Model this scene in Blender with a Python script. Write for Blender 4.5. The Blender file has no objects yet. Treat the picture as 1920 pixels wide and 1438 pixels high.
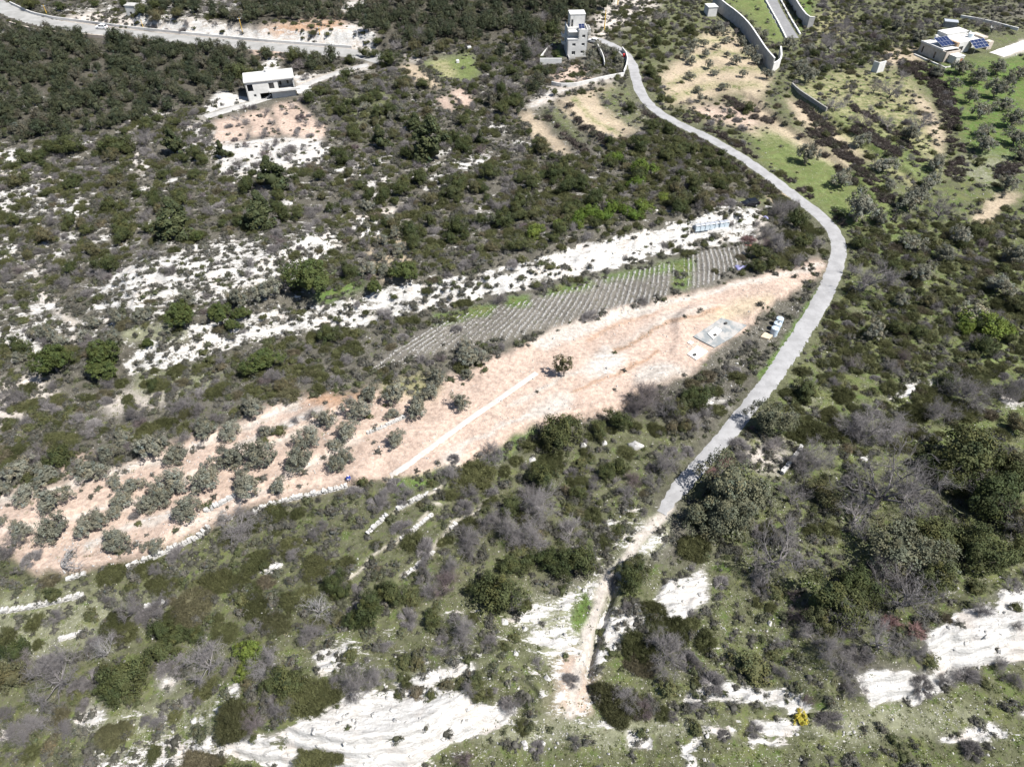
import bpy, bmesh, math, random
import numpy as np
from mathutils import Vector, Matrix

# ------------------------------------------------------------------ camera, sky, sun, exposure
SC = bpy.context.scene
COL = SC.collection
CAM_H, PITCH, FPX, PW, PH = 88.0, math.radians(44.0), 1300.0, 1920.0, 1438.0
cam_data = bpy.data.cameras.new('camera')
cam_data.sensor_fit = 'HORIZONTAL'
cam_data.sensor_width = 36.0
cam_data.lens = FPX / PW * 36.0
cam_data.clip_start = 0.5
cam_data.clip_end = 9000
cam = bpy.data.objects.new('camera', cam_data)
COL.objects.link(cam)
cam.location = (0, 0, CAM_H)
cam.rotation_euler = (math.pi / 2 - PITCH, 0, 0)
SC.camera = cam

SUN_EL, SUN_AZ = math.radians(57), math.radians(-25)     # azimuth from +X towards +Y (from the right, a little on the near side)
world = bpy.data.worlds.new('World')
SC.world = world
world.use_nodes = True
wn = world.node_tree
for n in list(wn.nodes):
    wn.nodes.remove(n)
sky = wn.nodes.new('ShaderNodeTexSky')
sky.sky_type = 'NISHITA'
sky.sun_disc = False
sky.sun_elevation = SUN_EL
sky.sun_rotation = math.pi / 2 - SUN_AZ
sky.altitude = 600
bg = wn.nodes.new('ShaderNodeBackground')
bg.inputs['Strength'].default_value = 0.065
wo = wn.nodes.new('ShaderNodeOutputWorld')
wn.links.new(sky.outputs[0], bg.inputs[0])
wn.links.new(bg.outputs[0], wo.inputs[0])
sun_data = bpy.data.lights.new('sun', 'SUN')
sun_data.energy = 5.0
sun_data.angle = math.radians(0.5)
sun_data.color = (1.0, 0.965, 0.91)
sun = bpy.data.objects.new('sun', sun_data)
COL.objects.link(sun)
SD = Vector((math.cos(SUN_EL) * math.cos(SUN_AZ), math.cos(SUN_EL) * math.sin(SUN_AZ), math.sin(SUN_EL)))
sun.rotation_euler = SD.to_track_quat('Z', 'Y').to_euler()
sun.location = SD * 400
SC.view_settings.view_transform = 'Standard'
SC.view_settings.look = 'None'
SC.view_settings.gamma = 1
SC.view_settings.use_curve_mapping = False
SC.view_settings.exposure = 1.06
SC.render.engine = 'CYCLES'
SC.cycles.max_bounces = 5
SC.cycles.diffuse_bounces = 3
SC.cycles.transparent_max_bounces = 4

RNG = np.random.default_rng(11)
random.seed(5)

# ------------------------------------------------------------------ noise and projection helpers
def _hash(ix, iy, seed):
    h = (ix.astype(np.int64) * 374761393 + iy.astype(np.int64) * 668265263 + seed * 974711) & 0xFFFFFFFF
    h = ((h ^ (h >> 13)) * 1274126177) & 0xFFFFFFFF
    h = h ^ (h >> 16)
    return (h & 0xFFFFFF) / float(0xFFFFFF)

def vnoise(x, y, seed=0):
    ix, iy = np.floor(x), np.floor(y)
    fx, fy = x - ix, y - iy
    fx, fy = fx * fx * (3 - 2 * fx), fy * fy * (3 - 2 * fy)
    a, b = _hash(ix, iy, seed), _hash(ix + 1, iy, seed)
    c, d = _hash(ix, iy + 1, seed), _hash(ix + 1, iy + 1, seed)
    return (a + (b - a) * fx) * (1 - fy) + (c + (d - c) * fx) * fy      # 0..1

def fbm(x, y, seed=0, octv=4, lac=2.03, gain=0.5):
    s, a, t = 0.0, 1.0, 0.0
    for k in range(octv):
        s = s + a * vnoise(x, y, seed + 17 * k)
        t += a
        x, y, a = x * lac + 3.7, y * lac - 1.9, a * gain
    return s / t

def sstep(a, b, x):
    t = np.clip((x - a) / (b - a), 0, 1)
    return t * t * (3 - 2 * t)

SP, CP = math.sin(PITCH), math.cos(PITCH)

def project(x, y, z):
    """world -> photograph pixel and depth"""
    zz = z - CAM_H
    fwd = y * CP - zz * SP
    up = y * SP + zz * CP
    f = np.maximum(fwd, 0.5)
    return PW / 2 + FPX * x / f, PH / 2 - FPX * up / f, fwd

def rays(u, v):
    a, b = (np.asarray(u, float) - PW / 2) / FPX, (PH / 2 - np.asarray(v, float)) / FPX
    d = np.stack([a, CP + b * SP, -SP + b * CP], -1)
    return d            # forward component 1, so the parameter is the depth

# ------------------------------------------------------------------ ground grid: fine where it is seen, coarse out to the horizon
def half_w(y):
    yy = np.maximum(y, 8.0)
    return 0.745 * (yy * CP + CAM_H * SP) * 1.30

NR, NC = 780, 760
_v = np.linspace(1600, -260, NR)
_t = PITCH + np.arctan((_v - PH / 2) / FPX)
y_in = CAM_H / np.tan(_t)
y_in = y_in[(y_in > 14)]
y_near = np.array([-900, -500, -280, -160, -95, -60, -38, -22, -10, -2, 5, 10.0])
g = y_in[-1]
y_far = g + np.cumsum(9 * 1.22 ** np.arange(24))
YS = np.concatenate([y_near[y_near < y_in[0] - 2], y_in, y_far])
s_in = np.linspace(-1, 1, NC)
s_out = 1 + np.cumsum(0.012 * 1.34 ** np.arange(18))
SS = np.concatenate([-s_out[::-1], s_in, s_out])
HWY = half_w(YS)
GX = SS[None, :] * HWY[:, None]
GY = np.repeat(YS[:, None], len(SS), 1)

class Field:
    """heights on the grid, readable anywhere"""
    def __init__(self, H):
        self.H = H
    def __call__(self, x, y):
        x, y = np.asarray(x, float), np.asarray(y, float)
        r = np.interp(y, YS, np.arange(len(YS)))
        c = np.interp(x / half_w(y), SS, np.arange(len(SS)))
        r0 = np.clip(np.floor(r).astype(int), 0, len(YS) - 2)
        c0 = np.clip(np.floor(c).astype(int), 0, len(SS) - 2)
        fr, fc = r - r0, c - c0
        H = self.H
        return (H[r0, c0] * (1 - fr) * (1 - fc) + H[r0, c0 + 1] * (1 - fr) * fc
                + H[r0 + 1, c0] * fr * (1 - fc) + H[r0 + 1, c0 + 1] * fr * fc)

FIELD = Field(np.zeros_like(GX))

def at(u, v, raise_=0.0, field=None):
    """photograph pixel -> point on the ground (or on a level raise_ above it)"""
    F = field or FIELD
    u, v = np.atleast_1d(np.asarray(u, float)), np.atleast_1d(np.asarray(v, float))
    raise_ = np.broadcast_to(np.asarray(raise_, float), u.shape)
    d = rays(u, v)
    ts = np.concatenate([np.linspace(70, 320, 420), np.linspace(322, 900, 120)])
    out = np.zeros((len(u), 3))
    for k in range(0, len(u), 400):
        dd = d[k:k + 400]
        P = dd[:, None, :] * ts[None, :, None]
        z = P[..., 2] + CAM_H
        g = F(P[..., 0], P[..., 1]) + raise_[k:k + 400, None]
        below = z < g
        i = np.where(below.any(1), below.argmax(1), len(ts) - 1)
        i = np.maximum(i, 1)
        n = np.arange(len(dd))
        d0, d1 = (z - g)[n, i - 1], (z - g)[n, i]
        f = np.clip(d0 / np.maximum(d0 - d1, 1e-6), 0, 1)
        t = ts[i - 1] + f * (ts[i] - ts[i - 1])
        out[k:k + 400] = dd * t[:, None] + np.array([0, 0, CAM_H])
    out[:, 2] -= raise_
    return out

def pix_scale(p):
    return FPX / (p[1] * CP - (p[2] - CAM_H) * SP)

def dens(pl, step=14.0):
    pl = np.asarray(pl, float)
    o = [pl[0]]
    for a, b in zip(pl[:-1], pl[1:]):
        n = max(1, int(np.hypot(*(b - a)) / step))
        for k in range(1, n + 1):
            o.append(a + (b - a) * k / n)
    return np.array(o)

def smooth_line(p, it=2):
    for _ in range(it):
        q = p.copy()
        q[1:-1] = 0.25 * p[:-2] + 0.5 * p[1:-1] + 0.25 * p[2:]
        p = q
    return p

def seg_dist(x, y, P):
    """distance, side (+ beyond / left of travel), overrun past the ends"""
    best = np.full(x.shape, 1e9)
    side = np.zeros(x.shape)
    over = np.zeros(x.shape)
    n = len(P) - 1
    for k in range(n):
        a, b = P[k], P[k + 1]
        d = b - a
        L2 = d @ d
        if L2 < 1e-9:
            continue
        L = math.sqrt(L2)
        t = ((x - a[0]) * d[0] + (y - a[1]) * d[1]) / L2
        tc = np.clip(t, 0, 1)
        dx, dy = x - a[0] - tc * d[0], y - a[1] - tc * d[1]
        D = dx * dx + dy * dy
        m = D < best
        best = np.where(m, D, best)
        side = np.where(m, (d[0] * (y - a[1]) - d[1] * (x - a[0])) / L, side)
        ov = np.zeros(x.shape)
        if k == 0:
            ov = np.maximum(ov, -t * L)
        if k == n - 1:
            ov = np.maximum(ov, (t - 1) * L)
        over = np.where(m, ov, over)
    return np.sqrt(best), side, over
# ------------------------------------------------------------------ land cover: what the ground is made of, outlined on the photograph and laid on the ground
MW, MH = 960, 719
def poly_mask(pl):
    p = np.asarray(pl, float) / 2
    x0, y0 = np.floor(p.min(0)).astype(int) - 1
    x1, y1 = np.ceil(p.max(0)).astype(int) + 2
    x0, y0, x1, y1 = max(x0, 0), max(y0, 0), min(x1, MW), min(y1, MH)
    m = np.zeros((MH, MW))
    if x1 <= x0 or y1 <= y0:
        return m
    X, Y = np.meshgrid(np.arange(x0, x1) + 0.5, np.arange(y0, y1) + 0.5)
    ins = np.zeros(X.shape, bool)
    q = np.roll(p, -1, 0)
    for (ax, ay), (bx, by) in zip(p, q):
        if ay == by:
            continue
        c = ((ay > Y) != (by > Y)) & (X < (bx - ax) * (Y - ay) / (by - ay) + ax)
        ins ^= c
    m[y0:y1, x0:x1] = ins
    return m

def blur(m, r):
    for ax in (0, 1):
        for _ in range(2):
            pad = [(0, 0), (0, 0)]
            pad[ax] = (r + 1, r)
            c = np.cumsum(np.pad(m, pad, mode='edge'), axis=ax)
            n = m.shape[ax]
            if ax == 0:
                m = (c[2 * r + 1:2 * r + 1 + n] - c[:n]) / (2 * r + 1)
            else:
                m = (c[:, 2 * r + 1:2 * r + 1 + n] - c[:, :n]) / (2 * r + 1)
    return m

def line_mask(pl, w):
    """a band of w photo pixels along a line"""
    p = dens(pl, 6) / 2
    X, Y = np.meshgrid(np.arange(MW) + 0.5, np.arange(MH) + 0.5)
    m = np.zeros((MH, MW))
    r = w / 4
    x0, y0 = np.maximum(np.floor(p.min(0) - r - 2).astype(int), 0)
    x1, y1 = np.ceil(p.max(0) + r + 2).astype(int)
    x1, y1 = min(x1, MW), min(y1, MH)
    if x1 <= x0 or y1 <= y0:
        return m
    d, _, _ = seg_dist(X[y0:y1, x0:x1], Y[y0:y1, x0:x1], p)
    m[y0:y1, x0:x1] = d < r
    return m

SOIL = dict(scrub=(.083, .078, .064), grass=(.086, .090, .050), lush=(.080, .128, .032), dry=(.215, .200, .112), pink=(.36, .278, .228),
            tan=(.315, .258, .188), rock=(.235, .225, .205), pale=(.37, .335, .30), orange=(.30, .185, .115), dark=(.062, .057, .046),
            lawn=(.115, .142, .052), grey=(.125, .116, .102), paleg=(.155, .158, .105))
COVER = np.zeros((MH, MW, 3)); COVER[:] = SOIL['scrub']
ROCK = np.full((MH, MW), 0.04)
GREEN = np.full((MH, MW), 0.25)
STONE = np.full((MH, MW), 0.15)
TUFT = np.full((MH, MW), 0.45)

def cover(pl, soil=None, rock=None, green=None, stone=None, tuft=None, soft=3, line=None):
    global ROCK, GREEN, STONE, TUFT
    m = line_mask(pl, line) if line else poly_mask(pl)
    m = blur(m, soft)
    if soil:
        COVER[:] = COVER * (1 - m[..., None]) + np.array(SOIL[soil]) * m[..., None]
    for nm, v in (('ROCK', rock), ('GREEN', green), ('STONE', stone), ('TUFT', tuft)):
        if v is not None:
            globals()[nm] = globals()[nm] * (1 - m) + v * m

# --- broad regions
cover([(-9, -9), (1110, -9), (1150, 10), (1050, 60), (1000, 70), (720, 110), (600, 130), (460, 190), (200, 245), (-9, 280)], 'dark', .03, .15, .1, .3, 8)
cover([(-9, 270), (330, 200), (460, 190), (700, 110), (1050, 80), (1020, 200), (1250, 240), (1460, 350), (1280, 420), (1060, 460), (700, 540), (560, 590), (230, 690), (-9, 690)], 'scrub', .24, .15, .3, .7, 8)
cover([(-9, 690), (230, 690), (560, 640), (720, 600), (830, 600), (690, 690), (560, 745), (300, 840), (-9, 930)], 'scrub', .06, .3, .4, .5, 8)
cover([(1460, 350), (1200, 200), (1130, 0), (1930, -9), (1930, 1100), (1300, 900), (1590, 480)], 'grass', .03, .45, .25, .45, 10)
cover([(1600, 400), (1930, 300), (1930, 900), (1400, 860), (1500, 660)], 'grass', .04, .60, .3, .4, 10)
cover([(-9, 1020), (150, 1075), (440, 970), (640, 910), (900, 870), (1250, 760), (1300, 830), (1200, 960), (1000, 1110), (700, 1280), (400, 1400), (200, 1450), (-9, 1450)], 'grass', .02, .42, .18, .55, 8)
cover([(-9, 1120), (160, 1105), (330, 1130), (300, 1170), (60, 1260), (-9, 1270)], 'paleg', .02, .4, .5, .3, 8)
cover([(180, 1450), (420, 1290), (620, 1180), (1000, 1110), (1060, 1300), (1000, 1450)], 'grass', .20, .45, .5, .45, 10)
cover([(1060, 1300), (1100, 1090), (1330, 1040), (1500, 1150), (1600, 1300), (1930, 1230), (1930, 1450), (900, 1450)], 'grass', .12, .5, .5, .35, 10)
cover([(1260, 900), (1500, 780), (1930, 800), (1930, 1120), (1700, 1240), (1520, 1200), (1340, 1050)], 'grass', .08, .50, .35, .35, 10)
# --- far: cuttings beside the highway, forest clearings
cover([(60, 15), (180, 5), (300, -5), (640, -9), (500, 20), (330, 40), (260, 50), (130, 35)], 'scrub', .42, .1, .4, .5, 4)
cover([(110, 38), (170, 22), (250, 30), (270, 60), (180, 52)], 'pale', .3, .05, .5, .25, 2)
cover([(250, 30), (290, 62), (520, 88), (700, 100), (712, 80), (700, 58), (650, 42), (560, 40), (500, 50), (460, 55), (420, 45), (360, 35), (300, 45)], 'pale', .62, .0, .4, .22, 3)
cover([(480, 55), (560, 40), (640, 38), (660, 50), (600, 58), (520, 66)], 'orange', .25, .0, .2, .2, 3)
cover([(620, 12), (690, -2), (705, 10), (670, 22), (640, 22)], 'pale', .7, .0, .2, .1, 2)
cover([(468, 88), (540, 92), (530, 110), (500, 112), (480, 104)], 'pink', .1, 0, .3, .1, 2)
cover([(495, 110), (520, 108), (525, 140), (488, 136)], 'rock', .8, 0, .5, .2, 2)
cover([(530, 94), (640, 100), (640, 108), (540, 104)], 'rock', .5, 0, .5, .2, 2)
cover([(-9, 48), (26, 48), (30, 66), (-9, 72)], 'pale', .4, .2, .3, .1, 2)
cover([(-9, 180), (60, 180), (140, 175), (120, 205), (-9, 210)], 'scrub', .42, .1, .4, .5, 4)
# --- around the concrete house
cover([(372, 232), (400, 180), (420, 170), (462, 185), (470, 198), (400, 212)], 'rock', .85, 0, .6, .12, 2)
cover([(545, 140), (600, 140), (660, 126), (700, 118), (690, 130), (600, 150), (560, 168)], 'pale', .65, 0, .5, .2, 2)
cover([(400, 226), (455, 216), (466, 260), (402, 275)], 'pink', .15, .02, .5, .3, 2)
cover([(458, 212), (505, 204), (526, 252), (472, 258)], 'pink', .12, .02, .4, .3, 2)
cover([(512, 198), (556, 190), (612, 240), (600, 268), (528, 252)], 'pink', .1, .02, .4, .25, 2)
cover([(340, 235), (395, 228), (400, 300), (345, 310)], 'pale', .5, .1, .6, .45, 4)
cover([(400, 272), (600, 258), (628, 295), (570, 318), (470, 335), (415, 328)], 'pale', .70, .03, .6, .35, 3)
cover([(600, 190), (740, 150), (760, 190), (720, 230), (640, 235)], 'grass', .08, .45, .4, .4, 6)
cover([(235, 235), (268, 214), (322, 200), (318, 212), (270, 238)], 'pale', .75, 0, .4, .1, 2)
cover([(-9, 284), (60, 282), (50, 303), (-9, 302)], 'rock', .8, 0, .4, .1, 2)
cover([(148, 262), (180, 255), (178, 268), (150, 270)], 'rock', .8, 0, .4, .1, 2)
cover([(-9, 315), (60, 318), (130, 345), (175, 395), (185, 415), (100, 400), (-9, 410)], 'scrub', .54, .08, .5, .5, 5)
cover([(-9, 318), (50, 320), (100, 334), (140, 355), (150, 372), (100, 350), (50, 335), (-9, 335)], 'pale', .4, .02, .4, .2, 2)
cover([(240, 270), (262, 270), (275, 320), (262, 330), (250, 300)], 'pale', .4, 0, .4, .2, 3)
# --- small fields below the forest
cover([(748, 124), (778, 120), (800, 140), (832, 165), (805, 168), (775, 150)], 'tan', .04, .02, .2, .1, 2)
COVER0 = None
cover([(845, 168), (868, 166), (895, 192), (868, 206), (856, 190)], 'pink', .04, .02, .3, .12, 2)
cover([(815, 182), (836, 180), (860, 210), (828, 206)], 'pink', .04, .02, .3, .25, 2)
cover([(790, 118), (885, 98), (902, 140), (880, 155), (835, 150)], 'lawn', .03, .5, .15, .3, 3)
cover([(805, 118), (835, 112), (862, 145), (838, 148)], 'dry', .02, .45, .2, .2, 2)
cover([(755, 100), (800, 100), (790, 115), (760, 112)], 'pale', .4, 0, .3, .1, 2)
# --- terraces round the tower house
cover([(985, 200), (1030, 165), (1060, 160), (1150, 145), (1165, 150), (1080, 165), (1010, 205)], 'pale', .4, .05, .5, .1, 2)
cover([(1030, 125), (1090, 120), (1110, 150), (1040, 160)], 'pink', .1, .05, .4, .35, 3)
cover([(1015, 85), (1050, 80), (1052, 110), (1018, 112)], 'lush', .02, .6, .1, .1, 2)
cover([(968, 215), (992, 208), (1025, 240), (1076, 290), (1052, 292), (1000, 256)], 'tan', .05, .06, .4, .15, 3)
cover([(1040, 190), (1105, 168), (1150, 160), (1190, 200), (1205, 240), (1150, 264), (1110, 252), (1060, 216)], 'tan', .05, .22, .4, .2, 3)
cover([(1120, 175), (1150, 210), (1195, 240)], 'scrub', .2, .35, .6, .4, 1, line=8)
cover([(1075, 185), (1110, 225), (1160, 250)], 'dry', .05, .5, .4, .2, 1, line=7)
cover([(1010, 205), (1045, 200), (1100, 262), (1085, 275), (1040, 240)], 'grass', .08, .4, .5, .35, 3)
cover([(1120, 170), (1185, 155), (1195, 200), (1215, 235), (1185, 240), (1140, 210)], 'grass', .15, .45, .4, .4, 4)
cover([(1140, 0), (1240, -5), (1230, 30), (1170, 50), (1130, 60), (1110, 40)], 'pale', .25, .25, .4, .3, 4)
cover([(1100, 70), (1120, 60), (1160, 20), (1200, 8), (1205, 14), (1165, 34), (1130, 76), (1118, 84)], 'pale', .3, 0, .2, .02, 2)
# --- bare rock along the slope above the ploughed rows
cover([(225, 690), (270, 650), (330, 620), (400, 604), (480, 588), (560, 588), (640, 566), (720, 538), (800, 532), (900, 520), (990, 492), (1060, 472), (1110, 456), (1180, 442), (1280, 426), (1310, 418), (1330, 394), (1400, 384), (1440, 390), (1430, 430), (1400, 458), (1300, 468), (1260, 474), (1200, 488), (1120, 502), (1050, 528), (990, 544), (900, 556), (850, 584), (800, 584), (700, 594), (650, 618), (600, 622), (500, 634), (430, 652), (350, 684), (270, 704)], 'scrub', .64, .02, .4, .7, 4)
cover([(1025, 480), (1105, 470), (1110, 490), (1080, 500), (1030, 500)], 'rock', .95, 0, .3, .05, 2)
cover([(1100, 462), (1180, 446), (1280, 432), (1282, 446), (1200, 468), (1120, 488)], 'rock', .9, 0, .3, .08, 2)
cover([(740, 545), (860, 532), (1000, 500), (1000, 525), (900, 545), (800, 570), (740, 572)], 'rock', .74, 0, .4, .4, 3)
cover([(880, 575), (940, 560), (945, 545), (1020, 520), (1060, 520), (1010, 545), (940, 572)], 'scrub', .1, .4, .4, .4, 3)
cover([(190, 545), (210, 512), (330, 470), (440, 448), (520, 440), (600, 428), (650, 428), (640, 470), (600, 495), (550, 512), (520, 540), (400, 570), (300, 562), (235, 600)], 'scrub', .60, .0, .45, .8, 6)
cover([(208, 520), (240, 502), (270, 500), (262, 522), (215, 528)], 'rock', .95, 0, .2, .05, 2)
cover([(270, 515), (400, 487), (440, 490), (400, 520), (300, 535)], 'rock', .76, 0, .3, .4, 3)
cover([(500, 500), (520, 490), (515, 525), (440, 545), (440, 532)], 'rock', .66, 0, .3, .3, 2)
cover([(60, 560), (110, 595), (145, 605), (230, 590), (380, 555), (385, 570), (250, 610), (150, 640), (90, 625), (-9, 650), (-9, 625)], 'scrub', .48, .05, .5, .6, 4)
cover([(-9, 640), (50, 625), (70, 640), (90, 665), (30, 660), (-9, 670)], 'pale', .7, .05, .5, .2, 3)
cover([(60, 480), (70, 440), (82, 440), (75, 480), (72, 520), (120, 590), (150, 605), (140, 645), (126, 640), (128, 610), (70, 560), (58, 520)], 'pale', .4, .02, .4, .15, 2)
cover([(0, 460), (40, 462), (30, 475), (0, 488)], 'pale', .7, 0, .4, .2, 2)
cover([(655, 405), (690, 390), (750, 388), (768, 430), (765, 460), (740, 450), (740, 420), (710, 445), (672, 450)], 'pale', .35, .1, .3, .2, 3)
cover([(665, 412), (705, 415), (712, 440), (690, 450), (668, 440)], 'rock', .95, 0, .3, .1, 2)
cover([(700, 440), (770, 440), (765, 500), (720, 530), (690, 500)], 'tan', .1, .3, .3, .2, 4)
cover([(605, 520), (680, 500), (685, 530), (620, 570), (590, 560)], 'lush', .03, .5, .2, .15, 4)
cover([(840, 300), (920, 285), (925, 310), (860, 320)], 'scrub', .65, .05, .4, .5, 3)
cover([(905, 240), (950, 232), (945, 252), (905, 258)], 'rock', .7, 0, .4, .2, 3)
cover([(960, 260), (1000, 270), (1010, 290), (960, 280)], 'scrub', .5, .05, .4, .4, 3)
cover([(870, 380), (960, 370), (1000, 350), (1020, 320), (1040, 318), (1010, 365), (990, 390), (900, 420)], 'scrub', .35, .05, .4, .75, 4)
cover([(1380, 372), (1440, 360), (1470, 355), (1475, 365), (1440, 388), (1390, 392)], 'grass', .05, .5, .3, .2, 2)
cover([(1440, 372), (1480, 356), (1486, 364), (1450, 382)], 'tan', .05, 0, .3, .05, 2)
cover([(1418, 405), (1432, 395), (1440, 420), (1430, 450), (1416, 455)], 'pale', .3, .1, .4, .15, 2)
# --- long parallel ledges, following the bedding
LR = np.random.default_rng(77)
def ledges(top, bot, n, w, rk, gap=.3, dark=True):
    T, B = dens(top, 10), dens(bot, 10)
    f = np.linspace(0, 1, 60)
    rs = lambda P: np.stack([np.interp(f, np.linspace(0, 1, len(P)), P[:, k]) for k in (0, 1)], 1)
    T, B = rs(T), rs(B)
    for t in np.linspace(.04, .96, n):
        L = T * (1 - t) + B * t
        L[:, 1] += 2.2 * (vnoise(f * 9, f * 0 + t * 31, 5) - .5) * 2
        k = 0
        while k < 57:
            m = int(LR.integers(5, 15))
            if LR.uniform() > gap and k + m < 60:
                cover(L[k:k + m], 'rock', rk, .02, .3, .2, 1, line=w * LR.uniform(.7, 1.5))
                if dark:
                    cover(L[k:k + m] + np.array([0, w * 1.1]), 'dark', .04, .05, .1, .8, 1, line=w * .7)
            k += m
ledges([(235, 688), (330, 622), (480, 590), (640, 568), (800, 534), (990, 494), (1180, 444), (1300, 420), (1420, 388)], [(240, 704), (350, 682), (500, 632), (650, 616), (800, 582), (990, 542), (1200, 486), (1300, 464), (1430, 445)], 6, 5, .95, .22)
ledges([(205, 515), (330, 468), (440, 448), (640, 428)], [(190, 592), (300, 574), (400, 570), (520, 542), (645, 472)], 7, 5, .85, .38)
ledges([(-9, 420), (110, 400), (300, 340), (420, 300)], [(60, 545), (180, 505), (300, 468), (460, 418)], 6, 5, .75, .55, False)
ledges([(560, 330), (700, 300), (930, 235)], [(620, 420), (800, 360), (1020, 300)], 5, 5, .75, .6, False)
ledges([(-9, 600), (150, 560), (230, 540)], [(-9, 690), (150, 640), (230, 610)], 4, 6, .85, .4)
# --- vineyard / ploughed rows
cover([(690, 690), (800, 612), (830, 592), (930, 568), (1000, 552), (1120, 518), (1262, 488), (1268, 505), (1255, 552), (1180, 585), (1100, 600), (1000, 622), (940, 640), (850, 655), (760, 682), (690, 705)], 'grey', .0, .20, .5, .35, 3)
cover([(1282, 478), (1330, 466), (1405, 458), (1400, 490), (1340, 530), (1282, 548)], 'grey', .0, .12, .5, .35, 3)
cover([(812, 594), (930, 568), (922, 588), (815, 610)], 'lush', 0, .75, .1, .1, 2)
cover([(948, 560), (1000, 555), (985, 572), (950, 575)], 'lush', .05, .6, .2, .1, 2)
cover([(1015, 548), (1110, 524), (1112, 540), (1020, 556)], 'lush', 0, .7, .1, .1, 2)
cover([(1128, 518), (1265, 490), (1266, 506), (1130, 530)], 'lush', 0, .5, .3, .1, 3)
cover([(1266, 488), (1300, 476), (1296, 530), (1268, 545)], 'lush', 0, .7, .2, .1, 3)
# --- cleared plot
cover([(1545, 488), (1549, 512), (1500, 530), (1480, 552), (1430, 588), (1400, 615), (1330, 668), (1290, 702), (1240, 722), (1180, 758), (1150, 772), (1060, 792), (990, 803), (930, 842), (880, 872), (800, 888), (735, 896), (655, 905), (655, 855), (690, 822), (760, 775), (820, 735), (840, 700), (890, 688), (990, 642), (1060, 612), (1180, 575), (1300, 548), (1420, 516), (1500, 494)], 'pink', .05, .0, .6, .10, 2)
cover([(990, 640), (1060, 612), (1180, 577), (1250, 560), (1255, 568), (1200, 592), (1100, 625), (1020, 655)], 'pale', .15, .0, .3, .0, 2)
cover([(1260, 598), (1400, 560), (1450, 550), (1455, 565), (1400, 590), (1360, 605), (1330, 600)], 'tan', .05, .0, .3, .04, 3)
cover([(1090, 690), (1130, 650), (1170, 655), (1180, 680), (1110, 715)], 'pale', .45, .0, .4, .02, 4)
cover([(1190, 700), (1230, 678), (1300, 690), (1280, 702), (1230, 720), (1190, 722)], 'pale', .3, .0, .3, .02, 3)
cover([(980, 765), (1060, 730), (1080, 735), (1050, 770), (990, 790)], 'pale', .4, .0, .7, .15, 4)
cover([(830, 850), (870, 835), (860, 868), (820, 875)], 'pale', .3, .0, .7, .15, 4)
cover([(1250, 590), (1330, 572), (1340, 580), (1260, 605), (1170, 650), (1150, 650)], 'pale', .05, .0, .5, .35, 3)
cover([(1480, 555), (1530, 540), (1470, 640), (1410, 700), (1380, 720), (1300, 720), (1340, 670), (1430, 592)], 'scrub', .1, .18, .65, .4, 4)
cover([(1300, 720), (1380, 715), (1410, 700), (1370, 760), (1300, 800), (1220, 780), (1180, 760), (1240, 724)], 'scrub', .1, .25, .5, .45, 5)
cover([(1530, 540), (1540, 545), (1480, 655), (1430, 715), (1420, 706), (1470, 640)], 'lush', .0, .6, .3, .1, 2)
cover([(735, 896), (800, 888), (880, 872), (940, 842), (1000, 800), (1010, 808), (940, 860), (860, 900), (740, 915)], 'lush', .02, .6, .35, .2, 3)
for ln, w in (([(1150, 662), (1200, 632), (1250, 607), (1300, 590), (1345, 578)], 7), ([(1080, 735), (1130, 712), (1190, 684), (1235, 655)], 6), ([(1100, 640), (1160, 610), (1230, 585)], 4)):
    cover(ln, 'orange', .08, .05, .8, .75, 1, line=w * .8)
for ln, w in (([(1010, 648), (1100, 616), (1250, 570), (1400, 527), (1540, 499)], 9), ([(950, 760), (1050, 712), (1110, 690)], 6), ([(860, 840), (960, 790), (1040, 760)], 8)):
    cover(ln, 'pale', .3, 0, .5, 0, 1, line=w)
# --- terraced olives on pink soil
cover([(700, 722), (640, 735), (560, 748), (500, 762), (450, 792), (380, 812), (300, 842), (240, 872), (190, 892), (100, 902), (-9, 930), (-9, 1030), (60, 1080), (150, 1072), (260, 1052), (330, 1020), (420, 978), (480, 945), (560, 930), (655, 908), (665, 860), (740, 800), (780, 765), (760, 730)], 'pink', .08, .03, .75, .22, 3)
cover([(560, 748), (700, 722), (690, 745), (600, 765)], 'orange', .02, .06, .3, .2, 4)
cover([(620, 690), (700, 690), (760, 690), (740, 720), (620, 745)], 'scrub', .05, .4, .4, .4, 5)
cover([(700, 715), (790, 700), (830, 720), (800, 745), (740, 740)], 'dry', .03, .4, .4, .3, 5)
cover([(90, 865), (165, 845), (160, 880), (110, 895)], 'pink', .05, .3, .4, .2, 4)
cover([(0, 720), (60, 700), (110, 740), (70, 790), (0, 800)], 'pale', .25, .25, .6, .25, 5)
cover([(180, 745), (250, 735), (300, 725), (340, 720), (300, 760), (200, 775)], 'pale', .15, .35, .6, .3, 5)
cover([(250, 690), (330, 690), (420, 690), (400, 730), (260, 740)], 'paleg', .1, .35, .6, .3, 5)
cover([(220, 610), (340, 608), (345, 640), (230, 640)], 'paleg', .15, .3, .5, .3, 4)
for ln, w in (([(-20, 1000), (120, 975), (260, 935), (380, 890), (470, 850), (560, 810), (640, 770)], 9), ([(-20, 940), (150, 905), (260, 875), (380, 835), (480, 790), (560, 755)], 12), ([(330, 1000), (420, 955), (520, 905), (600, 860), (680, 815)], 8), ([(150, 1030), (260, 985), (330, 960)], 14), ([(430, 850), (520, 800), (600, 770)], 12)):
    cover(ln, 'pale', .34, .02, .9, .2, 2, line=w)
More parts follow.
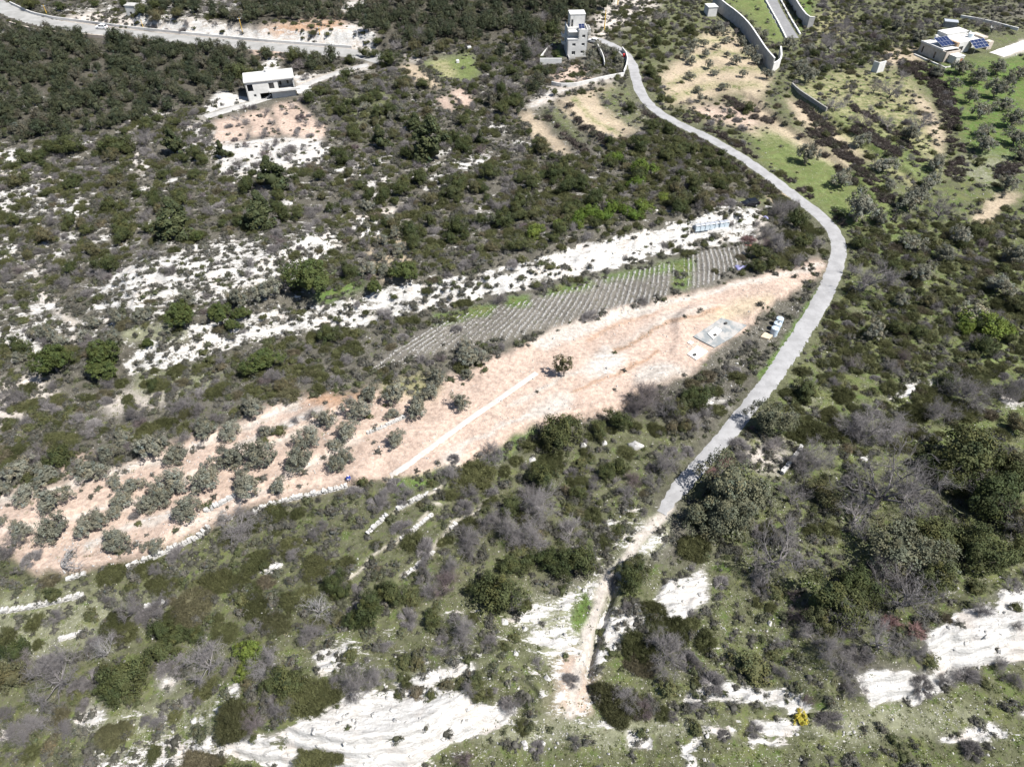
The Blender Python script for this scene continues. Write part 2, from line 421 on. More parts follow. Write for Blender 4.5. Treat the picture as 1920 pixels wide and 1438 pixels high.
# --- grassy slope, lower left: broken stone lines
for ln in ([(740, 960), (800, 925), (820, 915)], [(650, 1088), (700, 1045), (760, 1000), (830, 945)], [(750, 1085), (810, 1035), (850, 980), (920, 935)]):
    cover(ln, 'pale', .45, .1, .8, .1, 1, line=5)
cover([(480, 1070), (510, 1050), (535, 1055), (510, 1075)], 'rock', 1, 0, 0, 0, 1)
cover([(405, 1310), (445, 1280), (450, 1300), (415, 1318)], 'rock', 1, 0, 0, 0, 2)
cover([(590, 1225), (650, 1195), (660, 1220), (600, 1270)], 'rock', .75, .2, .5, .1, 3)
cover([(140, 1340), (190, 1320), (200, 1360), (150, 1380)], 'rock', .55, .3, .6, .2, 4)
cover([(300, 1265), (345, 1250), (345, 1275), (300, 1300)], 'rock', .5, .3, .6, .2, 4)
cover([(-9, 1370), (20, 1368), (15, 1390), (-9, 1395)], 'rock', .9, 0, .4, .1, 2)
cover([(230, 1330), (420, 1290), (420, 1400), (200, 1450), (150, 1450)], 'paleg', .32, .5, .7, .3, 8)
cover([(120, 1430), (260, 1400), (420, 1380), (430, 1420), (330, 1450), (130, 1450)], 'grey', .55, .25, .6, .25, 6)
# --- big white cliff at the bottom
cover([(415, 1398), (470, 1382), (520, 1370), (570, 1350), (590, 1338), (640, 1312), (720, 1305), (780, 1292), (820, 1290), (880, 1312), (960, 1318), (975, 1335), (920, 1365), (830, 1402), (790, 1432), (740, 1450), (540, 1450), (480, 1422), (430, 1412)], 'rock', 1.0, 0, .05, .05, 2)
cover([(490, 1385), (540, 1375), (550, 1410), (510, 1408)], 'grass', .35, .4, .4, .4, 4)
cover([(720, 1285), (780, 1258), (870, 1232), (905, 1238), (890, 1262), (780, 1290)], 'rock', .85, .1, .4, .15, 2)
cover([(650, 1240), (720, 1250), (800, 1215), (930, 1180), (980, 1150), (1000, 1200), (930, 1230), (800, 1260), (700, 1290)], 'grass', .25, .35, .6, .45, 5)
# --- broken rock and stones at the foot of the road
cover([(960, 1160), (1000, 1125), (1060, 1108), (1130, 1070), (1180, 1005), (1228, 950), (1262, 962), (1255, 1010), (1185, 1075), (1145, 1120), (1115, 1200), (1110, 1280), (1105, 1345), (1030, 1355), (1035, 1260), (1000, 1200)], 'paleg', .56, .16, .9, .25, 5)
cover([(1040, 1235), (1080, 1225), (1110, 1280), (1105, 1340), (1040, 1345)], 'pink', .40, .10, .9, .25, 6)
cover([(1075, 1120), (1105, 1105), (1105, 1165), (1080, 1175), (1065, 1150)], 'lush', .1, .6, .4, .1, 3)
cover([(1140, 960), (1225, 945), (1190, 1000), (1130, 1060), (1110, 1040)], 'grass', .42, .3, .7, .3, 4)
cover([(1120, 1150), (1200, 1120), (1210, 1170), (1170, 1215), (1110, 1250)], 'paleg', .64, .05, .7, .15, 3)
cover([(1225, 1110), (1260, 1090), (1320, 1065), (1330, 1095), (1322, 1140), (1250, 1170), (1230, 1140)], 'rock', .72, .05, .5, .1, 3)
cover([(980, 1340), (1120, 1350), (1330, 1340), (1330, 1375), (1150, 1400), (950, 1400), (880, 1390)], 'paleg', .28, .36, .85, .3, 5)
# --- bottom right: banded rock
cover([(1740, 1195), (1800, 1150), (1860, 1125), (1880, 1110), (1930, 1095), (1930, 1235), (1865, 1238), (1800, 1262), (1770, 1292), (1700, 1312), (1625, 1332), (1600, 1268), (1690, 1248), (1755, 1256)], 'rock', .98, 0, .1, .06, 2)
cover([(1830, 1130), (1870, 1150), (1880, 1120)], 'grass', .3, .4, .3, .3, 3)
for pl in ([(1290, 1285), (1390, 1272), (1500, 1295), (1500, 1308), (1420, 1310), (1280, 1310)], [(1420, 1310), (1500, 1315), (1540, 1345), (1490, 1340)],
           [(1400, 1355), (1470, 1348), (1510, 1368), (1490, 1380), (1420, 1372)], [(1400, 1380), (1475, 1390), (1470, 1400), (1400, 1395)],
           [(1310, 1365), (1360, 1375), (1380, 1390), (1320, 1385)], [(1280, 1400), (1320, 1392), (1310, 1404), (1280, 1412)], [(1285, 1410), (1310, 1440), (1290, 1445)],
           [(1820, 1355), (1860, 1352), (1905, 1378), (1830, 1390), (1770, 1395), (1760, 1385)], [(1900, 1325), (1930, 1330), (1930, 1350)], [(1170, 1375), (1220, 1380), (1230, 1410), (1180, 1400)]):
    cover(pl, 'rock', .9, .05, .3, .1, 2)
cover([(1300, 1170), (1440, 1180), (1500, 1240), (1530, 1300), (1430, 1290), (1290, 1260)], 'grass', .2, .5, .6, .25, 6)
cover([(1510, 1340), (1700, 1320), (1860, 1330), (1820, 1370), (1560, 1400)], 'paleg', .12, .4, .8, .25, 6)
cover([(1252, 948), (1215, 995), (1175, 1045), (1140, 1090), (1118, 1150), (1095, 1215), (1075, 1280), (1062, 1345)], 'pale', .12, .12, .8, .15, 2, line=24)
# --- upper right: orchard, lawns, tan strips
cover([(1400, 232), (1480, 255), (1590, 300), (1660, 330), (1680, 420), (1590, 430), (1500, 360), (1430, 300)], 'lawn', .03, .62, .2, .25, 6)
cover([(1560, 130), (1700, 140), (1760, 230), (1770, 330), (1640, 260), (1560, 200)], 'dry', .04, .55, .3, .25, 6)
cover([(1235, 140), (1290, 100), (1318, 60), (1370, 58), (1430, 110), (1452, 140), (1430, 182), (1380, 172), (1300, 195), (1250, 195)], 'tan', .03, .22, .25, .2, 4)
cover([(1390, 165), (1412, 172), (1440, 206), (1478, 240), (1590, 300), (1600, 330), (1545, 312), (1462, 260), (1418, 222)], 'tan', .03, .10, .2, .08, 3)
cover([(1470, 176), (1500, 196), (1610, 258), (1680, 310), (1650, 312), (1590, 285), (1560, 268), (1494, 228)], 'tan', .03, .15, .2, .1, 3)
for ln, w, so in (([(1300, 205), (1380, 228), (1440, 264), (1500, 305)], 13, 'tan'), ([(1560, 172), (1640, 212), (1700, 258), (1745, 305)], 13, 'tan'), ([(1650, 170), (1720, 205), (1755, 260)], 9, 'dry'), ([(1540, 225), (1600, 262), (1660, 310), (1720, 350)], 12, 'dry')):
    cover(ln, so, .03, .15, .2, .1, 2, line=w)
for ln in ([(1250, 186), (1330, 160), (1425, 160)], [(1255, 160), (1320, 130), (1440, 130)], [(1290, 112), (1350, 98), (1420, 108)], [(1310, 80), (1360, 74)]):
    cover(ln, 'dry', .02, .6, .2, .3, 2, line=9)
cover([(1290, 200), (1390, 195), (1430, 230), (1460, 262), (1420, 240), (1330, 225)], 'pink', .08, .15, .35, .35, 4)
cover([(1345, -9), (1436, -9), (1475, 72), (1450, 82), (1410, 32)], 'lawn', .0, .6, .02, .08, 2)
cover([(1500, -9), (1520, -9), (1525, 50), (1500, 60), (1495, 20)], 'lush', .0, .6, .1, .2, 2)
cover([(1525, 30), (1600, 20), (1590, 70), (1510, 85)], 'dry', .02, .5, .3, .3, 4)
cover([(1420, 240), (1470, 262), (1580, 320), (1590, 370), (1520, 350), (1440, 300)], 'lawn', .02, .6, .15, .2, 5)
cover([(1480, 150), (1640, 150), (1720, 200), (1740, 290), (1600, 260), (1520, 200)], 'dry', .04, .55, .3, .3, 6)
cover([(1540, 200), (1740, 290), (1760, 350), (1640, 300)], 'lawn', .03, .6, .25, .3, 6)
cover([(1700, 165), (1740, 190), (1770, 240), (1770, 300), (1750, 270), (1720, 200)], 'tan', .03, .25, .2, .1, 3)
cover([(1715, 130), (1780, 122), (1930, 105), (1930, 300), (1850, 310), (1810, 262), (1790, 200), (1750, 160)], 'lush', .02, .6, .12, .15, 5)
cover([(1800, 285), (1890, 290), (1930, 320), (1860, 350), (1800, 330)], 'paleg', .05, .5, .6, .15, 5)
cover([(1650, 92), (1725, 90), (1735, 112), (1690, 125), (1655, 122)], 'tan', .03, .1, .15, .15, 3)
cover([(1840, 385), (1880, 362), (1915, 362), (1890, 385), (1850, 425), (1810, 435)], 'tan', .03, .05, .3, .05, 3)
cover([(1870, 100), (1930, 70), (1930, 95), (1880, 108)], 'pale', .9, 0, .1, 0, 1)
cover([(1820, 20), (1930, 5), (1930, 40), (1860, 40)], 'scrub', .2, .2, .5, .4, 5)
for pl in ([(1650, 420), (1700, 420), (1720, 470), (1670, 500)], [(1690, 540), (1710, 540), (1705, 580), (1690, 580)], [(1790, 650), (1880, 640), (1930, 660), (1880, 710), (1800, 720)], [(1690, 710), (1740, 708), (1740, 750), (1680, 760)],
           [(1560, 830), (1620, 835), (1610, 880), (1570, 870)], [(1700, 820), (1860, 785), (1880, 800), (1700, 845)], [(1860, 770), (1930, 760), (1930, 790)]):
    cover(pl, 'lawn', .12, .6, .55, .15, 5)
cover([(1668, 755), (1700, 712), (1745, 708), (1740, 728), (1700, 745)], 'rock', .75, .1, .5, .1, 2)
cover([(1870, 745), (1930, 738), (1930, 760), (1885, 762)], 'rock', .9, .1, .3, .1, 2)
cover([(1390, 830), (1480, 830), (1480, 880), (1420, 890)], 'pale', .2, .3, .8, .15, 5)
cover([(1480, 740), (1520, 735), (1530, 770), (1490, 790)], 'paleg', .25, .35, .7, .15, 5)
cover([(1330, 750), (1370, 742), (1375, 765), (1320, 780)], 'rock', .55, .1, .7, .2, 3)

def sample(M, u, v):
    fold = lambda a, n: n - np.abs(np.mod(a, 2 * n) - n)      # beyond the mapped area the same country goes on, mirrored
    u = np.clip(fold(np.asarray(u, float), PW) / 2 - 0.5, 0, MW - 1.001)
    v = np.clip(fold(np.asarray(v, float), PH) / 2 - 0.5, 0, MH - 1.001)
    i, j = v.astype(int), u.astype(int)
    fi, fj = v - i, u - j
    if M.ndim == 3:
        fi, fj = fi[..., None], fj[..., None]
    return M[i, j] * (1 - fi) * (1 - fj) + M[i, j + 1] * (1 - fi) * fj + M[i + 1, j] * fi * (1 - fj) + M[i + 1, j + 1] * fi * fj

# ------------------------------------------------------------------ roads (photo outline of their middle lines, width in metres)
ROADS = dict(
    road=([(1120, 74), (1140, 81), (1165, 92), (1182, 107), (1190, 125), (1191, 145), (1196, 165), (1206, 185), (1222, 203), (1245, 220), (1280, 236), (1320, 254), (1360, 276), (1400, 301), (1440, 329), (1480, 361), (1515, 386), (1545, 411), (1567, 437), (1576, 466), (1568, 500), (1550, 545), (1525, 592), (1493, 640), (1460, 692), (1420, 745), (1375, 800), (1330, 850), (1292, 895), (1262, 930), (1240, 962)], 3.9),
    highway=([(-60, -20), (-20, 2), (20, 22), (60, 37), (100, 46), (180, 57), (260, 66), (350, 75), (450, 84), (550, 92), (620, 97), (680, 102), (720, 112)], 9.0),
    farm_track=([(690, 122), (640, 135), (600, 148), (560, 166), (520, 178), (480, 192), (430, 206), (385, 220)], 3.6),
    concrete_path=([(732, 892), (800, 845), (870, 793), (940, 745), (1006, 699)], 1.2),
    forecourt_drive=([(1960, 72), (1920, 84), (1890, 95), (1868, 103)], 6.0),
    driveway=([(1440, -12), (1452, 18), (1468, 46), (1484, 72)], 6.2),
)
STEPS = [  # foot line (left to right on the photo), height, run-up width, how far the bench above goes before easing back
    ([(225, 702), (290, 695), (350, 682), (430, 652), (500, 634), (600, 622), (650, 618), (700, 596), (800, 584), (860, 580), (940, 548), (1000, 542), (1060, 522), (1130, 498), (1210, 482), (1300, 462), (1400, 448)], 4.6, 7.0, 40),
    ([(200, 598), (300, 575), (400, 570), (520, 540), (600, 500), (640, 470)], 2.6, 9.0, 35),
    ([(440, 1425), (540, 1445), (700, 1460), (790, 1434), (830, 1404), (920, 1367), (980, 1338)], 3.6, 3.2, 12),
    ([(640, 1305), (720, 1292), (790, 1292), (900, 1264)], 1.0, 1.2, 10),
    ([(1600, 1335), (1650, 1332), (1700, 1316), (1770, 1296), (1800, 1268), (1865, 1242), (1935, 1238)], 3.8, 3.6, 18),
    ([(1270, 1312), (1400, 1314), (1520, 1312)], .9, 1.2, 8), ([(1380, 1380), (1450, 1376), (1515, 1384)], .8, 1.0, 7),
    ([(-20, 1080), (60, 1085), (150, 1078), (270, 1055), (340, 1020), (420, 985), (490, 950), (560, 935), (655, 910)], 1.6, .9, 14),
    ([(-20, 1000), (120, 975), (260, 935), (380, 890), (470, 850), (560, 810), (640, 770)], .9, .8, 10),
    ([(-20, 940), (150, 905), (260, 875), (380, 835), (480, 790), (560, 755)], .9, .8, 10),
    ([(330, 1000), (420, 955), (520, 905), (600, 860), (680, 815)], .8, .7, 9),
    ([(-20, 1150), (60, 1140), (110, 1128), (165, 1114)], 1.0, .6, 10), ([(640, 1095), (700, 1050), (760, 1005), (830, 950)], .8, .6, 8),
    ([(745, 1090), (810, 1040), (850, 985), (920, 940)], .8, .6, 8), ([(735, 965), (800, 930), (825, 918)], .7, .6, 8),
    ([(735, 900), (800, 892), (880, 876), (935, 846), (990, 808), (1060, 796), (1150, 776), (1240, 726), (1290, 706), (1340, 670), (1400, 618), (1430, 594), (1480, 556)], 1.5, 1.3, 25),
    ([(700, 690), (850, 660), (1000, 628), (1100, 605), (1200, 585), (1300, 550)], .9, 2.0, 14),
    ([(1400, 182), (1440, 215), (1480, 248), (1560, 300), (1620, 360), (1640, 400)], 1.2, 1.0, 12), ([(1480, 172), (1520, 205), (1560, 230), (1620, 275), (1700, 330)], 1.3, 1.0, 12),
    ([(1020, 215), (1060, 250), (1110, 300)], 1.0, 1.0, 8), ([(1050, 195), (1090, 240), (1140, 285)], 1.0, 1.0, 8),
    ([(240, 64), (330, 72), (420, 80), (520, 88), (700, 104)], 4.0, 9.0, 50),
]
VC, VSP = np.array([-68.0, 145.0]), 1.05
VINE = np.maximum(poly_mask([(690, 690), (800, 618), (830, 600), (930, 575), (1000, 562), (1120, 524), (1262, 492), (1268, 505), (1255, 552), (1180, 585), (1100, 600), (1000, 622), (940, 640), (850, 655), (760, 682), (690, 705)]), poly_mask([(1282, 478), (1330, 468), (1400, 460), (1398, 488), (1340, 528), (1282, 545)]))

# ------------------------------------------------------------------ terrain
def base_height():
    r = np.hypot(GX, GY - 150)
    fade = 1 - sstep(700, 2500, r)
    h = 5.0 * (fbm(GX / 95, GY / 95, 3, 3) - .5) + 2.0 * (fbm(GX / 28, GY / 28, 9, 3) - .5)
    h = h + 9.0 * sstep(250, 420, GY) * fade
    return h * fade

H0 = base_height()
H = H0.copy()
ROAD_W = {}
for it in range(3):
    F = Field(H)
    H = H0.copy()
    for pl, hh, wd, L in STEPS:
        P = at(*dens(pl, 22).T, field=F)[:, :2]
        P = smooth_line(P, 1)
        x0, y0 = P.min(0) - 4 * L; x1, y1 = P.max(0) + 4 * L
        m = (GX > x0) & (GX < x1) & (GY > y0) & (GY < y1)
        gx, gy = GX[m], GY[m]
        d, side, over = seg_dist(gx, gy, P)
        sd = np.where(side > 0, d, -d)
        wob = 0.35 * wd * (fbm(gx / 5, gy / 5, 31, 3) - .5) * 2
        t = np.clip((sd + wob) / wd, 0, 1)
        nst = max(1, int(round(hh / 1.1)))
        if nst > 1:     # ledges
            q = t * nst
            k = np.floor(q)
            t2 = (k + sstep(.45, 1.0, q - k)) / nst
            t = np.where(t >= 1, 1, t2)
        else:
            t = sstep(0, 1, t)
        prof = t * np.exp(-np.maximum(sd - wd, 0) / L)
        H[m] += hh * prof * np.exp(-np.maximum(over, 0) / 7.0)
    # roads are graded level across
    F = Field(H)
    for nm, (pl, w) in ROADS.items():
        P = at(*dens(pl, 10).T, field=F)
        P = smooth_line(P, 4)
        ROAD_W[nm] = P
        m = (GX > P[:, 0].min() - 15) & (GX < P[:, 0].max() + 15) & (GY > P[:, 1].min() - 15) & (GY < P[:, 1].max() + 15)
        gx, gy = GX[m], GY[m]
        d, _, _ = seg_dist(gx, gy, P[:, :2])
        zz = F(P[:, 0], P[:, 1])
        for _ in range(12):
            zz[1:-1] = .25 * zz[:-2] + .5 * zz[1:-1] + .25 * zz[2:]
        near = np.full(gx.shape, 1e9); zr = np.zeros(gx.shape)
        sel = d < w * .5 + 6
        for k in range(len(P)):
            dk = np.hypot(gx - P[k, 0], gy - P[k, 1])
            b = dk < near
            near = np.where(b, dk, near); zr = np.where(b, zz[k], zr)
        wgt = (1 - sstep(w * .5 + .8, w * .5 + 4.5, d)) * sel
        H[m] = H[m] * (1 - wgt) + zr * wgt

TRENCH = [([(1152, 1082), (1148, 1110), (1135, 1150), (1122, 1190), (1108, 1230), (1104, 1262), (1108, 1290)], 1.3, .55), ([(1255, 1000), (1238, 1020), (1222, 1038)], .6, .4), ([(1400, 160), (1440, 190)], .01, .4)]
for pl, dp, wd in TRENCH:
    P = at(*dens(pl, 6).T, field=Field(H))[:, :2]
    m = (GX > P[:, 0].min() - 4) & (GX < P[:, 0].max() + 4) & (GY > P[:, 1].min() - 4) & (GY < P[:, 1].max() + 4)
    d, _, _ = seg_dist(GX[m], GY[m], P)
    H[m] -= dp * np.exp(-(d / wd) ** 2)

# level bench under the concrete pad and the boards
PADS = [[(1352, 597), (1400, 611), (1372, 634), (1339, 653), (1299, 632), (1330, 612)], [(1288, 665), (1307, 649), (1327, 660), (1305, 676)]]
for pl in PADS:
    P = at(*np.array(pl, float).T, field=Field(H))
    c = P.mean(0)
    co, *_ = np.linalg.lstsq(np.c_[P[:, :2] - c[:2], np.ones(len(P))], P[:, 2], rcond=None)
    r_ = np.hypot(*(P[:, :2] - c[:2]).T).max() + .6
    dd = np.hypot(GX - c[0], GY - c[1])
    wgt = 1 - sstep(r_, r_ + 2.5, dd)
    H = H * (1 - wgt) + ((GX - c[0]) * co[0] + (GY - c[1]) * co[1] + co[2]) * wgt
    PADW = locals().get('PADW', np.zeros_like(H)); PADW = np.maximum(PADW, wgt)

# smooth relief first; now land cover on every ground point, then its fine relief
u, v, _dep = project(GX + 1.2 * (fbm(GX / 3.1, GY / 3.1, 41, 3) - .5) * 2, GY + 1.2 * (fbm(GX / 3.1, GY / 3.1, 57, 3) - .5) * 2, H)
u = np.where(_dep > 30, u, PW / 2 + GX * 14); v = np.where(_dep > 30, v, PH + 300 - GY * 12)
RK, GR, ST, TF, CV = sample(ROCK, u, v), sample(GREEN, u, v), sample(STONE, u, v), sample(TUFT, u, v), sample(COVER, u, v)
VN = sample(VINE.astype(float), u, v)
road_d = np.full(GX.shape, 1e9)
for nm, P in ROAD_W.items():
    w = ROADS[nm][1]
    d, _, _ = seg_dist(GX, GY, P[:, :2])
    road_d = np.minimum(road_d, d - w / 2)
on_road = 1 - sstep(0.1, 1.6, road_d)
q = np.hypot(GX - VC[0], GY - VC[1]) + .5 * (fbm(GX / 9, GY / 9, 77, 2) - .5)
ridge = 0.5 + 0.5 * np.cos(2 * np.pi * q / VSP)
CX, CY = GX * .934 + GY * .358, -GX * .358 + GY * .934      # along and across the bedding
rn = fbm(CX / 5.2, CY / 1.25, 5, 4) - .5
rn2 = fbm(CX / 1.5, CY / 0.6, 15, 3) - .5
micro = .30 * (fbm(GX / 1.7, GY / 1.7, 21, 4) - .5) * (0.4 + TF)
micro = micro + sstep(.25, .8, RK) * (1 - .72 * sstep(.86, .97, RK)) * (1.5 * rn + .7 * rn2 + .25 * np.abs(rn)) + .22 * VN * ridge
H = H + micro * (1 - on_road) * (1 - .9 * PADW)
ST = np.clip(ST + VN * (ridge - .5) * .9, 0, 1)
TF = np.clip(TF + VN * (.5 - ridge) * .5, 0, 1)
RK, TF, ST, GR = [a * (1 - .8 * on_road) for a in (RK, TF, ST, GR)]
FIELD = Field(H)

def sheet(name, X, Y, Z, mat, attrs=None):
    n, m = X.shape
    me = bpy.data.meshes.new(name)
    co = np.stack([X, Y, Z], -1).reshape(-1, 3).astype(np.float32)
    i = np.arange(n * m).reshape(n, m)
    quads = np.stack([i[:-1, :-1], i[:-1, 1:], i[1:, 1:], i[1:, :-1]], -1).reshape(-1, 4)
    me.vertices.add(n * m)
    me.vertices.foreach_set('co', co.ravel())
    me.loops.add(quads.size)
    me.loops.foreach_set('vertex_index', quads.ravel().astype(np.int32))
    me.polygons.add(len(quads))
    me.polygons.foreach_set('loop_start', np.arange(0, quads.size, 4, dtype=np.int32))
    me.polygons.foreach_set('use_smooth', np.ones(len(quads), bool))
    me.update()
    for k, a in (attrs or {}).items():
        at_ = me.color_attributes.new(k, 'FLOAT_COLOR', 'POINT')
        at_.data.foreach_set('color', a.reshape(-1, 4).astype(np.float32).ravel())
    me.validate()
    me.materials.append(mat)
    o = bpy.data.objects.new(name, me)
    COL.objects.link(o)
    return o
# ------------------------------------------------------------------ materials
class NT:
    def __init__(self, name):
        self.m = bpy.data.materials.new(name)
        self.m.use_nodes = True
        self.t = self.m.node_tree
        for n in list(self.t.nodes):
            self.t.nodes.remove(n)
        self.out = self.t.nodes.new('ShaderNodeOutputMaterial')
    def n(self, typ, ins=None, **props):
        nd = self.t.nodes.new(typ)
        for k, v in props.items():
            setattr(nd, k, v)
        for k, v in (ins or {}).items():
            if hasattr(v, 'is_output'):
                self.t.links.new(v, nd.inputs[k])
            else:
                nd.inputs[k].default_value = v
        return nd
    def math(self, op, a, b=0.0, clamp=False):
        return self.n('ShaderNodeMath', {0: a, 1: b}, operation=op, use_clamp=clamp).outputs[0]
    def ramp(self, x, a, b, lo=0.0, hi=1.0, smooth=True):
        nd = self.n('ShaderNodeMapRange', {'Value': x, 'From Min': a, 'From Max': b, 'To Min': lo, 'To Max': hi})
        nd.interpolation_type = 'SMOOTHSTEP' if smooth else 'LINEAR'
        return nd.outputs[0]
    def mix(self, f, a, b, blend='MIX'):
        nd = self.t.nodes.new('ShaderNodeMix')
        nd.data_type = 'RGBA'; nd.blend_type = blend; nd.clamp_factor = True
        for s, v in ((nd.inputs[0], f), (nd.inputs[6], a), (nd.inputs[7], b)):
            if hasattr(v, 'is_output'):
                self.t.links.new(v, s)
            else:
                s.default_value = v if not isinstance(v, tuple) else (*v, 1)[:4]
        return nd.outputs[2]
    def noise(self, vec, scale, detail=4, rough=.6, out=0):
        return self.n('ShaderNodeTexNoise', {'Vector': vec, 'Scale': scale, 'Detail': detail, 'Roughness': rough}).outputs[out]
    def finish(self, bsdf):
        self.t.links.new(bsdf, self.out.inputs[0])
        return self.m

def c3(*a):
    return (*a, 1.0)

def ground_material():
    t = NT('ground')
    pos = t.n('ShaderNodeNewGeometry').outputs['Position']
    cov = t.n('ShaderNodeVertexColor', layer_name='cover').outputs[0]
    a = t.n('ShaderNodeVertexColor', layer_name='mixing')
    sep = t.n('ShaderNodeSeparateColor', {0: a.outputs[0]})
    rk, gr, st, tf = sep.outputs[0], sep.outputs[1], sep.outputs[2], a.outputs[1]
    n1 = t.noise(pos, 1.3, 6, .68)
    n2 = t.noise(pos, .13, 4, .55)
    k = t.math('MULTIPLY', t.ramp(n1, .3, .72, .62, 1.35, False), t.ramp(n2, .3, .7, .82, 1.18, False))
    kc = t.n('ShaderNodeCombineColor', {0: k, 1: k, 2: k}).outputs[0]
    base = t.mix(1.0, cov, kc, 'MULTIPLY')
    # dry litter and fine dark tufts
    n3 = t.noise(pos, 2.6, 5, .7)
    thr = t.math('MULTIPLY_ADD', tf, -.34); thr.node.inputs[2].default_value = .74
    f3 = t.ramp(t.math('SUBTRACT', n3, thr), -.05, .06)
    tuftc = t.mix(t.noise(pos, .9, 3), (.042, .042, .030), (.105, .092, .076))
    base = t.mix(t.math('MULTIPLY', f3, .85), base, tuftc)
    # grass
    n4 = t.noise(pos, .55, 7, .68)
    thr = t.math('MULTIPLY_ADD', gr, -.46); thr.node.inputs[2].default_value = .76
    f4 = t.ramp(t.math('SUBTRACT', n4, thr), -.06, .07)
    greenc = t.mix(t.ramp(t.noise(pos, .35, 4), .35, .65), (.056, .096, .018), (.108, .122, .042))
    greenc = t.mix(t.ramp(t.noise(pos, 4.0, 4, .7), .35, .75), greenc, (.108, .103, .060))
    base = t.mix(t.math('MULTIPLY', f4, .9), base, greenc)
    # bedrock
    bed = t.n('ShaderNodeMapping', {'Vector': pos, 'Rotation': (0, 0, -.366), 'Scale': (.42, 1.25, 1.0)}).outputs[0]
    n5 = t.noise(bed, .55, 9, .70)
    thr = t.math('MULTIPLY_ADD', rk, -.52); thr.node.inputs[2].default_value = .74
    fine = t.math('MULTIPLY', t.math('SUBTRACT', t.noise(bed, 3.4, 6, .75), .5), t.ramp(rk, .8, 1.0, .62, .12))
    f5 = t.ramp(t.math('SUBTRACT', t.math('ADD', n5, fine), thr), -.02, .03)
    mp = t.n('ShaderNodeMapping', {'Vector': bed, 'Scale': (.6, 1.2, 2.6)}).outputs[0]
    n6 = t.noise(mp, 1.4, 7, .7)
    rockc = t.mix(t.ramp(n6, .30, .62), (.27, .26, .245), (.45, .44, .425))
    rockc = t.mix(t.ramp(t.noise(mp, 2.6, 6, .75), .57, .66, 0, .85), rockc, (.12, .115, .10))
    rockc = t.mix(t.ramp(t.noise(pos, .22, 3), .50, .72, 0, .5), rockc, (.40, .345, .30))
    base = t.mix(f5, base, rockc)
    # loose stones, two sizes
    patch = t.ramp(t.noise(pos, .28, 4, .6), .36, .62, .25, 1.25)
    for sc, gain, rad in ((6.0, .66, .26), (2.6, .20, .22)):
        vo = t.n('ShaderNodeTexVoronoi', {'Vector': pos, 'Scale': sc})
        rnd = t.n('ShaderNodeSeparateColor', {0: vo.outputs['Color']})
        on = t.math('LESS_THAN', rnd.outputs[0], t.math('MULTIPLY', t.math('MULTIPLY', st, gain), patch))
        rr = t.math('MULTIPLY_ADD', rnd.outputs[1], rad); rr.node.inputs[2].default_value = .10
        ins = t.ramp(t.math('SUBTRACT', vo.outputs['Distance'], rr), .05, -.05)
        stc = t.mix(rnd.outputs[2], (.26, .245, .22), (.42, .405, .38))
        base = t.mix(t.math('MULTIPLY', on, ins), base, stc)
    hgt = t.math('ADD', t.math('MULTIPLY', n1, .5), t.math('MULTIPLY', n3, .5))
    bmp = t.n('ShaderNodeBump', {'Strength': .7, 'Distance': .35, 'Height': hgt}).outputs[0]
    b = t.n('ShaderNodeBsdfPrincipled', {'Base Color': base, 'Roughness': .95, 'Normal': bmp})
    b.inputs['Specular IOR Level'].default_value = .12
    return t.finish(b.outputs[0])

def surface(name, A, B, scale=1.5, rough=.85, bump=.15, spots=None, metal=0.0, spec=.25, thr=(.35, .65)):
    """two-tone weathered surface"""
    t = NT(name)
    pos = t.n('ShaderNodeTexCoord').outputs['Object']
    n = t.noise(pos, scale, 6, .65)
    c = t.mix(t.ramp(n, *thr), A, B)
    if spots:
        c = t.mix(t.ramp(t.noise(pos, scale * 5, 4, .7), .58, .70, 0, spots[1]), c, spots[0])
    bm = t.n('ShaderNodeBump', {'Strength': bump, 'Distance': .05, 'Height': t.noise(pos, scale * 8, 4)}).outputs[0]
    b = t.n('ShaderNodeBsdfPrincipled', {'Base Color': c, 'Roughness': rough, 'Metallic': metal, 'Normal': bm})
    b.inputs['Specular IOR Level'].default_value = spec
    return t.finish(b.outputs[0])

def foliage(name, A, B, trans=.18, dead=None):
    t = NT(name)
    r = t.n('ShaderNodeObjectInfo').outputs['Random']
    c = t.mix(r, A, B)
    if dead:
        c = t.mix(t.ramp(t.math('FRACT', t.math('MULTIPLY', r, 7.31)), dead[1], 1.0), c, dead[0])
    ti = t.n('ShaderNodeVertexColor', layer_name='tint').outputs[0]
    c = t.mix(1.0, c, ti, 'MULTIPLY')
    b = t.n('ShaderNodeBsdfPrincipled', {'Base Color': c, 'Roughness': .7})
    b.inputs['Specular IOR Level'].default_value = .15
    if trans:
        tr = t.n('ShaderNodeBsdfTranslucent', {'Color': c})
        mx = t.n('ShaderNodeMixShader', {0: trans, 1: b.outputs[0], 2: tr.outputs[0]})
        return t.finish(mx.outputs[0])
    return t.finish(b.outputs[0])

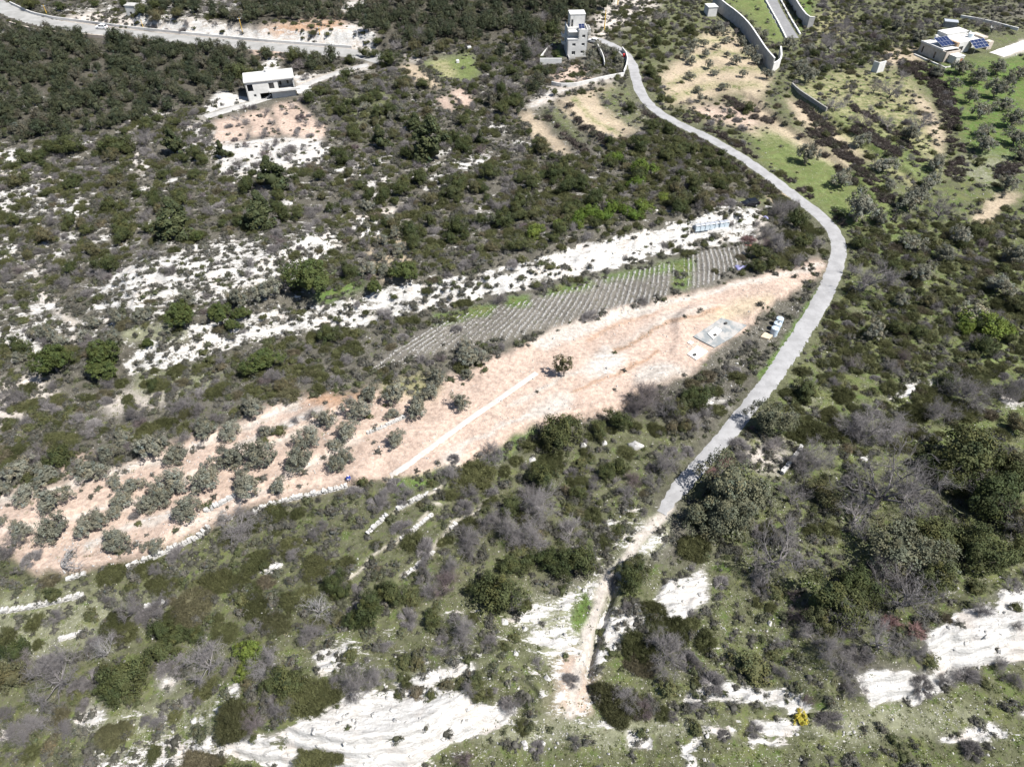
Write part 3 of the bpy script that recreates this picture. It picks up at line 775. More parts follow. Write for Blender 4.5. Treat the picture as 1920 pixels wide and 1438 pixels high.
M = {}
M['ground'] = ground_material()
M['road'] = surface('worn_concrete_road', (.215, .213, .215), (.272, .270, .273), .42, .9, .3, ((.15, .147, .143), .6))
M['highway'] = surface('highway_asphalt', (.20, .198, .19), (.26, .257, .25), .25, .9, .1)
M['track'] = surface('chalk_track', (.26, .255, .25), (.35, .34, .325), .5, .95, .3, ((.25, .23, .20), .6))
M['path'] = surface('pale_concrete', (.36, .325, .29), (.45, .42, .39), .6, .9, .15, ((.30, .24, .20), .6))
M['forecourt'] = surface('white_gravel', (.46, .445, .425), (.52, .505, .49), .8, .95, .2)
M['drive'] = surface('paved_drive', (.155, .155, .158), (.185, .185, .188), .6, .85, .1)
M['white'] = surface('white_render', (.46, .452, .435), (.55, .545, .53), .7, .85, .1, ((.36, .325, .30), .6))
M['concrete'] = surface('raw_concrete', (.28, .275, .265), (.36, .352, .34), .8, .88, .25, ((.19, .185, .172), .5))
M['concrete_pale'] = surface('pale_raw_concrete', (.46, .453, .438), (.54, .533, .515), .5, .88, .2, ((.27, .26, .24), .4))
M['concrete_dark'] = surface('dark_concrete', (.22, .215, .205), (.30, .295, .285), 1.2, .9, .2)
M['stonewall'] = surface('limestone_block', (.17, .165, .15), (.29, .28, .26), 2.2, .95, .4, ((.25, .235, .21), .6))
M['boulder'] = surface('limestone_boulder', (.29, .283, .27), (.44, .43, .415), 1.6, .95, .5, ((.15, .145, .13), .7))
M['beige'] = surface('beige_stone_facing', (.36, .31, .26), (.44, .39, .34), 1.0, .85, .2)
M['tan_trim'] = surface('brown_stone_band', (.28, .19, .12), (.35, .25, .17), 1.2, .85, .2)
M['glass'] = surface('dark_glass', (.02, .022, .026), (.035, .04, .045), 1.0, .12, 0, spec=.6)
M['dark'] = surface('dark_matte_and_shade', (.045, .043, .04), (.07, .066, .06), 1, .95, 0)  # near-black of solid dark parts, and painted shade inside the loggia openings
M['solar'] = surface('solar_cell', (.008, .014, .045), (.014, .022, .07), 3, .15, 0, spec=.6)
M['alu'] = surface('aluminium', (.52, .53, .55), (.62, .63, .65), 3, .4, .05, metal=.6)
M['tankblue'] = surface('blue_grey_tank_metal', (.30, .36, .42), (.42, .48, .54), 1.6, .5, .1, ((.50, .52, .54), .6), spec=.4)
M['tankpale'] = surface('pale_blue_panel', (.50, .57, .62), (.62, .68, .72), 1.4, .6, .1, spec=.3)
M['rust'] = surface('rust_brown', (.22, .10, .06), (.30, .15, .08), 3, .8, .2)
M['yellow'] = surface('yellow_steel', (.55, .33, .04), (.66, .42, .07), 3, .6, .1)
M['blackpaint'] = surface('black_car_paint', (.006, .006, .009), (.009, .010, .014), 2, .25, 0, spec=.25)
M['whitepaint'] = surface('white_car_paint', (.72, .72, .72), (.78, .78, .78), 2, .25, 0, spec=.5)
M['rubber'] = surface('tyre_rubber', (.02, .02, .02), (.03, .03, .03), 4, .9, .1)
M['bluecloth'] = surface('blue_coat_cloth', (.010, .045, .30), (.016, .07, .40), 6, .9, .2)
M['skin'] = surface('skin', (.50, .33, .25), (.55, .38, .30), 4, .6, 0)
M['hair'] = surface('dark_hair', (.05, .035, .028), (.08, .055, .04), 9, .8, .2)
M['paletrousers'] = surface('pale_cloth', (.55, .50, .48), (.62, .58, .56), 6, .9, .1)
M['tarpblue'] = surface('blue_violet_tarpaulin', (.16, .16, .30), (.26, .26, .42), 4, .6, .3)
M['tarpred'] = surface('dull_red_sheet', (.32, .10, .09), (.42, .17, .15), 4, .7, .2)
M['redpaint'] = surface('red_paint', (.40, .03, .03), (.48, .05, .045), 4, .5, .05)
M['bark'] = surface('grey_bark', (.10, .088, .075), (.18, .16, .14), 5, .95, .4)
M['palebark'] = surface('pale_bark', (.36, .345, .33), (.50, .48, .46), 5, .95, .3)
M['wood'] = surface('weathered_timber', (.34, .28, .20), (.46, .39, .30), 3, .85, .2)

M['oak'] = foliage('oak_leaves', (.038, .049, .018), (.063, .070, .028), dead=((.090, .082, .046), .8))
M['forest'] = foliage('forest_leaves', (.034, .042, .023), (.060, .066, .036), dead=((.090, .084, .062), .62))
M['olive'] = foliage('olive_leaves', (.105, .106, .080), (.158, .157, .124), .12)
M['broom'] = foliage('broom_shoots', (.058, .064, .027), (.102, .105, .047), dead=((.108, .092, .063), .78))
M['heath'] = foliage('heath_twigs', (.064, .063, .051), (.114, .110, .096), dead=((.070, .080, .036), .58))
M['bare'] = foliage('bare_twigs', (.132, .123, .122), (.205, .192, .190), 0, dead=((.130, .104, .104), .85))
M['palewood'] = foliage('pale_dead_wood', (.22, .21, .206), (.28, .27, .266), 0)
M['spring'] = foliage('spring_leaves', (.072, .112, .018), (.115, .145, .032), .25)
M['pine'] = foliage('pine_needles', (.040, .050, .022), (.056, .066, .031))
M['stonepine'] = foliage('stone_pine_needles', (.048, .063, .018), (.066, .082, .027))
M['flower'] = foliage('yellow_flowers', (.30, .25, .025), (.36, .30, .05), .2)
M['tuft'] = foliage('grass_blades', (.062, .088, .024), (.120, .125, .056), .2, dead=((.18, .162, .10), .65))
M['purple'] = foliage('reddish_twigs', (.16, .095, .095), (.22, .14, .13), 0)

def ribbon(name, P, w, mat, kind='structure', lift=.05, nx=7, edge=.25):
    """a carriageway laid along a line of ground points, following the ground"""
    P = P.copy()
    d = np.gradient(P[:, :2], axis=0)
    d /= np.maximum(np.linalg.norm(d, axis=1, keepdims=True), 1e-6)
    nrm = np.stack([-d[:, 1], d[:, 0]], 1)
    n = len(P)
    # resample finely
    L = np.concatenate([[0], np.cumsum(np.linalg.norm(np.diff(P[:, :2], axis=0), axis=1))])
    s = np.linspace(0, L[-1], max(4, int(L[-1] / .7)))
    wid = np.where(np.isin(name, ['road']), 1 - .24 * sstep(.72, 1.0, s / L[-1]), 1.0)
    cx, cy = np.interp(s, L, P[:, 0]), np.interp(s, L, P[:, 1])
    px, py = np.interp(s, L, nrm[:, 0]), np.interp(s, L, nrm[:, 1])
    ln = np.hypot(px, py); px /= ln; py /= ln
    o = np.linspace(-1, 1, nx) * w / 2
    wob = edge * 2 * (fbm(s / 1.7, s * 0 + 3.3, 5, 3) - .5), edge * 2 * (fbm(s / 1.7, s * 0 + 9.1, 8, 3) - .5)
    OFF = o[None] * wid[:, None]
    OFF[:, 0] += wob[0]; OFF[:, -1] += wob[1]
    X, Y = cx[:, None] + px[:, None] * OFF, cy[:, None] + py[:, None] * OFF
    Z = FIELD(X, Y) + lift
    Z[:, 1:-1] += .02
    Z[:, 0] -= lift + .04; Z[:, -1] -= lift + .04
    if name == 'road':      # its lower end frays into the stony track
        for k in range(1, 9):
            f = .45 + .06 * k + .10 * math.sin(k * 2.1)
            X[-k] = cx[-k] + (X[-k] - cx[-k]) * f; Y[-k] = cy[-k] + (Y[-k] - cy[-k]) * f
    ob = sheet(name, X, Y, Z, mat)
    if ob.data.polygons and ob.data.polygons[len(ob.data.polygons) // 2].normal.z < 0:
        ob.data.flip_normals()
    ob['kind'] = kind
    return ob

# ------------------------------------------------------------------ the ground sheet and the ways across it
mixing = np.stack([RK, GR, ST, TF], -1)
cov4 = np.concatenate([CV, np.ones(CV.shape[:2] + (1,))], -1)
ground = sheet('ground', GX, GY, H, M['ground'], dict(cover=cov4, mixing=mixing))
ground['kind'] = 'structure'
ROADF = Field(road_d)
for nm, mt in (('road', 'road'), ('highway', 'highway'), ('farm_track', 'track'), ('concrete_path', 'path'), ('forecourt_drive', 'forecourt'), ('driveway', 'drive')):
    P = ROAD_W[nm]
    ribbon(nm, P, ROADS[nm][1], M[mt], edge=.05 if nm in ('driveway', 'highway', 'concrete_path') else .5)

# ------------------------------------------------------------------ plants: meshes in unit size (crown radius 1)
def mesh_from(name, V, Fq, tint, mat, smooth=False):
    """V (n,3); Fq list of arrays of quads (m,4) or triangles (m,3)"""
    me = bpy.data.meshes.new(name)
    V = np.asarray(V, np.float32)
    me.vertices.add(len(V)); me.vertices.foreach_set('co', V.ravel())
    li, ls, k = [], [], 0
    for f in Fq:
        f = np.asarray(f, np.int32)
        if not len(f):
            continue
        li.append(f.ravel()); ls.append(k + np.arange(len(f)) * f.shape[1]); k += f.size
    li, ls = np.concatenate(li), np.concatenate(ls)
    me.loops.add(len(li)); me.loops.foreach_set('vertex_index', li)
    me.polygons.add(len(ls)); me.polygons.foreach_set('loop_start', ls.astype(np.int32))
    if smooth:
        me.polygons.foreach_set('use_smooth', np.ones(len(ls), bool))
    me.update()
    if tint is not None:
        a = me.color_attributes.new('tint', 'FLOAT_COLOR', 'POINT')
        a.data.foreach_set('color', np.asarray(tint, np.float32).ravel())
    me.materials.append(mat)
    return me

def norm(a):
    return a / np.maximum(np.linalg.norm(a, axis=-1, keepdims=True), 1e-9)

def cards(rng, C, N, size, aspect=1.6, jit=.3):
    """leaf-sized diamonds at C facing N"""
    n = len(C)
    N = norm(N)
    a = norm(np.cross(N, norm(rng.normal(size=(n, 3)))))
    b = np.cross(N, a)
    s = size * rng.uniform(1 - jit, 1 + jit, (n, 1))
    V = np.stack([C - a * s * aspect / 2, C + b * s / 2, C + a * s * aspect / 2, C - b * s / 2], 1).reshape(-1, 3)
    return V, np.arange(n * 4).reshape(n, 4)

def blob(rng, rx, rz, zc, nu=10, nv=7, rough=.2):
    th, ph = np.linspace(0, 2 * np.pi, nu, endpoint=False), np.linspace(.08, np.pi - .08, nv)
    T, P = np.meshgrid(th, ph)
    R = 1 + rough * rng.uniform(-1, 1, T.shape)
    V = np.stack([rx * R * np.sin(P) * np.cos(T), rx * R * np.sin(P) * np.sin(T), zc + rz * R * np.cos(P)], -1).reshape(-1, 3)
    i = np.arange(nu * nv).reshape(nv, nu)
    j = np.roll(i, -1, 1)
    return V, np.stack([i[:-1], i[1:], j[1:], j[:-1]], -1).reshape(-1, 4)

def tintcol(rng, val, hue=.05):
    n = len(val)
    c = np.ones((n, 4))
    c[:, :3] = val[:, None] * (1 + hue * rng.normal(size=(n, 3)))
    return np.clip(c, .05, 3)

def leafy(name, rng, mat, nclump, per, leaf, clr, rz=.8, zc=.75, shell=(.55, 1.0), core=.55, up=-.45, hue=.06, tv=.28, shape=None, aspect=1.6):
    d = norm(rng.normal(size=(nclump * 4, 3)))
    d = d[d[:, 2] > up][:nclump]
    rad = rng.uniform(*shell, (len(d), 1)) ** .6
    lob = 1 + .30 * np.sin(2 * np.arctan2(d[:, 1:2], d[:, :1]) + rng.uniform(0, 6)) + .20 * np.sin(3 * np.arctan2(d[:, 1:2], d[:, :1]) + rng.uniform(0, 6))
    C = d * rad * np.array([1, 1, rz]) * np.concatenate([lob, lob, np.ones_like(lob)], 1)
    C[:, 2] += zc
    if shape is not None:
        C = shape(C, d, rng)
    cs = clr * rng.uniform(.7, 1.3, (len(C), 1))
    off = norm(rng.normal(size=(len(C), per, 3))) * rng.uniform(.35, 1.0, (len(C), per, 1)) ** .5
    pts = (C[:, None] + off * cs[:, None]).reshape(-1, 3)
    out = norm(C - np.array([0, 0, zc * .6]))
    N = (off * .9 + out[:, None] * .5 + .45 * rng.normal(size=off.shape) + np.array([0, 0, .35])).reshape(-1, 3)
    V, Fq = cards(rng, pts, N, leaf, aspect)
    tv_ = np.repeat(rng.uniform(1 - tv, 1 + tv, len(C)), per) * rng.uniform(.82, 1.18, len(pts))
    tint = tintcol(rng, np.repeat(tv_, 4), 0)
    hs = np.repeat(rng.normal(size=(len(C), 1)) * hue, per * 4, 0)
    tint[:, 0:1] *= 1 + hs; tint[:, 2:3] *= 1 - hs
    VV, FF, TT = [V], [Fq], [tint]
    if core:
        v2, f2 = blob(rng, core, core * rz, zc * .9)
        FF.append(f2 + len(V)); VV.append(v2); TT.append(tintcol(rng, np.full(len(v2), .85), 0))  # core tinted below the leaves: inner crown shade put into its colour
    return mesh_from(name, np.concatenate(VV), FF, np.concatenate(TT), mat)

def tubes(segs, sides=3):
    """segs: list of (p0, p1, r0, r1)"""
    p0 = np.array([s[0] for s in segs]); p1 = np.array([s[1] for s in segs])
    r0 = np.array([s[2] for s in segs]); r1 = np.array([s[3] for s in segs])
    d = norm(p1 - p0)
    ref = np.where(np.abs(d[:, 2:3]) > .9, np.array([[1., 0, 0]]), np.array([[0, 0, 1.]]))
    a = norm(np.cross(d, ref)); b = np.cross(d, a)
    th = np.arange(sides) * 2 * np.pi / sides
    ring = a[:, None] * np.cos(th)[None, :, None] + b[:, None] * np.sin(th)[None, :, None]
    V = np.concatenate([p0[:, None] + ring * r0[:, None, None], p1[:, None] + ring * r1[:, None, None]], 1).reshape(-1, 3)
    n = len(segs)
    base = (np.arange(n) * 2 * sides)[:, None]
    i = np.arange(sides)[None]
    j = (i + 1) % sides
    Fq = np.stack([base + i, base + j, base + sides + j, base + sides + i], -1).reshape(-1, 4)
    return V, Fq

def grow(rng, p, d, L, r, lev, segs, spread=.75, nb=(3, 5), droop=0.0, twist=.25):
    n = 3 if lev > 0 else 2
    pts = [p]
    for k in range(n):
        d = norm(d + twist * rng.normal(size=3) + np.array([0, 0, .08 - droop * (k / n)]))
        p2 = p + d * L / n
        segs.append((p, p2, r * (1 - .28 * k), r * (1 - .28 * (k + 1))))
        p = p2
        pts.append(p)
    if lev == 0:
        return
    for k in range(rng.integers(*nb)):
        q = pts[rng.integers(1, n + 1)]
        dd = norm(d + spread * rng.normal(size=3))
        grow(rng, q, dd, L * rng.uniform(.55, .8), r * .5, lev - 1, segs, spread, nb, droop, twist)

def bare_tree(name, rng, mat, lev=4, nb=(3, 5), limbs=5, r=.045, spread=.7, up=.9):
    segs = []
    for k in range(limbs):
        an = rng.uniform(0, 2 * np.pi)
        d = norm(np.array([math.cos(an), math.sin(an), rng.uniform(.35, 1.5) * up]))
        grow(rng, np.array([.03 * math.cos(an), .03 * math.sin(an), .22]), d, .48, r, lev - 1, segs, spread, nb)
    V, Fq = tubes(segs, 3)
    m = np.percentile(np.hypot(V[:, 0], V[:, 1]), 96)
    V = V / m
    V[:, 2] = np.maximum(V[:, 2], -.02)
    t = tintcol(rng, np.repeat(rng.uniform(.75, 1.25, len(segs)), 6), .01)
    return mesh_from(name, V, [Fq], t, mat)

def whip_bush(name, rng, mat, n=420, w=.022, hgt=.85, leaf=0, core=.5, split=2, mat_tint=.25, lean=1.0):
    """many fine stems fanning out of the ground into a dome"""
    segs_v, F, T, k0 = [], [], [], 0
    nb = max(8, min(48, n // 11))
    bd = norm(rng.normal(size=(nb, 3)) * np.array([1, 1, .8]))
    bd[:, 2] = np.abs(bd[:, 2]) + .10
    bd = norm(bd)
    bl, bt = rng.uniform(.62, 1.06, nb), rng.uniform(1 - mat_tint * 1.2, 1 + mat_tint * 1.2, nb)
    kb = rng.integers(0, nb, n)
    d = norm(bd[kb] + .17 * rng.normal(size=(n, 3)))
    d[:, 2] = np.abs(d[:, 2])
    root = bd[kb] * np.array([.25, .25, 0]) + rng.normal(size=(n, 3)) * np.array([.07, .07, 0])
    lump = bl[kb] * (1 + .22 * np.sin(2 * np.arctan2(d[:, 1], d[:, 0]) + rng.uniform(0, 6)) * (1 - d[:, 2]))
    tip = root + d * (rng.uniform(.80, 1.04, n) * lump)[:, None] * np.array([1, 1, hgt])
    mid = root * .6 + tip * .5 + np.array([0, 0, .10])
    rnd = norm(rng.normal(size=(n, 3)))
    ax = norm(np.cross(tip - root, rnd))
    vs, fs = [], []
    tv = bt[kb] * rng.uniform(.85, 1.15, n)
    for (pa, pb, wa, wb) in ((root * .8 + mid * .2, mid, w * .8, w), (mid, tip, w, w * .35)):
        V = np.stack([pa - ax * wa, pa + ax * wa, pb + ax * wb, pb - ax * wb], 1).reshape(-1, 3)
        vs.append(V)
    # side twigs near the top
    for s in range(split):
        f = rng.uniform(.35, .85, (n, 1))
        q = mid * (1 - f) + tip * f
        dd = norm(d + .75 * rng.normal(size=(n, 3)) + np.array([0, 0, .25]))
        e = q + dd * rng.uniform(.14, .34, (n, 1))
        ax2 = norm(np.cross(dd, norm(rng.normal(size=(n, 3)))))
        vs.append(np.stack([q - ax2 * w * .6, q + ax2 * w * .6, e + ax2 * w * .3, e - ax2 * w * .3], 1).reshape(-1, 3))
    V = np.concatenate(vs)
    F = [np.arange(len(V)).reshape(-1, 4)]
    T = [tintcol(rng, np.repeat(np.tile(tv, 2 + split), 4), .02)]
    VV = [V]
    if leaf:
        m = n * 2
        i = rng.integers(0, n, m)
        P = tip[i] * rng.uniform(.82, 1.03, (m, 1)) + rng.normal(size=(m, 3)) * .04
        v3, f3 = cards(rng, P, d[i] + .6 * rng.normal(size=(m, 3)), leaf)
        F.append(f3 + sum(map(len, VV))); VV.append(v3)
        T.append(tintcol(rng, np.repeat(tv[i] * rng.uniform(.85, 1.2, m), 4), .03))
    if core:
        v2, f2 = blob(rng, core, core * hgt, core * .35 * hgt)
        F.append(f2 + sum(map(len, VV))); VV.append(v2)
        T.append(tintcol(rng, np.full(len(v2), .8), 0))  # darker core: shade between the stems put into the tint
    VV = np.concatenate(VV)
    VV[:, 2] = np.maximum(VV[:, 2], -.05)
    return mesh_from(name, VV, F, np.concatenate(T), mat)

def thicket(name, rng, meshes, n=7):
    """several bushes grown into one another"""
    VV, FF, TT, k = [], [], [], 0
    for i in range(n):
        me = meshes[i % len(meshes)]
        c = np.empty(len(me.vertices) * 3, np.float32); me.vertices.foreach_get('co', c); c = c.reshape(-1, 3).astype(float)
        f = np.empty(len(me.loops), np.int32); me.loops.foreach_get('vertex_index', f); f = f.reshape(-1, 4)
        t = np.empty(len(me.vertices) * 4, np.float32); me.color_attributes['tint'].data.foreach_get('color', t)
        a = rng.uniform(0, 6.28); s = rng.uniform(.36, .62)
        r = 0 if i == 0 else rng.uniform(.38, .72)
        an = i * 6.28 / (n - 1) + rng.uniform(-.4, .4)
        ca, sa = math.cos(a), math.sin(a)
        c = np.stack([(c[:, 0] * ca - c[:, 1] * sa) * s + r * math.cos(an), (c[:, 0] * sa + c[:, 1] * ca) * s + r * math.sin(an), c[:, 2] * s * rng.uniform(.9, 1.5)], 1)
        VV.append(c); FF.append(f + k); TT.append(t.reshape(-1, 4) * np.array([1, 1, 1, 0]) * rng.uniform(.8, 1.2) + np.array([0, 0, 0, 1])); k += len(c)
    return mesh_from(name, np.concatenate(VV), FF, np.concatenate(TT), meshes[0].materials[0])

def trunk_mesh(name, rng, mat, h=.6, r=.07, limbs=4, reach=.45):
    segs = []
    p = np.array([0, 0, -.12]); d = np.array([0, 0, 1.])
    for k in range(3):
        q = p + np.array([rng.normal() * .03, rng.normal() * .03, (h + .12) / 3])
        segs.append((p, q, r * (1.15 - .18 * k), r * (1.15 - .18 * (k + 1))))
        p = q
    for k in range(limbs):
        an = 2 * np.pi * k / max(limbs, 1) + rng.uniform(0, .8)
        q = p + np.array([math.cos(an) * reach, math.sin(an) * reach, reach * rng.uniform(.6, 1.1)])
        m = p * .5 + q * .5 + rng.normal(size=3) * .04
        segs += [(p, m, r * .55, r * .4), (m, q, r * .4, r * .2)]
    V, Fq = tubes(segs, 6)
    return mesh_from(name, V, [Fq], None, mat, True)

def cone_shape(C, d, rng):
    """boughs in uneven whorls, longest low down, some reaching out"""
    n = len(C)
    nb = 26
    bz = rng.uniform(0, 1, nb); ba = rng.uniform(0, 2 * np.pi, nb); bl = rng.uniform(.6, 1.15, nb)
    k = rng.integers(0, nb, n)
    z = np.clip(bz[k] + rng.normal(size=n) * .03, 0, 1)
    L = (1.02 - z ** 1.3) * bl[k] * rng.uniform(.15, 1.0, n) ** .6
    an = ba[k] + rng.normal(size=n) * .22
    return np.stack([np.cos(an) * L, np.sin(an) * L, .2 + z * 1.75 + .18 * L + rng.normal(size=n) * .03], 1)

def dome_shape(C, d, rng):
    C = C.copy()
    C[:, 2] = np.where(C[:, 2] < .9, .9 + (C[:, 2] - .9) * .45, C[:, 2])
    return C

R_ = lambda s: np.random.default_rng(s)
PL = {}
PL['oak'] = [leafy('oak_crown', R_(100 + k), M['oak'], 75, 64, .052, .23, rz=.82, zc=.82, up=-.5, tv=.36, core=.52, shell=(.3, 1.0)) for k in range(4)]
PL['woodland'] = [leafy('woodland_crown', R_(120 + k), M['forest'], 42, 36, .080, .26, rz=1.05, zc=1.0, up=-.5, tv=.38, core=.46, shell=(.3, 1.0)) for k in range(5)]
PL['olive'] = [leafy('olive_crown', R_(140 + k), M['olive'], 80, 40, .052, .19, rz=.88, zc=.86, shell=(.2, 1.0), up=-.4, tv=.36, core=.36, aspect=2.6) for k in range(5)]
PL['spring'] = [leafy('spring_crown', R_(160 + k), M['spring'], 70, 30, .070, .22, rz=.7, zc=.62, up=-.3, tv=.26, core=.5) for k in range(3)]
PL['broom'] = [whip_bush('broom_bush', R_(180 + k), M['broom'], 620, .014, .85, leaf=.055, core=.38, split=3) for k in range(5)]
PL['broombig'] = [thicket('broom_thicket', R_(190 + k), PL['broom']) for k in range(3)]
PL['mound'] = [leafy('mound_bush', R_(200 + k), M['broom'], 60, 30, .070, .22, rz=.62, zc=.42, up=-.2, tv=.3, core=.6) for k in range(3)]
PL['bare'] = [whip_bush('bare_bush', R_(220 + k), M['bare'], 700, .0085, .92, leaf=.026, core=0, split=5, mat_tint=.34) for k in range(2)] + \
             [bare_tree('bare_thicket', R_(225 + k), M['bare'], 5, (4, 7), 9, .024, .8, .7) for k in range(3)]
PL['baretree'] = [bare_tree('bare_branches', R_(240 + k), M['bare'], 5, (3, 6), 7, .030, .62) for k in range(4)]
PL['paletree'] = [bare_tree('pale_branches', R_(260 + k), M['palewood'], 4, (2, 5), 5, .034, .6) for k in range(2)]
PL['heath'] = [leafy('heath_cushion', R_(280 + k), M['heath'], 26, 18, .11, .26, rz=.6, zc=.34, up=-.1, tv=.34, core=.5) for k in range(4)] + \
              [whip_bush('heath_twigs', R_(290 + k), M['heath'], 130, .024, .75, leaf=.08, core=.5, split=2) for k in range(3)]
PL['conifer'] = [leafy('conifer_crown', R_(300 + k), M['pine'], 260, 22, .075, .13, shape=cone_shape, core=.34, zc=.7, rz=1.3, aspect=2.2, tv=.3) for k in range(3)]
PL['stonepine'] = [leafy('stone_pine_crown', R_(310 + k), M['stonepine'], 170, 34, .055, .15, rz=.80, zc=1.15, up=-.45, shape=dome_shape, core=.62, tv=.28) for k in range(2)]
PL['tuft'] = [whip_bush('grass_tuft', R_(330 + k), M['tuft'], 16, .06, .7, core=0, split=0) for k in range(3)]
PL['flower'] = [leafy('flowering_crown', R_(340), M['flower'], 45, 24, .11, .22, rz=.75, zc=.6, core=.5, tv=.3)]
PL['purple'] = [whip_bush('reddish_bush', R_(350), M['purple'], 400, .012, .8, leaf=.03, core=0, split=3)]

def stone_mesh(name, rng, mat, flat=.65, n=(7, 5)):
    V, Fq = blob(rng, 1, flat, flat * .45, n[0], n[1], .34)
    cut = norm(rng.normal(size=(5, 3)))
    for c_ in cut:
        e = V @ c_ - .62
        V = V - np.maximum(e, 0)[:, None] * c_

    return mesh_from(name, V, [Fq, np.arange(n[0])[None, ::-1][:, :], (np.arange(n[0]) + n[0] * (n[1] - 1))[None]], None, mat)
PL['stone'] = [stone_mesh('stone', R_(360 + k), M['boulder']) for k in range(4)]
PL['rock'] = [stone_mesh('rock', R_(370 + k), M['boulder'], .62, (10, 7)) for k in range(3)]
TR = dict(oak=[trunk_mesh('oak_trunk', R_(400), M['bark'], .45, .08)], woodland=[trunk_mesh('woodland_trunk', R_(401), M['bark'], .6, .07)],
          olive=[trunk_mesh('olive_trunk', R_(402 + k), M['bark'], .34, .085, 5, .42) for k in range(2)], stonepine=[trunk_mesh('pine_trunk', R_(405), M['bark'], .85, .075, 5, .5)],
          conifer=[trunk_mesh('conifer_trunk', R_(406), M['bark'], 1.7, .05, 0)], baretree=[trunk_mesh('bare_trunk', R_(407), M['bark'], .34, .07, 0)],
          paletree=[trunk_mesh('pale_trunk', R_(408), M['palebark'], .3, .07, 0)], spring=[trunk_mesh('spring_trunk', R_(409), M['bark'], .3, .06)])
# ------------------------------------------------------------------ things: helpers
def tag(o, label=None, cat=None, group=None, kind=None):
    if label: o['label'] = label
    if cat: o['category'] = cat
    if group: o['group'] = group
    if kind: o['kind'] = kind
    return o

def link(name, data, parent=None, loc=(0, 0, 0), rz=0.0, scale=1.0):
    o = bpy.data.objects.new(name, data)
    COL.objects.link(o)
    if parent is not None:
        o.parent = parent
    o.location = loc
    o.rotation_euler = (0, 0, rz)
    if scale != 1.0:
        o.scale = (scale,) * 3 if np.isscalar(scale) else scale
    return o

def P1(u, v, r=0.0):
    return Vector(at(u, v, r)[0])

def thing(name, label, cat, loc, rz=0.0, group=None):
    return tag(link(name, None, None, loc, rz), label, cat, group)

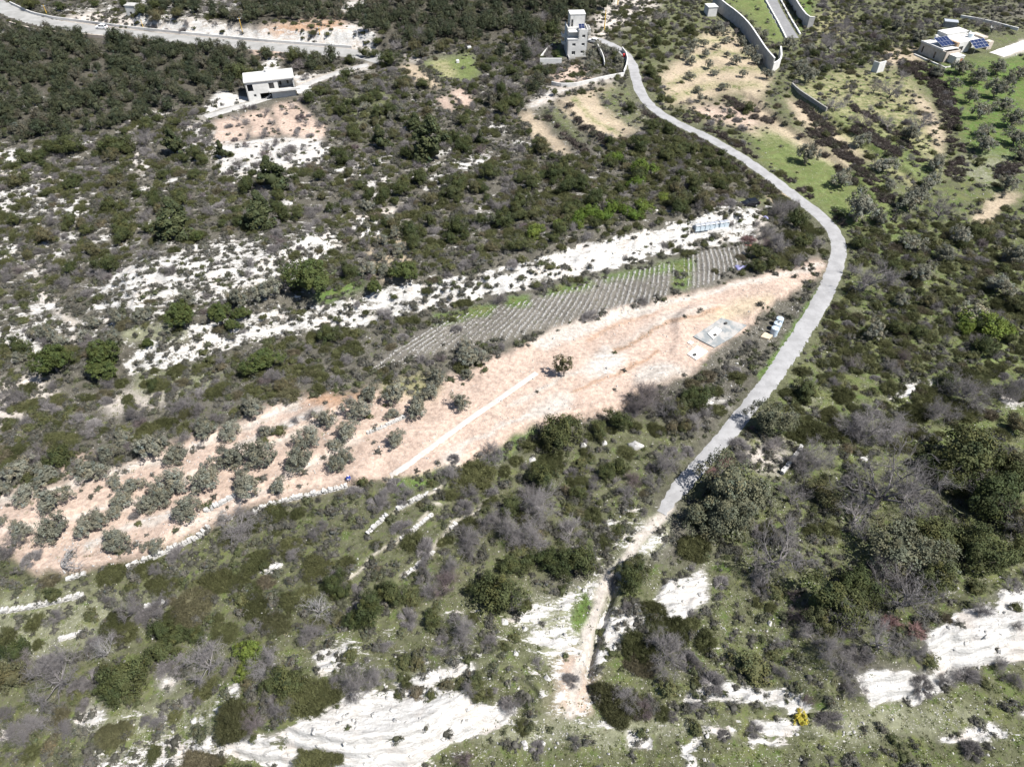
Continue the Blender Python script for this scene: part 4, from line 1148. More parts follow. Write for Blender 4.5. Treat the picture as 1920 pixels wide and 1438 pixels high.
class MB:
    """collects boxes, prisms, tubes; build() makes ONE mesh object"""
    def __init__(self):
        self.v, self.f = [], []
    def add(self, V, Fs):
        k = len(self.v)
        self.v += [tuple(map(float, p)) for p in V]
        self.f += [tuple(int(i) + k for i in f) for f in Fs]
        return self
    def box(self, x0, x1, y0, y1, z0, z1):
        V = [(x, y, z) for z in (z0, z1) for y in (y0, y1) for x in (x0, x1)]
        return self.add(V, [(0, 2, 3, 1), (4, 5, 7, 6), (0, 1, 5, 4), (2, 6, 7, 3), (0, 4, 6, 2), (1, 3, 7, 5)])
    def bbox(self, x0, x1, y0, y1, z0, z1, b=.03):
        """box with chamfered top and corners"""
        b = min(b, (x1 - x0) / 3, (y1 - y0) / 3, (z1 - z0) / 3)
        ring = lambda i, z: [(x0 + b + i, y0 + i, z), (x1 - b - i, y0 + i, z), (x1 - i, y0 + b + i, z), (x1 - i, y1 - b - i, z), (x1 - b - i, y1 - i, z), (x0 + b + i, y1 - i, z), (x0 + i, y1 - b - i, z), (x0 + i, y0 + b + i, z)]
        V = ring(0, z0) + ring(0, z1 - b) + ring(b * .9, z1)
        Fs = [tuple(range(7, -1, -1)), tuple(range(16, 24))]
        for k in range(2):
            for i in range(8):
                j = (i + 1) % 8
                Fs.append((8 * k + i, 8 * k + j, 8 * k + 8 + j, 8 * k + 8 + i))
        return self.add(V, Fs)
    def prism(self, pts, z0, z1):
        n = len(pts)
        V = [(*p, z0) for p in pts] + [(*p, z1) for p in pts]
        return self.add(V, [tuple(range(n - 1, -1, -1)), tuple(range(n, 2 * n))] + [(i, (i + 1) % n, n + (i + 1) % n, n + i) for i in range(n)])
    def extr(self, prof, y0, y1):
        """profile in x,z extruded along y"""
        n = len(prof)
        V = [(x, y0, z) for x, z in prof] + [(x, y1, z) for x, z in prof]
        return self.add(V, [tuple(range(n)), tuple(range(2 * n - 1, n - 1, -1))] + [((i + 1) % n, i, n + i, n + (i + 1) % n) for i in range(n)])
    def cyl(self, p0, p1, r0, r1=None, n=10):
        p0, p1 = np.array(p0, float), np.array(p1, float)
        r1 = r0 if r1 is None else r1
        d = norm(p1 - p0)
        ref = np.array([1., 0, 0]) if abs(d[2]) > .9 else np.array([0, 0, 1.])
        a = norm(np.cross(d, ref)); b = np.cross(d, a)
        V = []
        for p, r in ((p0, r0), (p1, r1)):
            for k in range(n):
                t = 2 * math.pi * k / n
                V.append(p + (a * math.cos(t) + b * math.sin(t)) * r)
        return self.add(V, [tuple(range(n - 1, -1, -1)), tuple(range(n, 2 * n))] + [(i, (i + 1) % n, n + (i + 1) % n, n + i) for i in range(n)])
    def wall(self, o, ux, W, Hh, T, holes=()):
        """upright slab W x Hh, thickness T, with holes (x0,x1,z0,z1) and their reveals; o = lower left corner of the outer face, ux = direction along it; outside is to the right of ux"""
        ux = np.array([*ux, 0.]) / np.hypot(*ux)
        uz = np.array([0, 0, 1.])
        uin = np.array([-ux[1], ux[0], 0])
        o = np.array(o, float)
        xs = sorted({0, W, *[h[0] for h in holes], *[h[1] for h in holes]})
        zs = sorted({0, Hh, *[h[2] for h in holes], *[h[3] for h in holes]})
        solid = np.zeros((len(xs) + 1, len(zs) + 1), bool)
        for i in range(len(xs) - 1):
            for k in range(len(zs) - 1):
                cx, cz = (xs[i] + xs[i + 1]) / 2, (zs[k] + zs[k + 1]) / 2
                solid[i + 1, k + 1] = not any(h[0] < cx < h[1] and h[2] < cz < h[3] for h in holes)
        pt = lambda x, z, t: o + ux * x + uz * z + uin * t
        for i in range(len(xs) - 1):
            for k in range(len(zs) - 1):
                if not solid[i + 1, k + 1]:
                    continue
                x0, x1, z0, z1 = xs[i], xs[i + 1], zs[k], zs[k + 1]
                self.add([pt(x0, z0, 0), pt(x1, z0, 0), pt(x1, z1, 0), pt(x0, z1, 0)], [(0, 1, 2, 3)])
                self.add([pt(x0, z0, T), pt(x1, z0, T), pt(x1, z1, T), pt(x0, z1, T)], [(3, 2, 1, 0)])
                for di, dk, e in ((-1, 0, (x0, z0, x0, z1)), (1, 0, (x1, z0, x1, z1)), (0, -1, (x0, z0, x1, z0)), (0, 1, (x0, z1, x1, z1))):
                    if not solid[i + 1 + di, k + 1 + dk]:
                        self.add([pt(e[0], e[1], 0), pt(e[2], e[3], 0), pt(e[2], e[3], T), pt(e[0], e[1], T)], [(0, 1, 2, 3)])
        return self
    def build(self, name, mat, parent=None, smooth=False):
        me = bpy.data.meshes.new(name)
        me.from_pydata(self.v, [], self.f)
        bm = bmesh.new(); bm.from_mesh(me)
        bmesh.ops.recalc_face_normals(bm, faces=bm.faces)
        bm.to_mesh(me); bm.free()
        if smooth:
            for p in me.polygons:
                p.use_smooth = True
        me.materials.append(mat)
        return link(name, me, parent)

# ------------------------------------------------------------------ landmarks used in the labels
ANCH = [('the bend of the grey road', 1575, 466), ('the black parked car', 1405, 382), ('the row of pale blue bins', 1330, 422), ('the round water tanks', 1452, 612),
        ('the grey concrete pad', 1350, 622), ('the person in blue', 655, 895), ('the big stone pine', 582, 520), ('the grey tower house', 1080, 85), ('the concrete house', 505, 165),
        ('the beige villa', 1800, 90), ('the paved driveway', 1465, 40), ('the small white hut', 1330, 18), ('the road\'s lower end', 1240, 958), ('the bottom white cliff', 780, 1370),
        ('the rightmost white cliff', 1860, 1190), ('the ploughed rows', 1120, 555), ('the lone slim tree', 1048, 670), ('the white concrete path', 860, 800), ('the yellow bush', 1500, 1345),
        ('the stony road end', 1080, 1200), ('the highway', 350, 76), ('the bright green thicket', 1110, 400), ('the white path fork', 120, 608), ('the pink house plots', 520, 235),
        ('the tan strip fields', 1040, 250), ('the tan track at right', 1865, 390), ('the big round boulder', 998, 860), ('the long stone wall', 80, 1135), ('the terrace wall', 320, 1030),
        ('the yellow-green shrub', 1845, 620), ('the white bedrock slab', 240, 515), ('the pale clearing', 710, 415), ('the tall dark conifer', 490, 380), ('the bramble hedge', 1785, 240),
        ('the bare tree by the bend', 1630, 510), ('the pale roadside tree', 1445, 785), ('the pale leafless tree', 110, 1050)]
ANP = at([a[1] for a in ANCH], [a[2] for a in ANCH])
ANCH_MORE = [('the white car on the highway', 192, 53), ('the highway curve at left', 30, 24), ('the leaning yellow pole', 455, 62), ('the hut above the highway', 240, 30), ('the red soil by the highway', 505, 100), ('the bare ledges at far left', 60, 192), ('the white rubble bank', 425, 195),
             ('the highway\'s right end', 668, 101), ('the orange cutting', 600, 50), ('the white clearing in the woods', 660, 8), ('the pole at the top edge', 1158, 8), ('the small green field', 850, 125), ('the white track at left', 30, 292),
             ('the gate wall', 1640, 135), ('the white sheet in the clearing', 1622, 857), ('the cream blossoming tree', 1827, 587), ('the white rock at right', 1705, 735), ('the ledge at the right edge', 1905, 750), ('the grey field wall', 1515, 185), ('the woods\' lower corner', 230, 235), ('the upper woods', 900, 40)]
ANCH += ANCH_MORE
ANP = at([a[1] for a in ANCH], [a[2] for a in ANCH])
ORD = ['nearest', 'second nearest', 'third nearest', 'fourth nearest', 'fifth nearest', 'sixth nearest', 'seventh nearest', 'eighth nearest', 'ninth nearest', 'tenth nearest', 'eleventh nearest', 'twelfth nearest', 'thirteenth nearest', 'fourteenth nearest', 'fifteenth nearest', 'sixteenth nearest']

def label_all(recs, look, noun, group):
    """one label for each: its look, then which neighbour of which landmark it is"""
    if not recs:
        return
    bins = {}
    for r in recs:
        d = np.hypot(ANP[:, 0] - r['x'], ANP[:, 1] - r['y']) + np.where(np.hypot(ANP[:, 0] - r['x'], ANP[:, 1] - r['y']) < 1.5, 99, 0)
        k = int(d.argmin())
        a = ANCH[k]
        du, dv = r['u'] - a[1], (r['v'] - a[2]) * 1.3
        dr = ('right of' if du > 0 else 'left of') if abs(du) > abs(dv) else ('just below' if dv > 0 else 'just above')
        dr = dr if d[k] < 14 or 'just' not in dr else dr.replace('just ', '')
        bins.setdefault((a[0], dr.replace('just ', '')), []).append((d[k], r))
    for (a, dr), L in bins.items():
        L.sort(key=lambda t: t[0])
        for i, (dd, r) in enumerate(L):
            lk = look(r)
            if i < len(ORD):
                r['label'] = f'{lk} {noun}, {ORD[i]} {dr} {a}'
            else:
                r['label'] = f'{noun} among many alike, farther off {dr} {a}'
            r['group'] = group

# ------------------------------------------------------------------ plants: those placed from the photograph one by one, (centre x, centre y, crown width) in pixels
HERO = []
def hz(kind, ox, oy, lst, k=3.0, **kw):
    for t in lst:
        HERO.append(dict(kind=kind, u=ox + t[0] / k, v=oy + t[1] / k, w=t[2] / k, **kw))
hz('olive', 0, 720, [(1420, 130, 165), (1155, 250, 150), (1295, 265, 140), (850, 360, 190), (985, 405, 150), (1450, 400, 210), (1300, 430, 150), (1165, 530, 210), (975, 560, 180), (1680, 430, 190), (1740, 300, 170), (1835, 205, 120),
    (1380, 560, 190), (1565, 580, 110), (500, 490, 200), (610, 400, 140), (640, 550, 110), (750, 570, 120), (690, 640, 150), (830, 680, 140), (920, 640, 140), (1055, 700, 200), (145, 620, 150), (290, 660, 190), (245, 510, 160), (105, 490, 150),
    (115, 830, 170), (295, 830, 190), (480, 810, 160), (560, 770, 140), (650, 880, 170), (865, 910, 120), (1890, 340, 110), (1890, 460, 120), (690, 300, 130), (20, 590, 90), (10, 770, 70), (1500, 270, 90), (650, 720, 110)])
hz('olive', 640, 720, [(90, 150, 170), (40, 270, 140), (20, 420, 120), (300, 60, 150), (290, 165, 90), (430, 140, 150), (500, 50, 120), (310, 315, 125), (670, 110, 120), (160, 60, 120)])
hz('olive', 640, 360, [(540, 1050, 130), (730, 930, 170), (710, 1030, 90), (700, 880, 110), (150, 80, 90), (270, 150, 80), (305, 230, 90), (235, 280, 80), (325, 325, 100), (220, 365, 80), (160, 440, 100), (245, 440, 90), (140, 190, 70)])
hz('olive', 1280, 0, [(200, 165, 90), (130, 305, 60), (185, 265, 55), (300, 345, 65), (150, 370, 62), (40, 430, 62), (85, 505, 62), (100, 555, 52), (225, 490, 62), (370, 300, 100), (340, 420, 52), (180, 410, 52), (250, 310, 42), (330, 240, 62), (120, 250, 52),
    (240, 230, 52), (50, 350, 62), (480, 420, 84), (60, 270, 80), (20, 320, 60), (420, 340, 70), (1570, 380, 115), (1530, 475, 92), (1665, 430, 132), (1775, 385, 112), (1620, 550, 102), (1680, 635, 122), (1770, 510, 132), (1810, 590, 112), (1860, 680, 132),
    (1700, 730, 112), (1705, 810, 142), (1880, 780, 130), (1840, 460, 100), (1430, 410, 84), (1340, 215, 74), (1210, 150, 64), (1900, 870, 102), (1830, 1040, 122), (700, 880, 142), (1140, 930, 132), (1000, 800, 112), (1390, 1030, 142), (1430, 920, 142),
    (660, 360, 84), (700, 430, 120), (900, 1010, 150), (600, 250, 90), (720, 270, 100), (1280, 760, 110), (1170, 1040, 90), (1895, 420, 90), (420, 180, 60), (460, 200, 60)])
hz('olive', 1280, 360, [(1000, 110, 210), (1300, 50, 190), (1475, 350, 120), (1290, 290, 130), (1350, 460, 150), (1230, 610, 110), (1080, 790, 150), (1110, 150, 110), (1870, 360, 150), (1790, 520, 170), (1560, 250, 130)])
hz('olive', 0, 360, [(520, 735, 95), (660, 715, 120), (805, 690, 130), (1050, 600, 130), (1340, 600, 140), (1500, 560, 180), (250, 800, 130), (340, 840, 120), (100, 930, 100), (640, 820, 110), (480, 820, 90), (160, 920, 70)])
hz('olive', 640, 0, [(225, 620, 70), (275, 650, 60), (340, 600, 70), (130, 600, 60), (330, 660, 60), (150, 500, 60), (170, 470, 50), (1400, 310, 80), (1390, 370, 70), (1480, 280, 70), (1560, 330, 70), (1530, 290, 60), (1440, 250, 60), (1390, 430, 50)])
hz('spring', 640, 0, [(1700, 950, 140), (1540, 890, 90), (1660, 1030, 110)])
hz('spring', 640, 360, [(1390, 110, 140), (1470, 130, 120), (1520, 90, 110), (1330, 150, 110), (1640, 130, 100), (1700, 80, 110), (1820, 30, 90), (1340, 190, 60), (1220, 180, 90), (1090, 230, 110), (1590, 100, 80)])
hz('spring', 0, 1078, [(1400, 430, 160), (1370, 540, 110)])
hz('oak', 640, 720, [(1560, 205, 150), (1450, 250, 130), (1240, 270, 270), (1130, 550, 190), (1510, 490, 130), (1570, 470, 130), (970, 1020, 170), (1190, 1000, 210), (1330, 990, 220), (1620, 1030, 180), (1060, 990, 100), (1330, 610, 100), (950, 690, 150), (1900, 130, 150)])
hz('paleoak', 1280, 720, [(490, 190, 265), (270, 560, 400), (330, 690, 330), (200, 760, 300), (1250, 930, 380), (1400, 1000, 300)])
hz('oak', 1280, 720, [(1600, 390, 390), (1450, 450, 210), (1870, 470, 210), (1730, 640, 350), (1560, 850, 260), (790, 600, 220), (1840, 560, 240), (1850, 760, 260), (1700, 940, 320), (1420, 860, 260), (110, 60, 150), (60, 80, 160), (700, 30, 160), (1880, 950, 220), (1800, 430, 200), (1500, 560, 160), (1880, 230, 130)])
hz('broom', 1280, 720, [(740, 240, 210), (830, 165, 140), (910, 60, 120), (660, 270, 140), (1320, 150, 180), (1420, 60, 200), (1560, 120, 200), (70, 900, 200), (200, 140, 90)])
hz('bare', 1280, 720, [(1080, 250, 300), (960, 230, 200), (1440, 170, 220), (740, 420, 280), (680, 470, 200), (1580, 60, 250), (1220, 250, 150), (1830, 60, 200), (250, 300, 100), (110, 420, 80)])
hz('baretree', 1280, 720, [(560, 960, 400), (1150, 590, 560), (1350, 620, 330), (1840, 780, 260), (620, 620, 220), (980, 740, 280), (1150, 1010, 240), (1640, 520, 240), (1540, 850, 130), (1700, 350, 220)])
hz('oak', 1280, 1078, [(870, 130, 380), (780, 250, 200), (1000, 60, 260), (1430, 20, 280)])
hz('baretree', 1280, 1078, [(1290, 110, 420), (1110, 370, 270), (950, 250, 260), (1140, 30, 230), (1850, 60, 130)])
hz('bare', 1280, 1078, [(720, 330, 180), (830, 430, 200), (900, 540, 200), (950, 640, 160), (1320, 420, 180), (1350, 620, 150), (1480, 590, 130), (1600, 550, 130), (1870, 600, 110), (1870, 280, 100), (1780, 510, 110), (700, 700, 90), (550, 380, 100), (650, 230, 120), (1000, 440, 150), (40, 480, 130), (80, 740, 90)])
hz('mound', 1280, 1078, [(400, 530, 200), (520, 90, 140), (1700, 600, 80), (520, 450, 90), (90, 600, 80), (1390, 480, 130), (1650, 80, 100), (1880, 180, 90)])
hz('flower', 1280, 1078, [(665, 800, 84)])
hz('oak', 640, 1078, [(160, 190, 240), (290, 110, 180), (60, 260, 130), (900, 120, 260), (800, 60, 160), (1650, 30, 200), (0, 100, 110)])
hz('mound', 640, 1078, [(600, 615, 95), (670, 600, 60), (420, 665, 95), (505, 675, 85), (745, 600, 120), (430, 490, 130), (350, 490, 110), (320, 680, 70), (980, 350, 90), (920, 400, 80), (1850, 640, 140)])
hz('broom', 640, 1078, [(1760, 190, 150), (1680, 400, 190), (1800, 290, 180), (1540, 720, 260), (1650, 720, 130), (1890, 300, 160), (1690, 500, 160)])
hz('bare', 640, 1078, [(670, 330, 250), (90, 610, 270), (370, 240, 130), (1830, 440, 270), (480, 60, 180), (590, 60, 190), (830, 380, 100), (180, 590, 150), (720, 640, 110), (1110, 500, 80), (1600, 700, 160), (270, 560, 100), (960, 170, 120)])
hz('bare', 640, 720, [(700, 900, 240), (830, 770, 170), (1130, 700, 280), (960, 820, 240), (1060, 890, 240), (1290, 830, 190), (1040, 640, 160), (850, 410, 190), (600, 510, 130), (1730, 100, 250), (1820, 160, 180), (720, 620, 130), (340, 800, 120), (470, 920, 120), (690, 690, 110), (1750, 560, 130), (1850, 470, 190), (1640, 540, 130), (1600, 620, 140), (1420, 580, 80), (1750, 720, 70), (600, 1040, 160), (250, 620, 110), (360, 620, 120)])
hz('broom', 640, 720, [(720, 510, 250), (1180, 410, 170), (990, 430, 80), (920, 490, 80), (810, 490, 110), (1180, 470, 120), (1180, 300, 140), (560, 885, 60), (200, 900, 60), (1770, 250, 110), (30, 1000, 110), (1380, 380, 80)])
hz('oak', 0, 1078, [(690, 560, 300), (900, 430, 210), (60, 570, 220), (1610, 590, 230), (1520, 620, 130), (620, 660, 170), (80, 420, 190), (1880, 40, 150), (980, 350, 150), (1100, 340, 120)])
hz('bare', 0, 1078, [(330, 590, 360), (1170, 500, 330), (1500, 500, 190), (190, 850, 180), (370, 880, 140), (30, 780, 120), (730, 210, 200), (1760, 340, 160), (1560, 750, 170), (540, 390, 150), (110, 500, 170), (1430, 290, 110), (1890, 600, 90), (130, 920, 110), (880, 820, 110), (1060, 700, 80), (260, 500, 150), (430, 640, 120)])
hz('palebare', 0, 1078, [(1790, 200, 220), (600, 440, 200), (1480, 560, 150)])
hz('broom', 0, 1078, [(1320, 810, 290), (1760, 660, 290), (620, 890, 180), (1140, 1010, 290), (1800, 1000, 300), (1070, 190, 260), (640, 280, 190), (1550, 270, 150), (1270, 320, 150), (1430, 170, 160), (930, 110, 60), (1220, 250, 80), (1210, 30, 180), (1340, 30, 160), (1500, 30, 110), (860, 1010, 100), (170, 1000, 110), (1700, 110, 130), (930, 250, 150)])
hz('broom', 0, 720, [(610, 1045, 170), (1640, 915, 150), (1450, 980, 160), (1400, 780, 130), (1560, 720, 140), (400, 130, 65), (930, 220, 110), (840, 250, 120), (1040, 245, 100), (280, 300, 90), (390, 310, 90), (1040, 130, 60), (720, 80, 70), (1290, 870, 110), (1770, 1030, 200), (90, 360, 130), (20, 460, 70)])
hz('bare', 0, 720, [(1330, 800, 260), (220, 410, 150), (60, 920, 170), (170, 980, 120), (760, 175, 150), (440, 200, 120), (730, 360, 90), (1020, 120, 140), (90, 80, 130), (1750, 180, 80), (1660, 210, 60), (1480, 270, 110), (1130, 350, 60)])
hz('paletree', 0, 720, [(330, 1010, 290), (1290, 740, 190)])
hz('baretree', 1280, 360, [(1040, 480, 290), (1450, 110, 180), (560, 80, 130), (940, 430, 120)])
hz('baretree', 1280, 0, [(1160, 690, 130), (1010, 680, 110), (1350, 690, 170), (1180, 500, 170), (840, 250, 160), (900, 180, 110), (870, 590, 120), (1240, 420, 90), (950, 500, 70), (1080, 500, 90), (1050, 610, 80), (1340, 150, 90), (1580, 60, 90), (1660, 130, 80), (1750, 150, 110)])
hz('baretree', 0, 0, [(810, 790, 130), (1070, 800, 90), (1160, 790, 110), (1340, 920, 120), (265, 700, 80), (925, 570, 70), (1590, 860, 70), (1660, 840, 60), (1330, 660, 60), (1490, 640, 60), (1530, 690, 60), (1640, 600, 50), (1720, 690, 60), (1680, 370, 90)])
hz('baretree', 640, 0, [(1070, 260, 110), (920, 470, 120), (1080, 300, 110), (310, 250, 100), (430, 200, 90), (1210, 410, 50), (1330, 440, 50), (1130, 90, 90), (1790, 90, 110)])
hz('oak', 1280, 360, [(430, 340, 130), (640, 160, 150), (690, 270, 110), (500, 400, 110), (420, 420, 100), (1700, 760, 130)])
hz('broom', 1280, 360, [(580, 220, 130), (740, 210, 100), (600, 340, 130), (570, 40, 110), (660, 350, 100), (640, 240, 110), (700, 190, 90), (570, 390, 100)])
hz('bare', 1280, 360, [(540, 110, 150), (480, 240, 120), (540, 300, 130), (620, 90, 110), (640, 400, 100), (460, 300, 90), (760, 290, 80)])
hz('spring', 1280, 360, [(1700, 740, 210), (1790, 760, 150), (1600, 770, 110)])
hz('blossom', 1280, 360, [(1640, 680, 150)])
hz('conifer', 0, 360, [(960, 110, 210), (1455, 90, 165)])
hz('conifer', 0, 0, [(1510, 950, 170), (1240, 840, 75), (960, 780, 130)])
hz('conifer', 640, 0, [(500, 740, 230), (210, 750, 130), (780, 770, 70), (410, 670, 90)])
hz('stonepine', 0, 360, [(1735, 460, 250), (1015, 695, 165), (1230, 680, 130), (1295, 740, 100), (1360, 680, 95), (290, 940, 180), (570, 890, 190), (560, 960, 180), (1475, 930, 190), (1110, 250, 75), (830, 845, 65)])
hz('stonepine', 640, 360, [(185, 535, 95), (355, 430, 140), (1180, 905, 5)])
hz('oak', 640, 0, [(1180, 180, 120), (260, 320, 120), (50, 340, 70), (130, 300, 70), (180, 300, 70), (410, 260, 80), (560, 270, 80), (1630, 600, 90), (1200, 520, 50), (820, 380, 60)])
hz('oak', 0, 0, [(390, 820, 150), (640, 810, 170), (290, 830, 100), (210, 870, 110), (720, 840, 90), (1340, 400, 150), (130, 30, 100), (335, 30, 80), (530, 20, 60), (790, 50, 100), (880, 90, 90), (1000, 70, 80), (1490, 290, 55), (1395, 250, 50), (420, 1000, 75), (140, 1000, 90), (95, 930, 60), (110, 860, 70), (1650, 320, 110), (1770, 330, 100)])
hz('purple', 1280, 360, [(370, 260, 90)])
hz('purple', 1280, 1078, [(1180, 270, 120), (1330, 310, 110)])
hz('purple', 1280, 720, [(190, 400, 90), (150, 470, 80), (380, 250, 50)])
HERO = [h for h in HERO if h['w'] > 4]

HC = dict(oak=.75, paleoak=.75, olive=.70, spring=.55, broom=.38, mound=.40, bare=.42, palebare=.42, baretree=.60, paletree=.5, conifer=1.15, stonepine=1.15, flower=.5, purple=.4, blossom=.6, woodland=.9, heath=.3)
hu, hv = np.array([h['u'] for h in HERO]), np.array([h['v'] for h in HERO])
p0 = at(hu, hv)
SLIM = dict(olive=1.16, oak=1.18, paleoak=1.16, spring=1.18, stonepine=1.14, conifer=.86, mound=1.18, bare=1.08, broom=1.06)
rr = np.array([h['w'] / SLIM.get(h['kind'], 1.03) for h in HERO]) / 2 / pix_scale(p0.T)
hc = rr * np.array([HC[h['kind']] for h in HERO])
pp = at(hu, hv, hc)
for i in range(len(pp)):      # nothing grows on the carriageway
    for _ in range(12):
        need = min(1.6, rr[i] * .7) - ROADF(pp[i, 0], pp[i, 1])
        if need <= 0 or need > 4:
            break
        g = np.array([ROADF(pp[i, 0] + .3, pp[i, 1]) - ROADF(pp[i, 0] - .3, pp[i, 1]), ROADF(pp[i, 0], pp[i, 1] + .3) - ROADF(pp[i, 0], pp[i, 1] - .3)])
        pp[i, :2] += norm(g) * min(need + .1, .5)
    pp[i, 2] = FIELD(pp[i, 0], pp[i, 1])
PLANTS = []
GRID = {}
def put(x, y, r):
    GRID.setdefault((int(x // 4), int(y // 4)), []).append((x, y, r))
def free(x, y, r, frac):
    i, j = int(x // 4), int(y // 4)
    for a in (-2, -1, 0, 1, 2):
        for b in (-2, -1, 0, 1, 2):
            for (px, py, pr) in GRID.get((i + a, j + b), ()):
                if (px - x) ** 2 + (py - y) ** 2 < (frac * (r + pr)) ** 2:
                    return False
    return True
for h, p, r in zip(HERO, pp, rr):
    PLANTS.append(dict(kind=h['kind'], x=p[0], y=p[1], z=p[2], r=float(r), hero=True))
    put(p[0], p[1], r)

# ------------------------------------------------------------------ plants: the rest, by how thickly each region is grown (per 100 square metres)
DN = {k: np.zeros((MH, MW)) for k in ('woodland', 'oak', 'broom', 'mound', 'bare', 'heath', 'bramble')}
def grow_in(pl, soft=3, line=None, **kw):
    m = blur(line_mask(pl, line) if line else poly_mask(pl), soft)
    for k, v in kw.items():
        DN[k] = DN[k] * (1 - m) + v * m
ALL = [(-9, -9), (1930, -9), (1930, 1450), (-9, 1450)]
grow_in(ALL, 0, oak=0.12, broom=2.28, mound=1.02, bare=1.7, heath=49.98)
grow_in([(-9, 180), (330, 200), (700, 110), (1050, 80), (1030, 180), (980, 215), (1050, 300), (1250, 240), (1460, 350), (1280, 425), (1060, 465), (900, 515), (700, 545), (560, 585), (230, 690), (-9, 690)], 6, oak=0.3, broom=4.94, mound=3.06, bare=4.08, heath=99.96)
grow_in([(460, 300), (700, 250), (900, 300), (1000, 380), (900, 480), (700, 400), (640, 330)], 10, oak=0.6, broom=8.55, mound=3.74, bare=4.08, heath=99.96)
grow_in([(1040, 300), (1200, 240), (1300, 250), (1460, 345), (1440, 365), (1300, 405), (1190, 432), (900, 485), (780, 485), (800, 430), (900, 440), (1000, 380)], 4, oak=1.08, broom=14.25, mound=6.8, bare=3.4, heath=16.8)
grow_in([(-9, 62), (60, 58), (180, 72), (300, 86), (420, 92), (500, 112), (540, 135), (455, 140), (450, 182), (400, 192), (330, 205), (270, 225), (200, 240), (100, 258), (-9, 275)], 3, woodland=12.75, oak=0, broom=1.14, mound=1.02, bare=1.02, heath=6.6)
grow_in([(400, 40), (470, 20), (520, 8), (640, -9), (1110, -9), (1150, 10), (1060, 48), (1040, 62), (1000, 72), (900, 80), (780, 88), (725, 92), (706, 60), (640, 36), (520, 44), (440, 46)], 3, woodland=12.75, oak=0, broom=1.14, mound=1.02, bare=1.02, heath=6.6)
grow_in([(720, 95), (1010, 70), (1050, 95), (1030, 160), (980, 210), (900, 200), (905, 140), (885, 98), (760, 110)], 4, woodland=1.8, oak=1.44, broom=7.6, mound=3.4, bare=5.1, heath=57.12)
grow_in([(270, -5), (400, -5), (410, 40), (300, 36), (262, 25)], 3, woodland=4.5, heath=42.84, broom=1.9)
grow_in([(560, 112), (640, 112), (650, 128), (600, 140), (550, 132)], 2, woodland=10.5)
grow_in([(1130, 60), (1220, 10), (1310, 40), (1300, 90), (1240, 140), (1250, 215), (1330, 250), (1300, 235), (1215, 190), (1200, 120)], 3, oak=1.2, broom=12.35, mound=5.1, bare=5.95, heath=21)
for pl in ([(620, 12), (690, -2), (705, 10), (670, 22), (640, 22)], [(250, 32), (290, 62), (520, 86), (700, 96), (710, 80), (700, 60), (650, 40), (560, 40), (500, 50), (460, 55), (420, 45), (360, 38), (300, 46)]):
    grow_in(pl, 2, woodland=0, oak=0, broom=1.52, mound=1.7, bare=0.51, heath=6.6)
for pl in ([(372, 232), (400, 180), (462, 185), (470, 198), (400, 212)], [(400, 205), (560, 188), (615, 240), (600, 300), (420, 320), (400, 260)], [(455, 140), (560, 130), (600, 145), (640, 135), (690, 118), (700, 130), (560, 170), (480, 196), (465, 190)]):
    grow_in(pl, 2, woodland=0, oak=0, broom=0.57, mound=0.51, bare=2.04, heath=21)
grow_in([(600, 190), (740, 150), (800, 175), (760, 240), (640, 245)], 4, oak=0.72, broom=4.18, mound=4.25, bare=5.95, heath=64.26)
for pl in ([(748, 124), (778, 120), (832, 165), (805, 168)], [(845, 168), (868, 166), (895, 192), (868, 206)], [(815, 182), (836, 180), (860, 210), (828, 206)], [(790, 118), (885, 98), (902, 140), (880, 155), (835, 150)], [(968, 215), (992, 208), (1025, 240), (1076, 290), (1052, 292), (1000, 256)],
           [(1045, 188), (1100, 172), (1130, 215), (1185, 240), (1150, 258), (1110, 245), (1060, 212)], [(985, 200), (1030, 165), (1150, 145), (1165, 150), (1080, 165), (1010, 205)]):
    grow_in(pl, 2, woodland=0, oak=0, broom=0.19, mound=0.17, bare=0.17, heath=1.76)
grow_in([(190, 545), (210, 512), (330, 470), (640, 428), (650, 470), (550, 512), (520, 540), (400, 570), (250, 610), (150, 640), (60, 600), (80, 520)], 5, oak=0, broom=0.76, mound=0.85, bare=2.04, heath=185.64)
grow_in([(225, 690), (330, 620), (480, 588), (640, 566), (800, 532), (990, 492), (1180, 442), (1310, 418), (1400, 384), (1440, 390), (1400, 458), (1260, 474), (1050, 528), (900, 556), (800, 584), (600, 622), (430, 652), (270, 704)], 3, oak=0, broom=0.95, mound=1.53, bare=1.7, heath=85.68)
for pl in ([(1025, 478), (1105, 468), (1110, 490), (1030, 502)], [(1100, 462), (1280, 430), (1282, 446), (1120, 488)], [(208, 520), (240, 502), (270, 500), (262, 522)]):
    grow_in(pl, 1, broom=0, mound=0, bare=0.17, heath=2.2)
grow_in([(-9, 700), (230, 705), (560, 640), (720, 605), (820, 610), (690, 690), (560, 745), (380, 800), (190, 885), (-9, 920)], 5, oak=0.36, broom=7.98, mound=5.44, bare=5.1, heath=78.54)
grow_in([(690, 690), (800, 612), (1262, 488), (1268, 505), (1255, 552), (1100, 600), (850, 655)], 2, oak=0, broom=0, mound=0, bare=0.09, heath=1.1)
grow_in([(1282, 478), (1405, 458), (1340, 530), (1282, 548)], 2, oak=0, broom=0, mound=0, bare=0, heath=0.88)
grow_in([(700, 695), (850, 658), (1000, 625), (1180, 588), (1262, 555), (1400, 492), (1420, 512), (1180, 572), (990, 638), (890, 685), (780, 690)], 2, broom=3.42, mound=3.4, bare=10.2, heath=99.96)
